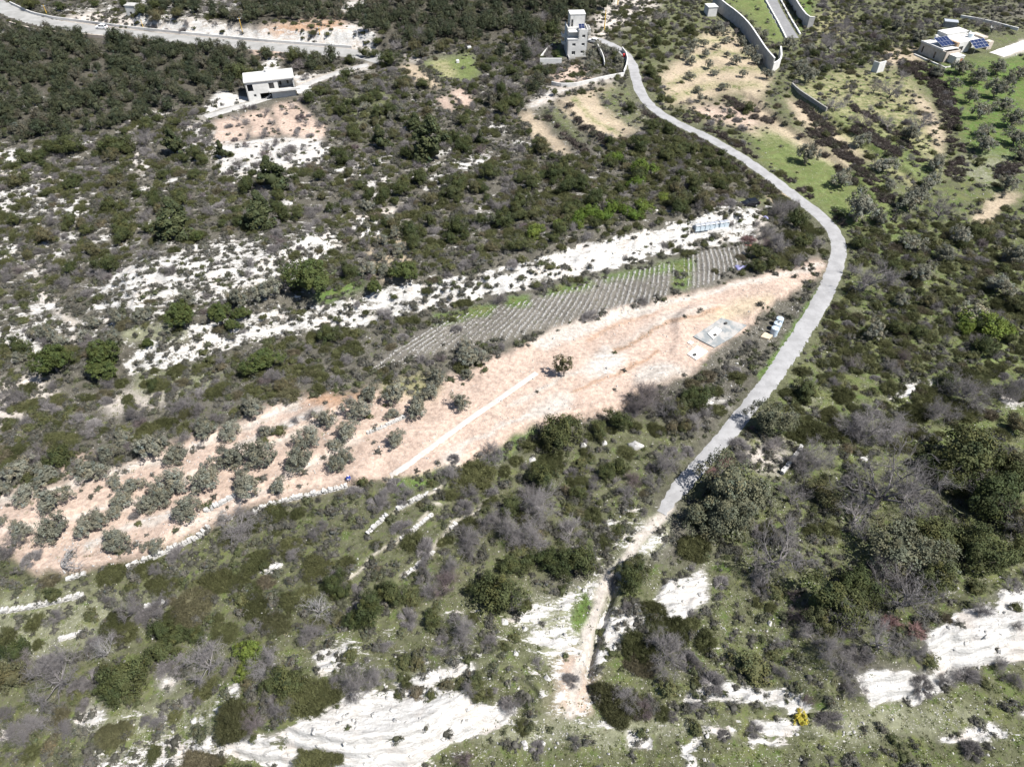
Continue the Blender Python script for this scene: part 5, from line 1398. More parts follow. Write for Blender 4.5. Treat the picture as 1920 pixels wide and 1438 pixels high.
grow_in([(1545, 488), (1500, 530), (1430, 588), (1330, 668), (1240, 722), (1150, 772), (1060, 792), (930, 842), (800, 888), (655, 905), (690, 822), (820, 735), (890, 688), (1060, 612), (1300, 548)], 2, woodland=0, oak=0, broom=0, mound=0, bare=0.05, heath=0.77)
grow_in([(700, 722), (500, 762), (240, 872), (-9, 930), (-9, 1030), (60, 1080), (260, 1052), (420, 978), (655, 908), (740, 800), (780, 760)], 2, oak=0, broom=0.23, mound=0.34, bare=1.02, heath=4.84)
grow_in([(1480, 555), (1530, 540), (1470, 640), (1410, 700), (1300, 720), (1340, 670)], 3, oak=0, broom=0.38, mound=0.68, bare=2.55, heath=64.26)
grow_in([(1180, 760), (1300, 700), (1400, 700), (1370, 770), (1300, 840), (1260, 880), (1200, 800)], 4, oak=0.72, broom=6.65, mound=3.4, bare=5.95, heath=85.68)
grow_in([(1590, 420), (1650, 400), (1930, 430), (1930, 760), (1700, 860), (1480, 830), (1440, 760), (1530, 640), (1590, 520)], 6, oak=1.08, broom=11.4, mound=5.78, bare=7.14, heath=57.12)
grow_in([(-9, 1085), (150, 1075), (440, 975), (650, 915), (900, 870), (1000, 900), (860, 1010), (640, 1090), (300, 1180), (-9, 1200)], 5, oak=0, broom=1.71, mound=1.7, bare=3.4, heath=107.1)
grow_in([(-9, 1160), (300, 1120), (640, 1060), (900, 1000), (960, 1100), (640, 1280), (480, 1360), (240, 1370), (-9, 1450)], 6, oak=0.18, broom=3.04, mound=2.38, bare=3.74, heath=71.4)
grow_in([(900, 860), (1260, 760), (1290, 880), (1200, 960), (1100, 1080), (900, 1010)], 5, oak=0.36, broom=2.85, mound=2.38, bare=4.25, heath=85.68)
for pl in ([(960, 1160), (1130, 1070), (1228, 950), (1262, 962), (1145, 1120), (1105, 1345), (1030, 1355)], [(415, 1398), (640, 1315), (820, 1290), (975, 1335), (790, 1432), (740, 1450), (540, 1450)], [(1740, 1195), (1930, 1095), (1930, 1235), (1700, 1312), (1625, 1332), (1600, 1268)], [(1220, 1110), (1330, 1065), (1322, 1140), (1240, 1170)]):
    grow_in(pl, 2, oak=0, broom=0, mound=0.17, bare=0.26, heath=3.08)
grow_in([(900, 1380), (1100, 1350), (1600, 1320), (1930, 1240), (1930, 1450), (800, 1450)], 4, oak=0, broom=0.19, mound=0.51, bare=1.02, heath=16.8)
grow_in([(1120, 1180), (1340, 1150), (1480, 1160), (1540, 1300), (1300, 1320), (1120, 1340)], 4, oak=0, broom=0.76, mound=1.02, bare=1.36, heath=42.84)
for pl in ([(1235, 140), (1318, 60), (1430, 110), (1452, 140), (1430, 182), (1250, 195)], [(1390, 165), (1440, 206), (1565, 290), (1530, 300), (1425, 225)], [(1470, 176), (1600, 262), (1590, 275), (1500, 228)], [(1345, -9), (1436, -9), (1475, 72), (1450, 82)], [(1500, -9), (1520, -9), (1525, 50), (1495, 40)],
           [(1715, 130), (1930, 100), (1930, 300), (1850, 310), (1790, 200)], [(1420, 240), (1580, 320), (1590, 370), (1440, 300)], [(1840, 385), (1915, 362), (1850, 425), (1810, 435)], [(1650, 92), (1735, 90), (1735, 120), (1655, 122)], [(1720, 95), (1780, 60), (1930, 60), (1930, 100), (1780, 128)]):
    grow_in(pl, 2, oak=0, broom=0.1, mound=0.14, bare=0.26, heath=1.76)
grow_in([(1480, 150), (1640, 150), (1750, 200), (1760, 350), (1640, 340), (1520, 220)], 4, oak=0, broom=1.14, mound=0.85, bare=3.06, heath=42.84)
grow_in([(1520, 60), (1640, 20), (1760, 40), (1720, 90), (1640, 130), (1560, 140), (1480, 130)], 4, oak=1.2, broom=4.75, mound=2.55, bare=5.95, heath=57.12)
for ln, w in (([(1700, 130), (1745, 140), (1770, 180), (1785, 225), (1793, 280), (1790, 335)], 26), ([(1523, 247), (1580, 287), (1613, 317), (1647, 353), (1660, 380)], 18), ([(1880, 327), (1925, 287)], 18), ([(1365, 190), (1400, 207), (1440, 232)], 14), ([(1500, 195), (1525, 220), (1560, 250)], 10), ([(1600, 240), (1640, 260), (1680, 290)], 12),
              ([(1215, 215), (1260, 240), (1330, 275), (1400, 325), (1450, 360)], 9), ([(1270, 225), (1330, 245), (1400, 290), (1460, 335), (1530, 385), (1580, 430)], 12), ([(1590, 480), (1570, 545), (1540, 610)], 16)):
    grow_in(ln, 1, line=w, bramble=60, broom=1.9, heath=16.8)

def scale_in(pl, soft=8, **kw):
    m = blur(poly_mask(pl), soft)
    for k, v in kw.items():
        DN[k] *= 1 + (v - 1) * m
scale_in([(-9, 1040), (440, 975), (650, 915), (900, 870), (1250, 780), (1200, 960), (1000, 1110), (900, 1280), (600, 1330), (-9, 1450)], heath=.55, bare=.55, broom=.75)
scale_in([(1225, 120), (1400, 60), (1480, 130), (1930, 100), (1930, 400), (1700, 410), (1600, 440), (1480, 345), (1330, 235)], heath=.30, bare=.5, broom=.42, mound=.5)
scale_in([(1400, 232), (1480, 255), (1590, 300), (1650, 400), (1590, 425), (1500, 360), (1430, 300)], 5, heath=.3, bare=.3, broom=.2, mound=.3, oak=0)
scale_in([(1590, 420), (1930, 400), (1930, 860), (1500, 840), (1440, 760), (1590, 520)], heath=.7, bare=.5, broom=1.35, mound=1.3)
scale_in([(1040, 300), (1200, 240), (1300, 250), (1460, 345), (1300, 405), (900, 485), (780, 485)], 4, heath=2.4, broom=1.2, mound=1.6)
scale_in([(-9, 250), (460, 190), (700, 150), (1040, 180), (1050, 300), (1250, 240), (1440, 350), (1280, 420), (900, 510), (640, 420), (330, 460), (-9, 560)], 8, oak=4.5, mound=1.2)
scale_in([(-9, 690), (230, 700), (560, 650), (700, 640), (560, 745), (380, 800), (-9, 900)], 8, oak=2.5)
scale_in([(965, 205), (1040, 185), (1190, 150), (1215, 242), (1100, 300), (1050, 297)], 3, heath=.25, bare=.2, broom=.2, mound=.3, oak=0)
scale_in([(335, 235), (400, 205), (560, 186), (625, 240), (632, 300), (570, 322), (430, 336)], 2, oak=0, broom=.25, mound=.3, heath=.45, bare=1.3)
DN['heath'] = np.minimum(DN['heath'], 75)
for ln, w in (([(1440, 214), (1500, 252), (1560, 300), (1610, 350)], 9), ([(1600, 205), (1660, 240), (1720, 290), (1745, 330)], 8), ([(1060, 190), (1090, 235), (1140, 268)], 7), ([(1020, 212), (1060, 250), (1105, 292)], 7)):
    grow_in(ln, 1, line=w, bramble=55)
for ln in ([(1150, 662), (1200, 632), (1250, 607), (1300, 590), (1345, 578)], [(1080, 735), (1130, 712), (1190, 684), (1235, 655)], [(1270, 720), (1330, 672), (1400, 620), (1470, 560)]):
    grow_in(ln, 1, line=5, heath=40)
SIZES = dict(woodland=(1.1, 2.8), oak=(1.1, 2.5), broom=(.7, 1.6), mound=(.5, 1.3), bare=(.7, 1.7), heath=(.34, .95), bramble=(.9, 1.6))
MINF = dict(woodland=.48, oak=.6, broom=.42, mound=.42, bare=.40, heath=0, bramble=0)
XM = half_w(np.array([345.0]))[0] * .97
for kind in ('woodland', 'oak', 'broom', 'mound', 'bare', 'bramble', 'heath'):
    dmax = DN[kind].max()
    n = int(dmax / 100 * (2 * XM) * 325)
    x, y = RNG.uniform(-XM, XM, n), RNG.uniform(14, 352, n)
    k = np.abs(x) < half_w(y) * .97
    x, y = x[k], y[k]
    z = FIELD(x, y)
    u, v, _ = project(x, y, z)
    dd = sample(DN[kind], u, v)
    cl = fbm(x / 7, y / 7, 90 + len(kind), 3)
    acc = RNG.uniform(0, dmax, len(x)) < dd * np.clip(.25 + 3.0 * (cl - .25), .15, 2.2)
    acc &= (u > -260) & (u < PW + 260) & (v < PH + 240)
    x, y, z, u, v = x[acc], y[acc], z[acc], u[acc], v[acc]
    lo, hi = SIZES[kind]
    r = lo + (hi - lo) * RNG.uniform(0, 1, len(x)) ** 1.4
    rd = ROADF(x, y)
    for i in range(len(x)):
        if rd[i] < r[i] * (.85 if kind not in ('heath',) else .5) + .15:
            continue
        if MINF[kind] and not free(x[i], y[i], r[i], MINF[kind]):
            continue
        if kind == 'heath' and not free(x[i], y[i], 0, .45):
            continue
        PLANTS.append(dict(kind=kind, x=x[i], y=y[i], z=z[i], r=float(r[i]), hero=False))
        if MINF[kind]:
            put(x[i], y[i], r[i])

for p in PLANTS:
    p['u'], p['v'], dep = project(p['x'], p['y'], p['z'] + p['r'] * .5)
    p['px'] = p['r'] * FPX / dep
    p['vis'] = -5 < p['u'] < PW + 5 and -5 < p['v'] < PH + 8

# buildings, cars, walls and yards keep the ground clear
KEEP = []
def clear(u, v, r):
    q_ = P1(u, v)
    KEEP.append((q_.x, q_.y, r))
for a in ((500, 178, 9), (525, 172, 9), (1080, 105, 6), (1075, 95, 6), (1085, 85, 6), (1780, 105, 8), (1800, 98, 8), (1825, 92, 8), (1840, 100, 6), (1405, 384, 2.6), (1113, 78, 3), (1310, 425, 1.6), (1325, 424, 1.6), (1345, 422, 1.6), (1452, 618, 2.5), (1436, 634, 1.6), (1350, 622, 4.5), (1308, 665, 3.5), (655, 897, .8), (1330, 25, 4), (1640, 132, 3), (247, 25, 4), (1057, 705, .6)):
    clear(*a)
PLANTS = [p for p in PLANTS if p['hero'] or not any((p['x'] - a) ** 2 + (p['y'] - b) ** 2 < (c_ + p['r'] * .8) ** 2 for a, b, c_ in KEEP)]

M['paleoak_leaves'] = foliage('grey_green_leaves', (.086, .090, .056), (.112, .114, .075))
M['blossom'] = foliage('pale_blossom', (.20, .195, .145), (.25, .24, .185))
M['bramble'] = foliage('bramble_canes', (.044, .036, .032), (.072, .060, .053), .05, dead=((.062, .064, .042), .75))
PL['paleoak'] = [leafy('grey_green_crown', R_(500 + k), M['paleoak_leaves'], 90, 64, .046, .21, rz=.8, zc=.82, up=-.5, tv=.34, core=.52, shell=(.3, 1.0)) for k in range(2)]
PL['blossom'] = [leafy('blossom_crown', R_(510), M['blossom'], 60, 24, .09, .2, rz=.7, zc=.6, core=.4)]
PL['palebare'] = [bare_tree('pale_thicket', R_(520 + k), M['palewood'], 5, (3, 5), 7, .022, .7, .8) for k in range(2)]
PL['bramble'] = [whip_bush('bramble', R_(530 + k), M['bramble'], 200, .022, .75, leaf=.06, core=.5, split=2) for k in range(3)]
for k_, src in (('paleoak', 'oak'), ('blossom', 'spring')):
    TR[k_] = TR[src]

INFO = dict(  # kind: (object name, category, noun, group, looks for large / middling / small, how many get an object each)
    olive=('olive_tree', 'olive tree', 'olive tree', 'grey-green olive trees', ('large spreading grey-green', 'rounded grey-green', 'small grey-green'), 300),
    oak=('oak_tree', 'oak tree', 'evergreen oak', 'dark evergreen oaks on the slope', ('big dark green', 'dense dark green', 'small dark green'), 300),
    paleoak=('carob_tree', 'broad tree', 'broad pale-leaved tree', 'broad pale-leaved trees', ('big grey-green', 'grey-green', 'small grey-green'), 40),
    woodland=('woodland_tree', 'woodland tree', 'bushy woodland tree', 'dark trees of the dense woods', ('tall dark', 'dark', 'small dark'), 290),
    spring=('spring_shrub', 'leafy shrub', 'fresh-leaved shrub', 'bright yellow-green spring shrubs', ('large bright green', 'bright green', 'small bright green'), 60),
    broom=('broom_bush', 'broom bush', 'domed broom bush', 'olive-green broom bushes', ('big olive-green', 'olive-green', 'small olive-green'), 300),
    mound=('mound_shrub', 'rounded shrub', 'leafy mound shrub', 'small leafy mound shrubs', ('bigger dull green', 'dull green', 'low dull green'), 200),
    bare=('bare_shrub', 'bare shrub', 'leafless twiggy shrub', 'leafless grey shrubs', ('wide purplish grey', 'purplish grey', 'small grey'), 300),
    palebare=('pale_shrub', 'bare shrub', 'pale twiggy shrub', 'pale leafless shrubs', ('wide whitish', 'whitish', 'small whitish'), 10),
    baretree=('bare_tree', 'bare tree', 'leafless branching tree', 'leafless grey trees', ('wide grey', 'grey', 'small grey'), 120),
    paletree=('pale_tree', 'bare tree', 'fallen-looking pale bare tree', 'whitish leafless trees', ('whitish', 'whitish', 'whitish'), 5),
    conifer=('conifer_tree', 'conifer', 'pointed conifer', 'dark pointed conifers', ('tall dark', 'dark', 'slender dark'), 20),
    stonepine=('stone_pine', 'pine tree', 'round-topped pine', 'round-topped pines', ('large mid-green', 'mid-green', 'small mid-green'), 20),
    flower=('flowering_bush', 'flowering bush', 'bush covered in yellow flowers', 'yellow bushes', ('round', 'round', 'round'), 5),
    purple=('reddish_bush', 'bare shrub', 'reddish brown twiggy bush', 'reddish brown bushes', ('wide', 'low', 'small'), 10),
    blossom=('blossoming_tree', 'blossoming tree', 'cream blossoming small tree', 'blossoming trees', ('pale', 'pale', 'pale'), 5))
TREE_PARTS = {'olive', 'oak', 'paleoak', 'woodland', 'spring', 'baretree', 'paletree', 'conifer', 'stonepine', 'blossom'}
REST = {}
by_kind = {}
for p in PLANTS:
    by_kind.setdefault(p['kind'], []).append(p)
for kind, L in by_kind.items():
    if kind not in INFO:
        REST[kind] = L
        continue
    name, cat, noun, group, looks, cap = INFO[kind]
    vis = sorted([p for p in L if p['vis']], key=lambda p: (-p['hero'], -p['px']))
    pick = vis[:cap]
    ids = set(map(id, pick))
    REST[kind] = [p for p in L if id(p) not in ids and not (p['hero'] and not p['vis'])]
    if not pick:
        continue
    q1, q2 = np.percentile([p['r'] for p in pick], [33, 75])
    label_all(pick, lambda r, a=q1, b=q2, s=looks: s[0] if r['r'] > b else (s[1] if r['r'] > a else s[2]), noun, group)
    for p in pick:
        src = PL['broombig'] if kind == 'broom' and p['r'] > 1.55 else (PL['bare'][2:] if kind == 'bare' and p['r'] > 1.6 else PL[kind])
        me = src[RNG.integers(len(src))]
        rz, s = float(RNG.uniform(0, 2 * np.pi)), p['r']
        loc = (p['x'], p['y'], p['z'] - .03 * s)
        sc = (s * float(RNG.uniform(.82, 1.18)), s * float(RNG.uniform(.82, 1.18)), s * float(RNG.uniform(.8, 1.2)))
        if kind in TREE_PARTS:
            o = link(name, None, None, loc, rz)
            part = 'branches' if kind in ('baretree', 'paletree') else 'crown'
            link(part, me, o, (0, 0, 0), 0, sc)
            link('trunk', TR[kind][RNG.integers(len(TR[kind]))], o, (0, 0, 0), 0, sc)
            o.empty_display_size = .2
        else:
            o = link(name, me, None, loc, rz, sc)
        tag(o, p['label'], cat, p['group'])

# ------------------------------------------------------------------ what nobody could count: low scrub, far scrub, grass, loose stones (one scatter each)
def scatter(name, label, sources, X, Y, Z, R, flat=(1, 1), cat=None):
    """one object: a cloud of points on the ground with a plant or stone set on each"""
    n = len(X)
    me = bpy.data.meshes.new(name)
    me.vertices.add(n)
    me.vertices.foreach_set('co', np.stack([X, Y, Z], -1).astype(np.float32).ravel())
    for nm, typ, val in (('turn', 'FLOAT', RNG.uniform(0, 6.283, n)), ('which', 'INT', RNG.integers(0, len(sources), n)), ):
        a = me.attributes.new(nm, typ, 'POINT')
        a.data.foreach_set('value', val.astype(np.float32 if typ == 'FLOAT' else np.int32))
    a = me.attributes.new('size', 'FLOAT_VECTOR', 'POINT')
    sc = np.stack([R * RNG.uniform(.85, 1.15, n), R * RNG.uniform(.85, 1.15, n), R * RNG.uniform(flat[0] * .85, flat[1] * 1.15, n)], -1)
    a.data.foreach_set('vector', sc.astype(np.float32).ravel())
    o = link(name, me)
    g = bpy.data.node_groups.new(name, 'GeometryNodeTree')
    g.interface.new_socket('Geometry', in_out='INPUT', socket_type='NodeSocketGeometry')
    g.interface.new_socket('Geometry', in_out='OUTPUT', socket_type='NodeSocketGeometry')
    N = g.nodes.new
    gi, go = N('NodeGroupInput'), N('NodeGroupOutput')
    jn = N('GeometryNodeJoinGeometry')
    for s in reversed(sources):
        so = SRC.get(s.name)
        if so is None:
            so = bpy.data.objects.new(s.name, s)
            SRC[s.name] = so
        oi = N('GeometryNodeObjectInfo'); oi.inputs['Object'].default_value = so
        ti = N('GeometryNodeGeometryToInstance')
        g.links.new(oi.outputs['Geometry'], ti.inputs[0])
        g.links.new(ti.outputs[0], jn.inputs[0])
    ip = N('GeometryNodeInstanceOnPoints')
    g.links.new(gi.outputs[0], ip.inputs['Points'])
    g.links.new(jn.outputs[0], ip.inputs['Instance'])
    ip.inputs['Pick Instance'].default_value = True
    def named(nm, dt):
        q_ = N('GeometryNodeInputNamedAttribute'); q_.data_type = dt; q_.inputs[0].default_value = nm
        return q_.outputs[0]
    g.links.new(named('which', 'INT'), ip.inputs['Instance Index'])
    cx = N('ShaderNodeCombineXYZ'); g.links.new(named('turn', 'FLOAT'), cx.inputs[2])
    er = N('FunctionNodeEulerToRotation'); g.links.new(cx.outputs[0], er.inputs[0])
    g.links.new(er.outputs[0], ip.inputs['Rotation'])
    g.links.new(named('size', 'FLOAT_VECTOR'), ip.inputs['Scale'])
    g.links.new(ip.outputs[0], go.inputs[0])
    md = o.modifiers.new('scatter', 'NODES'); md.node_group = g
    return tag(o, label, cat, None, 'stuff')
SRC = {}
STUFF = dict(heath=('low_scrub', 'low grey-brown scrub cushions covering the rocky slopes'), bramble=('bramble_thicket', 'dark brown bramble thickets lining field edges and roadside'), broom=('distant_broom', 'olive-green broom scrub merging into thickets on the slopes'),
             mound=('green_undergrowth', 'small dull green shrubs growing thickly between the bushes'), bare=('grey_undergrowth', 'leafless grey twiggy scrub between the larger bushes'), woodland=('woodland', 'dense dark green woodland beside the highway'),
             oak=('oak_thicket', 'small evergreen oaks scattered among the scrub'))
for kind, L in REST.items():
    if len(L) < 3 or kind not in STUFF:
        continue
    A = np.array([(p['x'], p['y'], p['z'] - .03 * p['r'], p['r']) for p in L])
    scatter(STUFF[kind][0], STUFF[kind][1], PL[kind], *A.T)

def strew(n, M_, power=1.0, ymax=200, seed=0, extra=None):
    """points on the ground, thicker near the camera and where the map M_ says"""
    y = 24 + (ymax - 24) * RNG.uniform(0, 1, n) ** 1.15
    x = RNG.uniform(-1, 1, n) * half_w(y) * .82
    z = FIELD(x, y)
    u, v, dep = project(x, y, z)
    w = sample(M_, u, v) ** power
    if extra is not None:
        w = w * extra(x, y)
    k = (RNG.uniform(0, 1, n) < w) & (u > -40) & (u < PW + 40) & (v < PH + 60) & (ROADF(x, y) > -.4)
    return x[k], y[k], z[k], dep[k]
x, y, z, dep = strew(70000, GREEN, 1.0, 150)
scatter('grass', 'green and straw-coloured grass tufts on the slopes', PL['tuft'], x, y, z - .02, RNG.uniform(.16, .42, len(x)))
x, y, z, dep = strew(70000, STONE, 2.0, 215, extra=lambda x, y: np.clip(3.2 * (fbm(x / 5, y / 5, 71, 3) - .36), 0, 1))
scatter('loose_stones', 'loose white limestone stones strewn over the ground', PL['stone'], x, y, z, .05 + .17 * RNG.uniform(0, 1, len(x)) ** 3)
x, y, z, dep = strew(14000, np.clip(ROCK * 1.2, 0, 1), 2.0, 260)
scatter('rock_rubble', 'broken white limestone blocks along the rocky ledges', PL['rock'], x, y, z - .05, .12 + .36 * RNG.uniform(0, 1, len(x)) ** 3)
# stones raked into the ridges of the ploughed rows
n = 230000
x, y = RNG.uniform(-45, 62, n), RNG.uniform(88, 150, n)
z = FIELD(x, y); u, v, _ = project(x, y, z)
qq = np.hypot(x - VC[0], y - VC[1]) + .5 * (fbm(x / 9, y / 9, 77, 2) - .5)
k = (sample(VINE.astype(float), u, v) > .5) & (np.cos(2 * np.pi * qq / VSP) > .45)
k &= RNG.uniform(0, 1, n) < .30 + 1.5 * np.clip(fbm(x / 6, y / 6, 61, 2) - .3, 0, 1)
scatter('row_stones', 'pale stones raked into long ridges between the ploughed rows', PL['stone'], x[k], y[k], z[k], RNG.uniform(.07, .17, k.sum()))
# ------------------------------------------------------------------ the concrete house below the highway
def window(parent, ux, o, W, Hh, depth, name='window', pane='glass', frame='alu', bars=1):
    """a window set into an opening: frame and pane; o = lower left corner at the outer face"""
    ux = np.array([*ux, 0.]) / np.hypot(*ux)
    uin = np.array([-ux[1], ux[0], 0]); uz = np.array([0, 0, 1.])
    o = np.array(o, float) + uin * depth
    def slab(mb, x0, x1, z0, z1, t0, t1):
        V = [o + ux * x + uz * z + uin * t for z in (z0, z1) for t in (t0, t1) for x in (x0, x1)]
        mb.add(V, [(0, 2, 3, 1), (4, 5, 7, 6), (0, 1, 5, 4), (2, 6, 7, 3), (0, 4, 6, 2), (1, 3, 7, 5)])
    f = MB(); w = .07
    slab(f, 0, W, 0, w, 0, .06); slab(f, 0, W, Hh - w, Hh, 0, .06)
    slab(f, 0, w, w, Hh - w, 0, .06); slab(f, W - w, W, w, Hh - w, 0, .06)
    for k in range(bars):
        xm = W * (k + 1) / (bars + 1)
        slab(f, xm - .03, xm + .03, w, Hh - w, .002, .058)
    fr = f.build(name, M[frame], parent)
    p = MB(); slab(p, w, W - w, w, Hh - w, .02, .035)
    p.build('pane', M[pane], fr)
    return fr

b0 = P1(467, 191)
yaw = math.radians(17)
h = thing('concrete_house', 'unfinished two-storey concrete house with a flat white roof and long balcony', 'house', b0, yaw)
W_, D_, HT = 15.0, 7.6, 5.8
mb = MB()
holes = [(.5, 2.2, 3.0, 5.1), (7.0, 8.7, 3.1, 5.0), (9.9, 14.6, 2.75, 5.3), (1.9, 2.7, 1.2, 2.0), (3.9, 7.4, -1.2, 2.1)]
mb.wall((0, 0, -2.5), (1, 0), W_, HT + 2.5, .28, [(a, b, c + 2.5, d + 2.5) for a, b, c, d in holes])
mb.wall((0, D_, -2.5), (0, -1), D_, HT + 2.5, .28, [(2.0, 3.6, 5.7, 7.2)])
mb.wall((W_, 0, -2.5), (0, 1), D_, HT + 2.5, .28, [(2.6, 4.2, 5.4, 7.4)])
mb.wall((W_, D_, -2.5), (-1, 0), W_, HT + 2.5, .28)
mb.build('wall', M['concrete_pale'], h)
MB().box(-.25, W_ + .25, -.35, D_ + .25, HT, HT + .32).build('roof', M['white'], h)
MB().box(.3, W_ - .3, .3, D_ - .3, 2.52, 2.72).build('floor_slab', M['concrete'], h)
mb = MB()       # loggia back wall with two narrow openings, and the recessed basement wall
mb.wall((9.5, 2.6, 2.75), (1, 0), 5.2, 3.0, .2, [(.9, 1.5, .3, 2.0), (3.2, 3.8, .5, 2.0)])
mb.wall((9.5, .3, 2.75), (0, 1), 2.3, 3.0, .2)
mb.build('loggia_wall', M['concrete'], h)
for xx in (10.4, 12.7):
    MB().box(xx, xx + .6, 2.9, 2.95, 3.1, 4.8).build('opening_shade_panel', M['dark'], h)  # dark panel behind each opening: the unlit inside put into colour
bl = MB().box(6.8, 16.6, -1.15, 0, 2.45, 2.72).build('balcony', M['white'], h)
MB().box(6.8, 16.6, -1.13, -1.03, 2.722, 3.05).build('parapet', M['white'], bl)
window(h, (1, 0), (7.0, 0, 3.1), 1.7, 1.9, .16, frame='white', bars=0)
window(h, (1, 0), (1.9, 0, 1.2), .8, .8, .16, frame='concrete', bars=0)
ch = MB().box(6.9, 7.7, 6.4, 7.2, HT + .32, HT + 1.5).bbox(6.8, 7.8, 6.3, 7.3, HT + 1.5, HT + 1.62)
ch.build('chimney', M['white'], h)
MB().box(6.2, 9.4, 2.2, 2.6, HT + .32, HT + .45).build('roof_upstand', M['concrete'], h)
st = MB()
for k in range(7):      # open stair cutting across the dark basement opening
    st.box(3.9 + .45 * k, 4.35 + .45 * k, -.02, .9, -1.2 + .38 * k, -.82 + .38 * k)
st.build('stair', M['concrete'], h)
MB().box(15.3, 20.0, 1.0, 6.5, -1.5, .55).build('terrace', M['concrete_pale'], h)

# ------------------------------------------------------------------ the tower house by the road
b0 = P1(1063, 108)
yaw = math.radians(4)
h = thing('tower_house', 'tall narrow grey concrete house with a stair tower and solar panels', 'house', b0, yaw)
h.scale = (1, 1, .80)
TW = 7.0
mb = MB()
fh = [(1.6, 2.85, .95, 2.5), (4.75, 5.95, 1.5, 2.6), (1.65, 2.85, 4.6, 5.75), (4.95, 6.05, 4.65, 5.8), (5.0, 6.1, 8.0, 9.2)]
mb.wall((0, 0, 0), (1, 0), TW, 7.4, .3, [f for f in fh if f[3] < 7.3])
mb.wall((3.7, 0, 7.4), (1, 0), TW - 3.7, 3.8, .3, [(1.3, 2.4, .6, 1.8)])
mb.wall((0, 9, 0), (0, -1), 9, 7.4, .3, [(3.0, 4.4, .8, 2.6), (3.0, 4.4, 4.2, 6.2), (6.4, 7.2, 4.4, 5.8)])
mb.wall((TW, 0, 0), (0, 1), 9, 10.2, .3, [(3.0, 4.4, 4.5, 6.0), (2.4, 4.0, 7.9, 9.4)])
mb.wall((TW, 9, 0), (-1, 0), TW, 10.2, .3)
mb.wall((0, 2.4, 7.4), (1, 0), 3.7, 3.8, .3)
mb.wall((0, 9, 7.4), (0, -1), 6.6, 3.8, .3, [(3.3, 4.3, .9, 2.4)])
mb.wall((3.7, 2.4, 7.4), (0, -1), 2.4, 3.8, .3)
mb.build('wall', M['concrete_pale'], h)
MB().box(-.1, 3.7, -.1, 2.4, 7.3, 7.55).build('terrace', M['white'], h)
MB().box(0.3, TW - .3, .3, 8.7, 10.1, 10.32).box(.3, TW - .3, .3, 8.7, 3.2, 3.4).box(.3, TW - .3, .3, 8.7, 6.4, 6.6).build('floor_slab', M['white'], h)
pr = MB().box(0, 3.4, 2.4, 2.55, 11.2, 11.35).box(3.7, TW, 0, .2, 11.2, 11.38).box(TW - .2, TW, .2, 9, 10.2, 11.1).box(0, .2, 2.6, 9, 11.2, 11.4)
pr.build('parapet', M['concrete_pale'], h)
tw = MB()
tw.wall((1.2, 5.6, 10.32), (1, 0), 5.4, 5.0, .25, [(.5, 1.15, .1, 3.1)])
tw.wall((1.2, 10.2, 10.32), (0, -1), 4.6, 5.0, .25)
tw.wall((6.6, 5.6, 10.32), (0, 1), 4.6, 5.0, .25)
tw.wall((6.6, 10.2, 10.32), (-1, 0), 5.4, 5.0, .25)
t_ = tw.build('stair_tower', M['concrete_pale'], h)
MB().box(1.1, 6.7, 5.5, 10.3, 15.32, 15.55).build('roof', M['white'], t_)
MB().box(2.6, 2.66, 5.55, 5.6, 11, 15).build('drain_pipe', M['alu'], t_)
for k, (a, b, c, d) in enumerate(fh):
    window(h, (1, 0), (a, 0, c), b - a, d - c, .2, frame='white', bars=1)
for (x0, z0) in ((-1.5, 7.0), (-1.4, 4.0)):
    bl = MB().box(x0, -.002, 4.0, 7.2, z0 - .2, z0).build('balcony', M['white'], h)
    MB().box(x0, x0 + .12, 4.0, 7.2, z0 + .002, z0 + .9).box(x0 + .12, -.002, 4.0, 4.1, z0 + .002, z0 + .9).build('parapet', M['white'], bl)
pg = MB()
for yy in (1.0, 3.2, 5.4):
    pg.box(TW + .002, TW + 1.0, yy, yy + .18, 10.9, 11.1).box(TW + .85, TW + 1.0, yy + .02, yy + .16, 7.4, 10.9)
pg.box(TW + .85, TW + 1.0, 1.18, 3.2, 10.9, 11.1).box(TW + .85, TW + 1.0, 3.38, 5.4, 10.9, 11.1)
pg.build('side_frame', M['concrete_pale'], h)
bs = MB().box(.3, 6.2, -2.6, -.002, -3.2, -.1).box(.3, .55, -2.6, -.002, -.1, .9).box(.55, 2.6, -2.6, -2.4, -.1, .9).box(5.9, 6.2, -4.6, -2.602, -3.6, -.4)
bs.build('basement', M['concrete'], h)
for z in (0.9, -2.6):
    pass
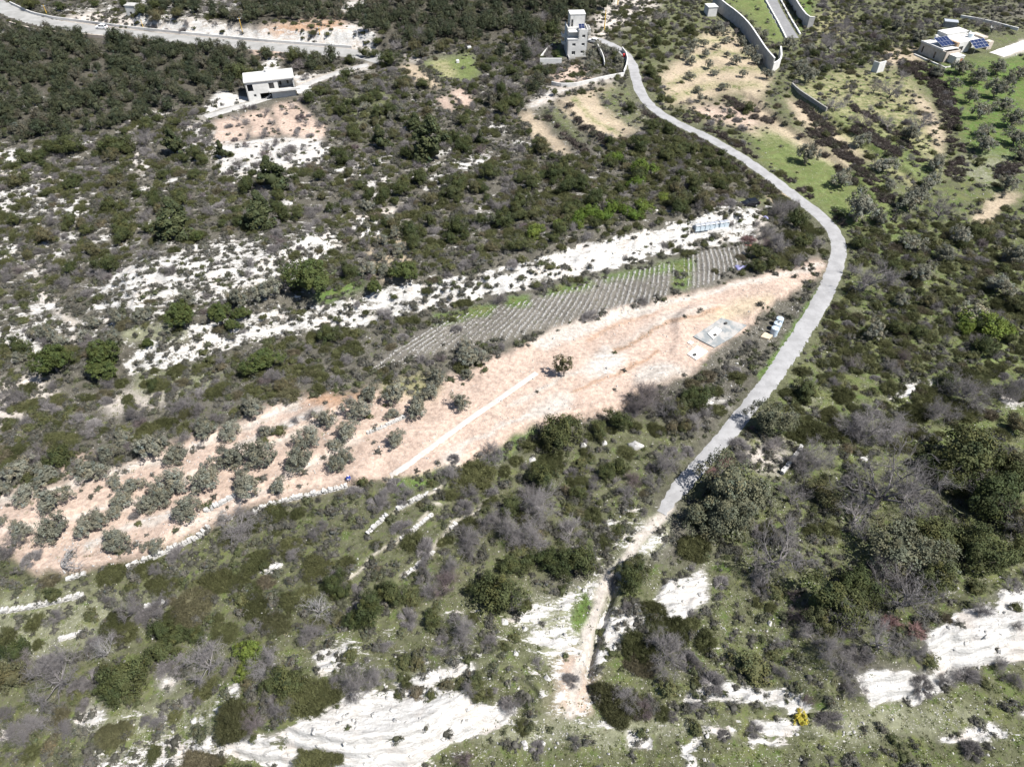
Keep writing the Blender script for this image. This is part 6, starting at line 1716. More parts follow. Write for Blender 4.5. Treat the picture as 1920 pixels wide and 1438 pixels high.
def solar(name, label, loc, yaw, cols, rows, pw, ph, tilt, posts=0.0, gap=.05):
    o = thing(name, label, 'solar panels', loc, yaw)
    ct, s_ = math.cos(tilt), math.sin(tilt)
    def pt(x, y, t=0.0):
        return (x, y * ct - t * s_, y * s_ + t * ct)
    first = None
    for i in range(cols):
        for j in range(rows):
            m = MB()
            x0, x1, y0, y1 = i * (pw + gap), i * (pw + gap) + pw, j * (ph + gap), j * (ph + gap) + ph
            V = [pt(x, y, t) for t in (0, .04) for y in (y0, y1) for x in (x0, x1)]
            m.add(V, [(0, 2, 3, 1), (4, 5, 7, 6), (0, 1, 5, 4), (2, 6, 7, 3), (0, 4, 6, 2), (1, 3, 7, 5)])
            m.build('panel', M['solar'], o)
    f = MB()
    WW, LL = cols * (pw + gap), rows * (ph + gap)
    for i in range(cols + 1):
        x = i * (pw + gap) - gap
        V = [pt(x_, y, t) for t in (-.02, .06) for y in (-.05, LL) for x_ in (x, x + gap)]
        f.add(V, [(0, 2, 3, 1), (4, 5, 7, 6), (0, 1, 5, 4), (2, 6, 7, 3), (0, 4, 6, 2), (1, 3, 7, 5)])
    for j in range(rows + 1):
        y = j * (ph + gap) - gap
        V = [pt(x_, y_, t) for t in (-.022, .058) for y_ in (y, y + gap) for x_ in (0, WW)]
        f.add(V, [(0, 2, 3, 1), (4, 5, 7, 6), (0, 1, 5, 4), (2, 6, 7, 3), (0, 4, 6, 2), (1, 3, 7, 5)])
    for x in (.1, WW - .1):
        for y in (.1, LL - .1):
            top = pt(x, y, -.02)
            f.cyl((top[0], top[1], -posts), top, .05, n=6)
    f.build('frame', M['alu'], o)
    return o
def inframe(base, yaw, x, y, z):
    return Vector(base) + Vector((x * math.cos(yaw) - y * math.sin(yaw), x * math.sin(yaw) + y * math.cos(yaw), z))
solar('solar_array', 'pair of dark blue solar panels on the roof of the grey tower house', inframe(b0, yaw, 3.9, .9, 9.15), yaw, 2, 2, .95, 1.1, math.radians(22), .65)
o = thing('water_tank', 'small white water tank on the roof of the tower house', 'water tank', inframe(b0, yaw, 5.2, 4.4, 8.27), yaw)
MB().cyl((0, 0, 0), (0, 0, .9), .5, n=14).cyl((0, 0, .9), (0, 0, 1.02), .5, .2, n=14).build('body', M['white'], o)

# ------------------------------------------------------------------ the beige villa, upper right
b0 = P1(1767, 118); b0.z -= .3
yaw = math.radians(22)
h = thing('villa', 'pale beige single-storey villa with white flat roofs and tan stone bands', 'house', b0, yaw)
h.scale = (1.32, .95, 1)
mb = MB()
mb.wall((0, 0, 0), (1, 0), 5.2, 3.7, .3, [(1.2, 2.0, .4, 2.3)])
mb.wall((0, 12, 0), (0, -1), 12, 3.7, .3, [(1.4, 2.1, .6, 2.8), (7.2, 8.0, .4, 2.6)])
mb.wall((5.2, 0, 0), (0, 1), 4.0, 3.7, .3)
mb.wall((5.2, 12, 0), (-1, 0), 5.2, 3.7, .3)
mb.build('wall', M['beige'], h)
MB().box(-.15, 5.3, 1.6, 12.15, 3.7, 3.92).box(-.15, .15, 1.6, 12.15, 3.922, 4.25).build('roof', M['white'], h)
m2 = MB()
m2.wall((5.2, 4.0, 0), (1, 0), 6.6, 4.6, .3, [(2.6, 4.1, 1.6, 3.1)])
m2.wall((11.8, 4.0, 0), (0, 1), 9, 4.6, .3, [(1.5, 3.0, 1.2, 2.6)])
m2.wall((5.2, 13, 4.0), (0, -1), 9, .9, .3)
m2.wall((11.8, 13, 0), (-1, 0), 6.6, 4.6, .3)
m2.wall((11.8, 6.0, 0), (1, 0), 5.6, 3.9, .3, [(.8, 2.6, .2, 2.4), (3.6, 4.8, 1.0, 2.4)])
m2.wall((17.4, 6.0, 0), (0, 1), 6.5, 3.9, .3, [(2, 3.2, 1.0, 2.4)])
m2.wall((17.4, 12.5, 0), (-1, 0), 5.6, 3.9, .3)
m2.build('main_wall', M['white'], h)
MB().box(5.3, 11.7, 4.1, 12.9, 4.4, 4.62).box(11.9, 17.3, 6.1, 12.4, 3.7, 3.92).build('main_roof', M['white'], h)
MB().box(5.1, 5.9, 2.4, 4.6, 0, 5.2).box(5.1, 5.9, 4.602, 8.0, 4.0, 5.2).build('stone_band', M['tan_trim'], h)
m3 = MB()
m3.wall((6.5, 9.5, 4.62), (1, 0), 7.5, 1.2, .25); m3.wall((6.5, 14, 4.62), (0, -1), 4.5, 1.2, .25); m3.wall((14, 9.5, 4.62), (0, 1), 4.5, 1.2, .25); m3.wall((14, 14, 4.62), (-1, 0), 7.5, 1.2, .25)
m3.box(6.4, 14.1, 9.4, 14.1, 5.82, 6.0)
m3.build('upper_block', M['white'], h)
MB().box(16.6, 18.6, 5.2, 11, 3.93, 4.5).box(17.6, 19.4, 3.0, 5.19, 0, 3.4).build('side_block', M['beige'], h)
window(h, (1, 0), (7.8, 4.0, 1.6), 1.5, 1.5, .12, bars=1)
window(h, (1, 0), (12.6, 6.0, .2), 1.8, 2.2, .12, bars=1)
window(h, (1, 0), (15.4, 6.0, 1.0), 1.2, 1.4, .12, bars=1)
window(h, (0, -1), (0, 10.6, .6), .7, 2.2, .12, bars=0, frame='rust')
window(h, (0, -1), (0, 4.8, .4), .8, 2.2, .12, bars=0, frame='rust')
an = MB()
an.wall((1.4, -3.2, -.2), (1, 0), 3.0, 2.9, .25, [(1.7, 2.7, .15, 2.3)]); an.wall((1.4, 0, -.2), (0, -1), 3.2, 2.9, .25); an.wall((4.4, -3.2, -.2), (0, 1), 3.2, 2.9, .25)
an.box(1.3, 4.5, -3.3, -.002, 2.7, 2.9)
an.build('annexe', M['white'], h)
MB().box(3.12, 4.08, -3.14, -3.08, -.05, 2.1).build('door', M['rust'], h)
MB().box(-2.4, -2.1, -4.4, 10.5, -1.2, .55).box(-2.098, 5.4, -4.4, -4.1, -1.2, .55).box(-2.098, 5.4, -4.098, 0, -1.2, -.1).box(5.402, 15, -1.6, 3.9, -1.2, .15).build('terrace', M['white'], h)
ch = MB().box(3.9, 4.5, 11.0, 11.6, 3.92, 5.4).bbox(3.8, 4.6, 10.9, 11.7, 5.4, 5.55).box(15.8, 16.3, 10.5, 11.0, 3.92, 5.2)
ch.build('chimney', M['white'], h)
solar('solar_array', 'large tilted solar array over the left wing of the beige villa', inframe(b0, yaw, .8, 3.2, 4.55), yaw, 4, 2, 1.42, 2.3, math.radians(18), .6)
solar('solar_array', 'front solar array on tall posts before the beige villa entrance', inframe(b0, yaw, 14.2, .4, 3.0), yaw, 4, 3, 1.62, 1.25, math.radians(26), 3.0)
o = thing('water_tank', 'round white water tank on the villa roof', 'water tank', inframe(b0, yaw, 19.6, 8.2, 3.93), yaw)
MB().cyl((0, 0, 0), (0, 0, 1.3), .95, n=16).cyl((0, 0, 1.3), (0, 0, 1.5), .95, .3, n=16).build('body', M['tankpale'], o)
MB().cyl((0, 0, 1.5), (0, 0, 1.6), .28, n=10).build('lid', M['tankblue'], o)
dq = P1(1855, 62)
o = thing('satellite_dish', 'white satellite dish on a post behind the villa', 'satellite dish', dq, 0)
MB().cyl((0, 0, 0), (0, 0, 2.2), .05, n=6).build('pole', M['alu'], o)
dm = MB()
V = []
for i, (r, d) in enumerate(((.02, 0), (.35, .06), (.7, .24))):
    for k in range(14):
        a = 2 * math.pi * k / 14
        V.append((r * math.cos(a), -d, 2.4 + r * math.sin(a)))
dm.add(V, [(i * 14 + k, i * 14 + (k + 1) % 14, i * 14 + 14 + (k + 1) % 14, i * 14 + 14 + k) for i in range(2) for k in range(14)])
dm.build('dish', M['white'], o)

# ------------------------------------------------------------------ walls
def wall_along(name, label, cat, px, hgt, thick, mat, cap=None, block=None, down=.5, stones=False, group=None, step=8):
    P = at(*dens(px, step).T)
    P = smooth_line(P, 1)
    d = np.gradient(P[:, :2], axis=0); d = norm(d)
    nr = np.stack([-d[:, 1], d[:, 0]], 1)
    zt = P[:, 2] + hgt
    for _ in range(6):
        zt[1:-1] = .25 * zt[:-2] + .5 * zt[1:-1] + .25 * zt[2:]
    c = P[len(P) // 2]
    o = thing(name, label, cat, Vector(c), 0, group)
    Q = P - c
    def strip(z0, z1, t):
        m = MB()
        n = len(Q)
        V = []
        for k in range(n):
            for s, z in ((-1, z0[k]), (1, z0[k]), (1, z1[k]), (-1, z1[k])):
                V.append((Q[k, 0] + nr[k, 0] * s * t / 2, Q[k, 1] + nr[k, 1] * s * t / 2, z - c[2]))
        Fs = [(0, 1, 2, 3), (4 * n - 1, 4 * n - 2, 4 * n - 3, 4 * n - 4)]
        for k in range(n - 1):
            for i in range(4):
                j = (i + 1) % 4
                Fs.append((4 * k + i, 4 * k + 4 + i, 4 * k + 4 + j, 4 * k + j))
        return m.add(V, Fs)
    if stones:
        m = MB()
        L = np.concatenate([[0], np.cumsum(np.linalg.norm(np.diff(P[:, :2], axis=0), axis=1))])
        s = 0.0
        while s < L[-1]:
            if hgt < .5 and fbm(np.array([s / 2.5]), np.array([c[0]]), 3, 2)[0] < .52:
                s += .5
                continue
            px_, py_ = np.interp(s, L, Q[:, 0]), np.interp(s, L, Q[:, 1])
            dx, dy = np.interp(s, L, d[:, 0]), np.interp(s, L, d[:, 1])
            zg = FIELD(px_ + c[0], py_ + c[1]) - c[2]
            hh = hgt * RNG.uniform(.35, .95)
            z = zg - .1
            while z < zg + hh:
                sz = RNG.uniform(.12, .28)
                for side in (-.25, .25):
                    q0 = np.array([px_ + dx * RNG.uniform(-.1, .1) - dy * side * thick * 2 * .5, py_ + dy * RNG.uniform(-.1, .1) + dx * side * thick * 2 * .5, z])
                    a = RNG.uniform(-.35, .35) + math.atan2(dy, dx)
                    ca, sa = math.cos(a), math.sin(a)
                    e = np.array([RNG.uniform(.13, .30), thick * RNG.uniform(.22, .42), sz])
                    V = []
                    for zz in (0, 1):
                        for yy in (-1, 1):
                            for xx in (-1, 1):
                                lx, ly = xx * e[0] * RNG.uniform(.8, 1), yy * e[1] * RNG.uniform(.8, 1)
                                V.append((q0[0] + lx * ca - ly * sa, q0[1] + lx * sa + ly * ca, q0[2] + zz * e[2] * RNG.uniform(.85, 1.1)))
                    m.add(V, [(0, 2, 3, 1), (4, 5, 7, 6), (0, 1, 5, 4), (2, 6, 7, 3), (0, 4, 6, 2), (1, 3, 7, 5)])
                z += sz
            s += RNG.uniform(.30, .55)
        x = m.build('stones', M[mat], o)
        x['kind'] = 'stuff'
    else:
        strip(P[:, 2] - down, zt, thick).build('wall_face', M[mat], o)
        if cap:
            strip(zt + .002, zt + .14, thick + .14).build('coping', M[cap], o)
    return o
wall_along('boundary_wall', 'tall concrete block boundary wall with white coping beside the lawn', 'wall', [(1336, 10), (1352, 28), (1372, 42), (1390, 58), (1404, 76), (1418, 98), (1430, 116), (1446, 136)], 4.6, .4, 'concrete', 'white', down=1)
wall_along('boundary_wall', 'concrete block wall with white coping right of the paved driveway', 'wall', [(1476, -4), (1488, 18), (1500, 38), (1512, 56), (1523, 52)], 3.6, .4, 'concrete', 'white', down=1)
wall_along('kerb_wall', 'low white kerb wall along the left edge of the paved driveway', 'low wall', [(1430, -8), (1440, 10), (1450, 28), (1460, 46), (1474, 74)], .5, .5, 'white')
wall_along('kerb_wall', 'low white kerb wall along the right edge of the paved driveway', 'low wall', [(1459, -8), (1470, 14), (1484, 40), (1500, 66)], .5, .5, 'white')
wall_along('garden_wall', 'short white wall end at the foot of the tall boundary wall', 'wall', [(1446, 136), (1462, 128), (1460, 104)], 3.0, .4, 'concrete_pale', 'white', down=1)
wall_along('field_wall', 'grey stone retaining wall above the tan field strip', 'wall', [(1484, 162), (1500, 176), (1530, 197), (1549, 209)], 1.1, .5, 'stonewall')
wall_along('gate_wall', 'short white corner wall standing alone in the scrub left of the villa', 'wall', [(1633, 134), (1641, 141), (1655, 134)], 3.4, .4, 'white', down=.6)
wall_along('track_wall', 'low white wall behind the villa beside the far track', 'wall', [(1800, 34), (1830, 39), (1862, 46), (1880, 51), (1908, 58)], 1.0, .5, 'concrete_pale')
wall_along('retaining_wall', 'pale retaining wall left of the tower house garden', 'wall', [(1012, 121), (1030, 121), (1053, 121)], 2.0, .4, 'concrete_pale')
wall_along('garden_wall', 'thin white garden wall right of the tower house', 'wall', [(1118, 88), (1125, 100), (1132, 116), (1133, 126)], 1.6, .25, 'white')
wall_along('garden_wall', 'curving white garden wall at the edge of the tower house plot', 'wall', [(1166, 96), (1174, 104), (1178, 116), (1174, 130), (1169, 141)], 1.4, .3, 'white')
wall_along('garden_wall', 'long white wall below the tower house terraces', 'wall', [(1169, 143), (1140, 148), (1110, 155), (1080, 163), (1052, 164), (1034, 160)], 1.2, .35, 'white')
wall_along('garden_wall', 'white curb wall round the lawn left of the tower house', 'wall', [(1014, 110), (1022, 100), (1028, 90), (1036, 87)], .9, .3, 'white')
wall_along('barrier_wall', 'low white barrier along the far edge of the highway', 'barrier', [(20, 8), (60, 27), (100, 36), (180, 46), (260, 56), (350, 65), (450, 75), (550, 83), (660, 91)], .9, .35, 'concrete_pale')
wall_along('barrier_wall', 'beige retaining wall under the near edge of the highway', 'retaining wall', [(20, 46), (60, 58), (100, 64), (150, 68), (220, 74), (300, 82)], 1.0, .5, 'beige', down=2)
for px, hh, lab in (([(-15, 1149), (30, 1143), (75, 1136), (120, 1125), (162, 1115)], .8, 'long dry stone wall of white stones at the left edge of the grass'),
                    ([(276, 1139), (295, 1133), (312, 1128)], .7, 'short white stone wall stub between the scrub bushes'),
                    ([(128, 1086), (150, 1082), (164, 1077)], .7, 'short stone wall piece under the pale leafless tree'),
                    ([(244, 1064), (262, 1055), (278, 1050), (300, 1040), (330, 1026), (360, 1014), (385, 1000), (392, 985)], .8, 'curving stone wall along the lower edge of the olive terraces'),
                    ([(478, 962), (495, 952), (512, 944), (530, 942), (555, 934), (590, 926), (622, 920), (652, 912)], .8, 'white stone wall left of the person in blue'),
                    ([(386, 958), (412, 946), (440, 930)], .6, 'short stone wall between olives on the pink terraces'),
                    ([(690, 1000), (722, 968), (770, 940), (800, 928)], .4, 'broken stone line high on the grassy slope'),
                    ([(660, 1080), (700, 1046), (740, 1020), (770, 998), (826, 950)], .45, 'broken stone line in the middle of the grassy slope'),
                    ([(758, 1080), (800, 1046), (812, 1034)], .4, 'short broken stone line low on the grassy slope'),
                    ([(845, 990), (880, 965), (918, 940)], .4, 'broken stone line just below the round bushes'),
                    ([(1466, 888), (1480, 870), (1496, 850), (1502, 840)], .8, 'small dry stone wall beside the pale round tree'),
                    ([(60, 1222), (110, 1200), (160, 1185)], .35, 'faint stone line at the left edge of the lower grass'),
                    ([(690, 812), (712, 804), (738, 792), (760, 782)], .5, 'low stone line along the last row of olives')):
    wall_along('dry_stone_wall', lab, 'stone wall', px, hh, .55, 'boulder', stones=True, group='dry stone walls on the terraces')

# ------------------------------------------------------------------ small white hut, ruin, far hut
def hut(name, label, u, v, W, D, Hh, yaw, mat, roofmat, door=True):
    b = P1(u, v)
    o = thing(name, label, 'hut', b, yaw)
    m = MB()
    m.wall((0, 0, -1), (1, 0), W, Hh + 1, .2, [(W * .35, W * .35 + .9, 1.05, 3.0)] if door else ())
    m.wall((0, D, -1), (0, -1), D, Hh + 1, .2); m.wall((W, 0, -1), (0, 1), D, Hh + 1, .2); m.wall((W, D, -1), (-1, 0), W, Hh + 1, .2)
    m.build('wall', M[mat], o)
    MB().box(-.15, W + .15, -.15, D + .15, Hh, Hh + .22).build('roof', M[roofmat], o)
    if door:
        MB().box(W * .35, W * .35 + .9, .1, .15, .05, 2.0).build('door', M['dark'], o)
    return o
hut('utility_hut', 'small concrete hut with a white flat roof against the boundary wall', 1326, 32, 3.8, 4.5, 3.3, math.radians(8), 'concrete_pale', 'white', False)
hut('ruined_hut', 'small pale hut among trees above the highway', 240, 33, 4.0, 3.5, 4.0, math.radians(-8), 'concrete_pale', 'concrete', True)
hut('field_hut', 'low dark-roofed shed in the scrub behind the villa', 1768, 52, 4.5, 3.0, 2.0, math.radians(-20), 'concrete_dark', 'alu', False)

# ------------------------------------------------------------------ bins, tanks, pads and boards on the cleared plot
for k in range(7):
    q_ = P1(1306.5 + 9.0 * k, 431.5 - 1.15 * k)
    lab = ('leftmost pale blue metal bin at the free end of the row', 'second pale blue bin from the left in the row', 'third pale blue bin from the left in the row', 'middle pale blue bin of the row of seven',
           'third pale blue bin from the right in the row', 'second pale blue bin from the right in the row', 'rightmost pale blue bin in the row, nearest the black car')[k]
    o = thing('metal_bin', lab, 'metal bin', q_ - Vector((0, 0, .1)), math.radians(9), 'row of pale blue bins')
    MB().bbox(-.52, .52, -.5, .5, 0, 1.45, .06).build('body', M['tankpale'], o)
    l_ = MB().bbox(-.56, .56, -.54, .54, 1.452, 1.53, .03).build('lid', M['alu'], o)
    MB().box(.05, .45, -.56, -.545, 1.30, 1.44).build('handle', M['dark'], l_)
for k, (u_, v_, lab) in enumerate(((1449.5, 628, 'front blue-grey water tank beside the pale slab'), (1454, 619, 'middle blue-grey water tank of the three by the road'), (1458.5, 610, 'rearmost blue-grey water tank nearest the road edge'))):
    o = thing('water_tank', lab, 'water tank', P1(u_, v_) - Vector((0, 0, .15)), 0, 'blue-grey tanks by the road')
    m = MB().cyl((0, 0, 0), (0, 0, 1.95), .72, n=18)
    for zz in (.5, 1.0, 1.5):
        m.cyl((0, 0, zz), (0, 0, zz + .06), .75, n=18)
    m.cyl((0, 0, 1.95), (0, 0, 2.12), .72, .36, n=18)
    m.build('body', M['tankblue'], o)
    MB().cyl((.1, 0, 2.1), (.1, 0, 2.2), .24, n=12).build('lid', M['dark' if k == 1 else 'tankblue'], o)

def slab_px(name, label, cat, px, thick, mat, lift=0.0, parent_parts=True, level=True):
    P = at(*np.array(px, float).T)
    c = P.mean(0)
    A = np.c_[P[:, :2] - c[:2], np.ones(len(P))]
    co, *_ = np.linalg.lstsq(A, P[:, 2] - c[2], rcond=None)
    Q = P - c
    Q[:, 2] = A @ co
    o = thing(name, label, cat, Vector(c), 0)
    k_ = RNG.dirichlet(np.ones(len(P)), 400)
    S = k_ @ P
    lift += max(0.0, float((FIELD(S[:, 0], S[:, 1]) - (k_ @ Q)[:, 2] - c[2]).max()) - thick + .04)
    m = MB()
    n = len(Q)
    V = [(q[0], q[1], q[2] + lift - .9) for q in Q] + [(q[0], q[1], q[2] + lift + thick) for q in Q]
    m.add(V, [tuple(range(n - 1, -1, -1)), tuple(range(n, 2 * n))] + [(i, (i + 1) % n, n + (i + 1) % n, n + i) for i in range(n)])
    m.build('slab', M[mat], o)
    return o, Q
M['wetconcrete'] = surface('grey_blue_screed', (.165, .178, .182), (.285, .275, .262), .5, .7, .15, ((.28, .23, .19), .5), thr=(.42, .58))
slab_px('foundation_pad', 'flat grey concrete pad cast on the pink plot', 'concrete pad', [(1352, 597), (1400, 611), (1372, 634), (1339, 653), (1299, 632), (1330, 612)], .18, 'wetconcrete')
slab_px('white_sheet', 'white board lying on the grey concrete pad', 'white board', [(1326, 627), (1342, 615), (1353, 621), (1337, 638)], .10, 'white', .2)
slab_px('white_sheet', 'larger white board on the ground below the grey pad', 'white board', [(1288, 665), (1307, 649), (1327, 660), (1305, 676)], .14, 'white', .06)
slab_px('white_sheet', 'small white board left of the larger one', 'white board', [(1288, 643), (1294, 639.5), (1301, 643), (1295, 647)], .12, 'white', .06)
slab_px('timber_platform', 'pale timber platform at the foot of the water tanks', 'platform', [(1425, 634), (1433, 626), (1449, 631), (1441, 639)], .4, 'wood', .05)
for (u_, v_, lab) in ((1340, 631, 'black block on the board on the grey pad'), (1302, 668, 'black block on the larger white board'), (1360, 609, 'small black block on the grey concrete pad')):
    o = link('block', None, None, P1(u_, v_) + Vector((0, 0, .28)), .4)
    tag(o, lab, 'block')
    MB().bbox(-.28, .28, -.2, .2, 0, .3, .04).build('body', M['dark'], o)

def crumpled(name, label, cat, u_, v_, w, d, hgt, mat, seed):
    """a heap of sheet: folds over a bump"""
    r = R_(seed)
    n = 9
    gx, gy = np.meshgrid(np.linspace(-1, 1, n), np.linspace(-1, 1, n))
    rad = np.clip(1 - np.maximum(abs(gx), abs(gy)), 0, 1)
    z = hgt * (rad ** .5) * r.uniform(.5, 1.0, gx.shape) + .03
    X = gx * w / 2 * r.uniform(.9, 1.1, gx.shape); Y = gy * d / 2 * r.uniform(.9, 1.1, gx.shape)
    i = np.arange(n * n).reshape(n, n)
    Fs = np.stack([i[:-1, :-1], i[:-1, 1:], i[1:, 1:], i[1:, :-1]], -1).reshape(-1, 4)
    me = mesh_from(name, np.stack([X, Y, z], -1).reshape(-1, 3), [Fs], None, M[mat])
    sd = me
    o = link(name, me, None, P1(u_, v_), r.uniform(0, 3))
    md = o.modifiers.new('thickness', 'SOLIDIFY'); md.thickness = .04
    return tag(o, label, cat)
crumpled('tarpaulin', 'crumpled blue-violet tarpaulin on the path right of the bins', 'tarpaulin', 1435, 410, 1.3, 1.0, .8, 'tarpblue', 3)
crumpled('plastic_sheet', 'crumpled pale violet sheet at the end of the ploughed rows', 'plastic sheet', 1392, 502, 3.2, 1.8, .6, 'tarpblue', 4)
crumpled('sheet_heap', 'dull red sheet lying at the foot of the rocky bank', 'sheet', 1403, 460, 1.6, .9, .3, 'tarpred', 5)
crumpled('plastic_sheet', 'small white plastic sheet in the green clearing at right', 'plastic sheet', 1622, 857, 2.0, 1.2, .35, 'white', 6)
o = thing('red_bin', 'small red box beside the road bend near the tower house', 'box', P1(1170, 107), .3)
MB().bbox(-.45, .45, -.4, .4, 0, .9, .05).build('body', M['redpaint'], o)
MB().bbox(-.48, .48, -.43, .43, .902, .98, .03).build('lid', M['redpaint'], o)
for (u_, v_, lab, s) in ((880, 94, 'white plastic tank at the top corner of the small green field', 1.0), (858, 118, 'pale tank standing inside the small green field', .8)):
    o = thing('water_tank', lab, 'water tank', P1(u_, v_), .2)
    MB().bbox(-.7 * s, .7 * s, -.6 * s, .6 * s, 0, 1.2 * s, .15).build('body', M['white'], o)
    MB().cyl((0, 0, 1.2 * s), (0, 0, 1.32 * s), .22, n=10).build('lid', M['tankblue'], o)

# ------------------------------------------------------------------ poles
def pole(u_, v_, hgt, lab, mat='yellow', r=.12, arm=False):
    o = thing('utility_pole', lab, 'pole', P1(u_, v_) - Vector((0, 0, .2)), .5)
    MB().cyl((0, 0, 0), (0, 0, hgt), r, r * .6, n=8).build('shaft', M[mat], o)
    MB().box(-.7, .7, -.06, .06, hgt - .5, hgt - .36).build('crossarm', M['alu'], o)
    for x_ in (-.6, .6):
        MB().cyl((x_, 0, hgt - .36), (x_, 0, hgt - .16), .06, n=6).build('insulator', M['tankpale'], o)
pole(1133, 56, 7.0, 'orange-yellow utility pole beside the track behind the tower house', r=.22)
pole(1158, 10, 7.0, 'orange-yellow utility pole at the top edge above the tower house', r=.20)
pole(270, 56, 3.6, 'short yellow pole at the cutting beside the highway, left one')
pole(455, 62, 5.5, 'taller leaning yellow pole at the pink cutting beside the highway')
pole(88, 27, 3.6, 'yellow pole at the outer curve of the highway')
pole(600, 66, 3.0, 'small yellow marker pole in front of the white cutting')

# ------------------------------------------------------------------ cars
def car(label, u_, v_, yaw, paint, kind='suv'):
    b = P1(u_, v_)
    o = thing('parked_car' if kind != 'moving' else 'car', label, 'car', b + Vector((0, 0, .02)), yaw)
    prof = [(-2.15, .38), (-2.2, .75), (-2.1, .95), (-1.05, 1.06), (1.55, 1.08), (2.15, 1.02), (2.22, .7), (2.18, .38)]
    MB().extr(prof, -.88, .88).build('body', M[paint], o)
    cab = MB()
    lo = [(-1.15, 1.05), (1.85, 1.07)]; hi = [(-.45, 1.58), (1.45, 1.60)]
    V = [(lo[0][0], -.82, 1.05), (lo[1][0], -.82, 1.07), (lo[1][0], .82, 1.07), (lo[0][0], .82, 1.05), (hi[0][0], -.66, 1.58), (hi[1][0], -.66, 1.60), (hi[1][0], .66, 1.60), (hi[0][0], .66, 1.58)]
    cab.add(V, [(0, 1, 5, 4), (1, 2, 6, 5), (2, 3, 7, 6), (3, 0, 4, 7), (4, 5, 6, 7)])
    cab.build('cabin_glass', M['glass'], o)
    MB().bbox(-.5, 1.5, -.69, .69, 1.585, 1.66, .06).build('roof', M[paint], o)
    for x_ in (-.95, .45, 1.65):
        t = .3 if x_ < 0 else 0
    pl_ = MB()
    for s in (-1, 1):
        for (xa, za, xb, zb) in ((-1.12, 1.06, -.46, 1.6), (.45, 1.07, .45, 1.6), (1.83, 1.07, 1.46, 1.61)):
            pl_.cyl((xa, s * .815, za), (xb, s * .665, zb), .045, n=5)
    pl_.build('pillars', M[paint], o)
    for x_ in (-1.35, 1.35):
        for s in (-1, 1):
            w = MB().cyl((x_, s * .72, .34), (x_, s * .92, .34), .34, n=14).build('wheel', M['rubber'], o)
            MB().cyl((x_, s * .921, .34), (x_, s * .935, .34), .2, n=10).build('rim', M['alu'], w)
    for s in (-1, 1):
        MB().bbox(-2.23, -2.12, s * .62 - .2, s * .62 + .2, .72, .88, .02).build('headlight', M['alu'], o)
        MB().bbox(2.16, 2.25, s * .68 - .15, s * .68 + .15, .78, .98, .02).build('tail_light', M['redpaint'], o)
        MB().bbox(-.85, -.65, s * .96 - .09, s * .96 + .09, 1.05, 1.2, .03).build('mirror', M[paint], o)
    return o
car('black car parked at the end of the dirt spur above the bins', 1405, 386, math.radians(14), 'blackpaint')
car('white car parked right of the grey tower house', 1113, 81, math.radians(-38), 'whitepaint')
car('small white car driving on the highway', 192, 55, math.radians(-8), 'whitepaint', 'moving')

# ------------------------------------------------------------------ boulders
BOULD = [(1133, 832, 19, 'upright white boulder in the grass right of the carob-like bushes'), (998, 861, 23, 'big round pale boulder beside the domed bushes'), (815, 916, 12, 'small white boulder at the top of the grassy slope'),
         (946, 1165, 21, 'flat pointed white rock above the broken rock face'), (967, 1225, 15, 'upright white rock among the broken ledges'), (1416, 1099, 14, 'squared pale block standing in the grass by the bare tree'),
         (508, 1061, 28, 'jagged white rock outcrop in the scrub below the terrace wall'), (670, 1048, 8, 'lone small white stone on the grassy slope'), (1190, 838, 30, 'low white rock outcrop right of the upright boulder'),
         (1095, 838, 24, 'low white ledge left of the upright boulder'), (1220, 745, 10, 'white stone at the lower edge of the pink plot'), (1330, 755, 22, 'pale rock beside the road above the dark bushes'), (350, 1010, 6, 'tiny white rock at the terrace wall'),
         (1440, 388, 16, 'flat white slab beside the black car'), (985, 1400, 14, 'round white stone in the bottom grass'), (1415, 695, 6, 'white stone at the road edge below the tanks'), (540, 380, 34, 'pale bare rock right of the tall dark conifer'), (420, 395, 12, 'white rock left of the tall dark conifer'), (418, 420, 26, 'long low pale rock beneath the tall dark conifer')]
for (u_, v_, w, lab) in BOULD:
    q_ = P1(u_, v_)
    s = w / 2 / pix_scale(q_)
    me = PL['rock'][RNG.integers(3)]
    o = link('boulder', me, None, q_ - Vector((0, 0, .15 * s)), RNG.uniform(0, 6), (s * 1.05, s * .75, s * (.95 if 'upright' in lab else .55)))
    tag(o, lab, 'boulder', 'white boulders')

# ------------------------------------------------------------------ the slim tree on the plot
q_ = P1(1057, 706)
o = thing('slim_tree', 'lone slim evergreen tree with a bare trunk on the pink plot', 'tree', q_, 0)
segs = [((0, 0, -.1), (-.1, 0, 1.0), .09, .08), ((-.1, 0, 1.0), (-.35, .1, 2.0), .08, .07), ((-.35, .1, 2.0), (-.6, .2, 3.6), .07, .04), ((.15, .05, -.1), (.05, .1, 1.3), .06, .05), ((.05, .1, 1.3), (-.1, .3, 2.8), .05, .03)]
V, Fq = tubes([tuple(map(np.array, s_[:2])) + s_[2:] for s_ in segs], 6)
link('trunk', mesh_from('slim_trunk', V, [Fq], None, M['bark'], True), o)
link('crown', leafy('slim_crown', R_(600), M['oak'], 50, 22, .13, .26, rz=1.25, zc=0, up=-1, core=.35, tv=.3), o, (-.45, .2, 3.2), 0, (1.45, 1.35, 1.55))

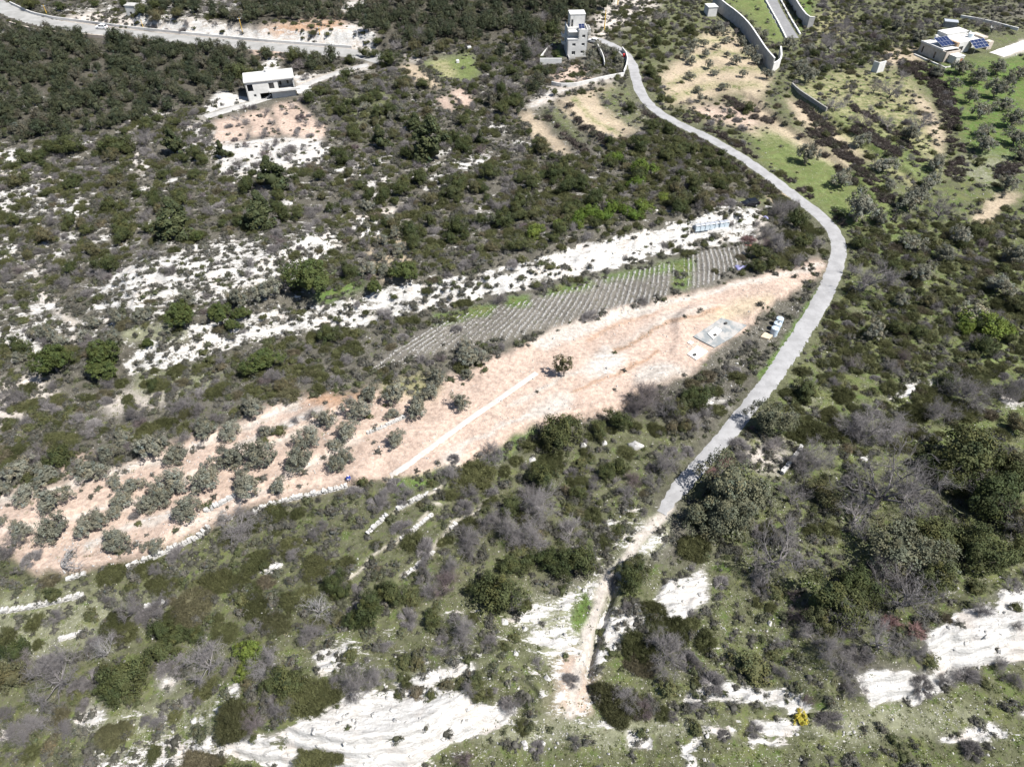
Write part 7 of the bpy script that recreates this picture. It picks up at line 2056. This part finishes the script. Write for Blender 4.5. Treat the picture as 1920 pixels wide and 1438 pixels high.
# ------------------------------------------------------------------ the person in blue
def person(label, u_, v_, yaw):
    o = thing('person', label, 'person', P1(u_, v_), yaw)
    J = dict(pelvis=(0, 0, .92), chest=(-.06, 0, 1.28), neck=(-.14, 0, 1.48), head=(-.20, 0, 1.62), top=(-.21, 0, 1.74), lh=(0, .10, .88), lk=(-.05, .12, .48), la=(.02, .13, .08), lt=(-.14, .14, .04), rh=(0, -.10, .88), rk=(-.12, -.12, .48), ra=(.06, -.13, .10), rt=(-.10, -.14, .04),
             ls=(-.10, .19, 1.41), le=(-.12, .27, 1.12), lw=(-.30, .24, .92), lf=(-.38, .23, .86), rs=(-.10, -.19, 1.41), re=(-.16, -.27, 1.12), rw=(-.34, -.22, .95), rf=(-.42, -.21, .90))
    E = [('pelvis', 'chest'), ('chest', 'neck'), ('neck', 'head'), ('head', 'top'), ('pelvis', 'lh'), ('lh', 'lk'), ('lk', 'la'), ('la', 'lt'), ('pelvis', 'rh'), ('rh', 'rk'), ('rk', 'ra'), ('ra', 'rt'),
         ('chest', 'ls'), ('ls', 'le'), ('le', 'lw'), ('lw', 'lf'), ('chest', 'rs'), ('rs', 're'), ('re', 'rw'), ('rw', 'rf')]
    Rd = dict(pelvis=.15, chest=.16, neck=.06, head=.095, top=.07, lh=.10, lk=.065, la=.05, lt=.045, rh=.10, rk=.065, ra=.05, rt=.045, ls=.075, le=.05, lw=.035, lf=.04, rs=.075, re=.05, rw=.035, rf=.04)
    def skin(name, joints, grow_, mat, edges=E):
        ks = [k for k in J if k in joints]
        me = bpy.data.meshes.new(name)
        me.from_pydata([J[k] for k in ks], [(ks.index(a), ks.index(b)) for a, b in edges if a in ks and b in ks], [])
        ob = link(name, me, o)
        ob.modifiers.new('skin', 'SKIN'); ob.modifiers.new('smooth', 'SUBSURF').levels = 1
        ob.modifiers['smooth'].render_levels = 1
        for k, vtx in zip(ks, me.skin_vertices[0].data):
            vtx.radius = (Rd[k] * grow_, Rd[k] * grow_)
            vtx.use_root = (k == ks[0])
        me.materials.append(M[mat])
        return ob
    skin('body', J.keys(), 1.0, 'skin')
    skin('coat', [k for k in J if k in ('pelvis', 'chest', 'ls', 'le', 'lw', 'rs', 're', 'rw', 'lh', 'rh', 'lk', 'rk')], 1.36, 'bluecloth')
    skin('trousers', ['lh', 'lk', 'la', 'rh', 'rk', 'ra', 'pelvis'], 1.18, 'paletrousers')
    m = MB().cyl((-.235, .02, 1.62), (-.235, .02, 1.63), .02, n=6)
    V, Fq = blob(R_(9), .115, .10, 0, 10, 7, .05)
    link('headscarf', mesh_from('headscarf', V, [Fq], None, M['paletrousers'], True), o, (-.185, 0, 1.70))
person('person in a blue coat and pale headscarf standing at the edge of the olive terrace', 655, 903, 1.9)
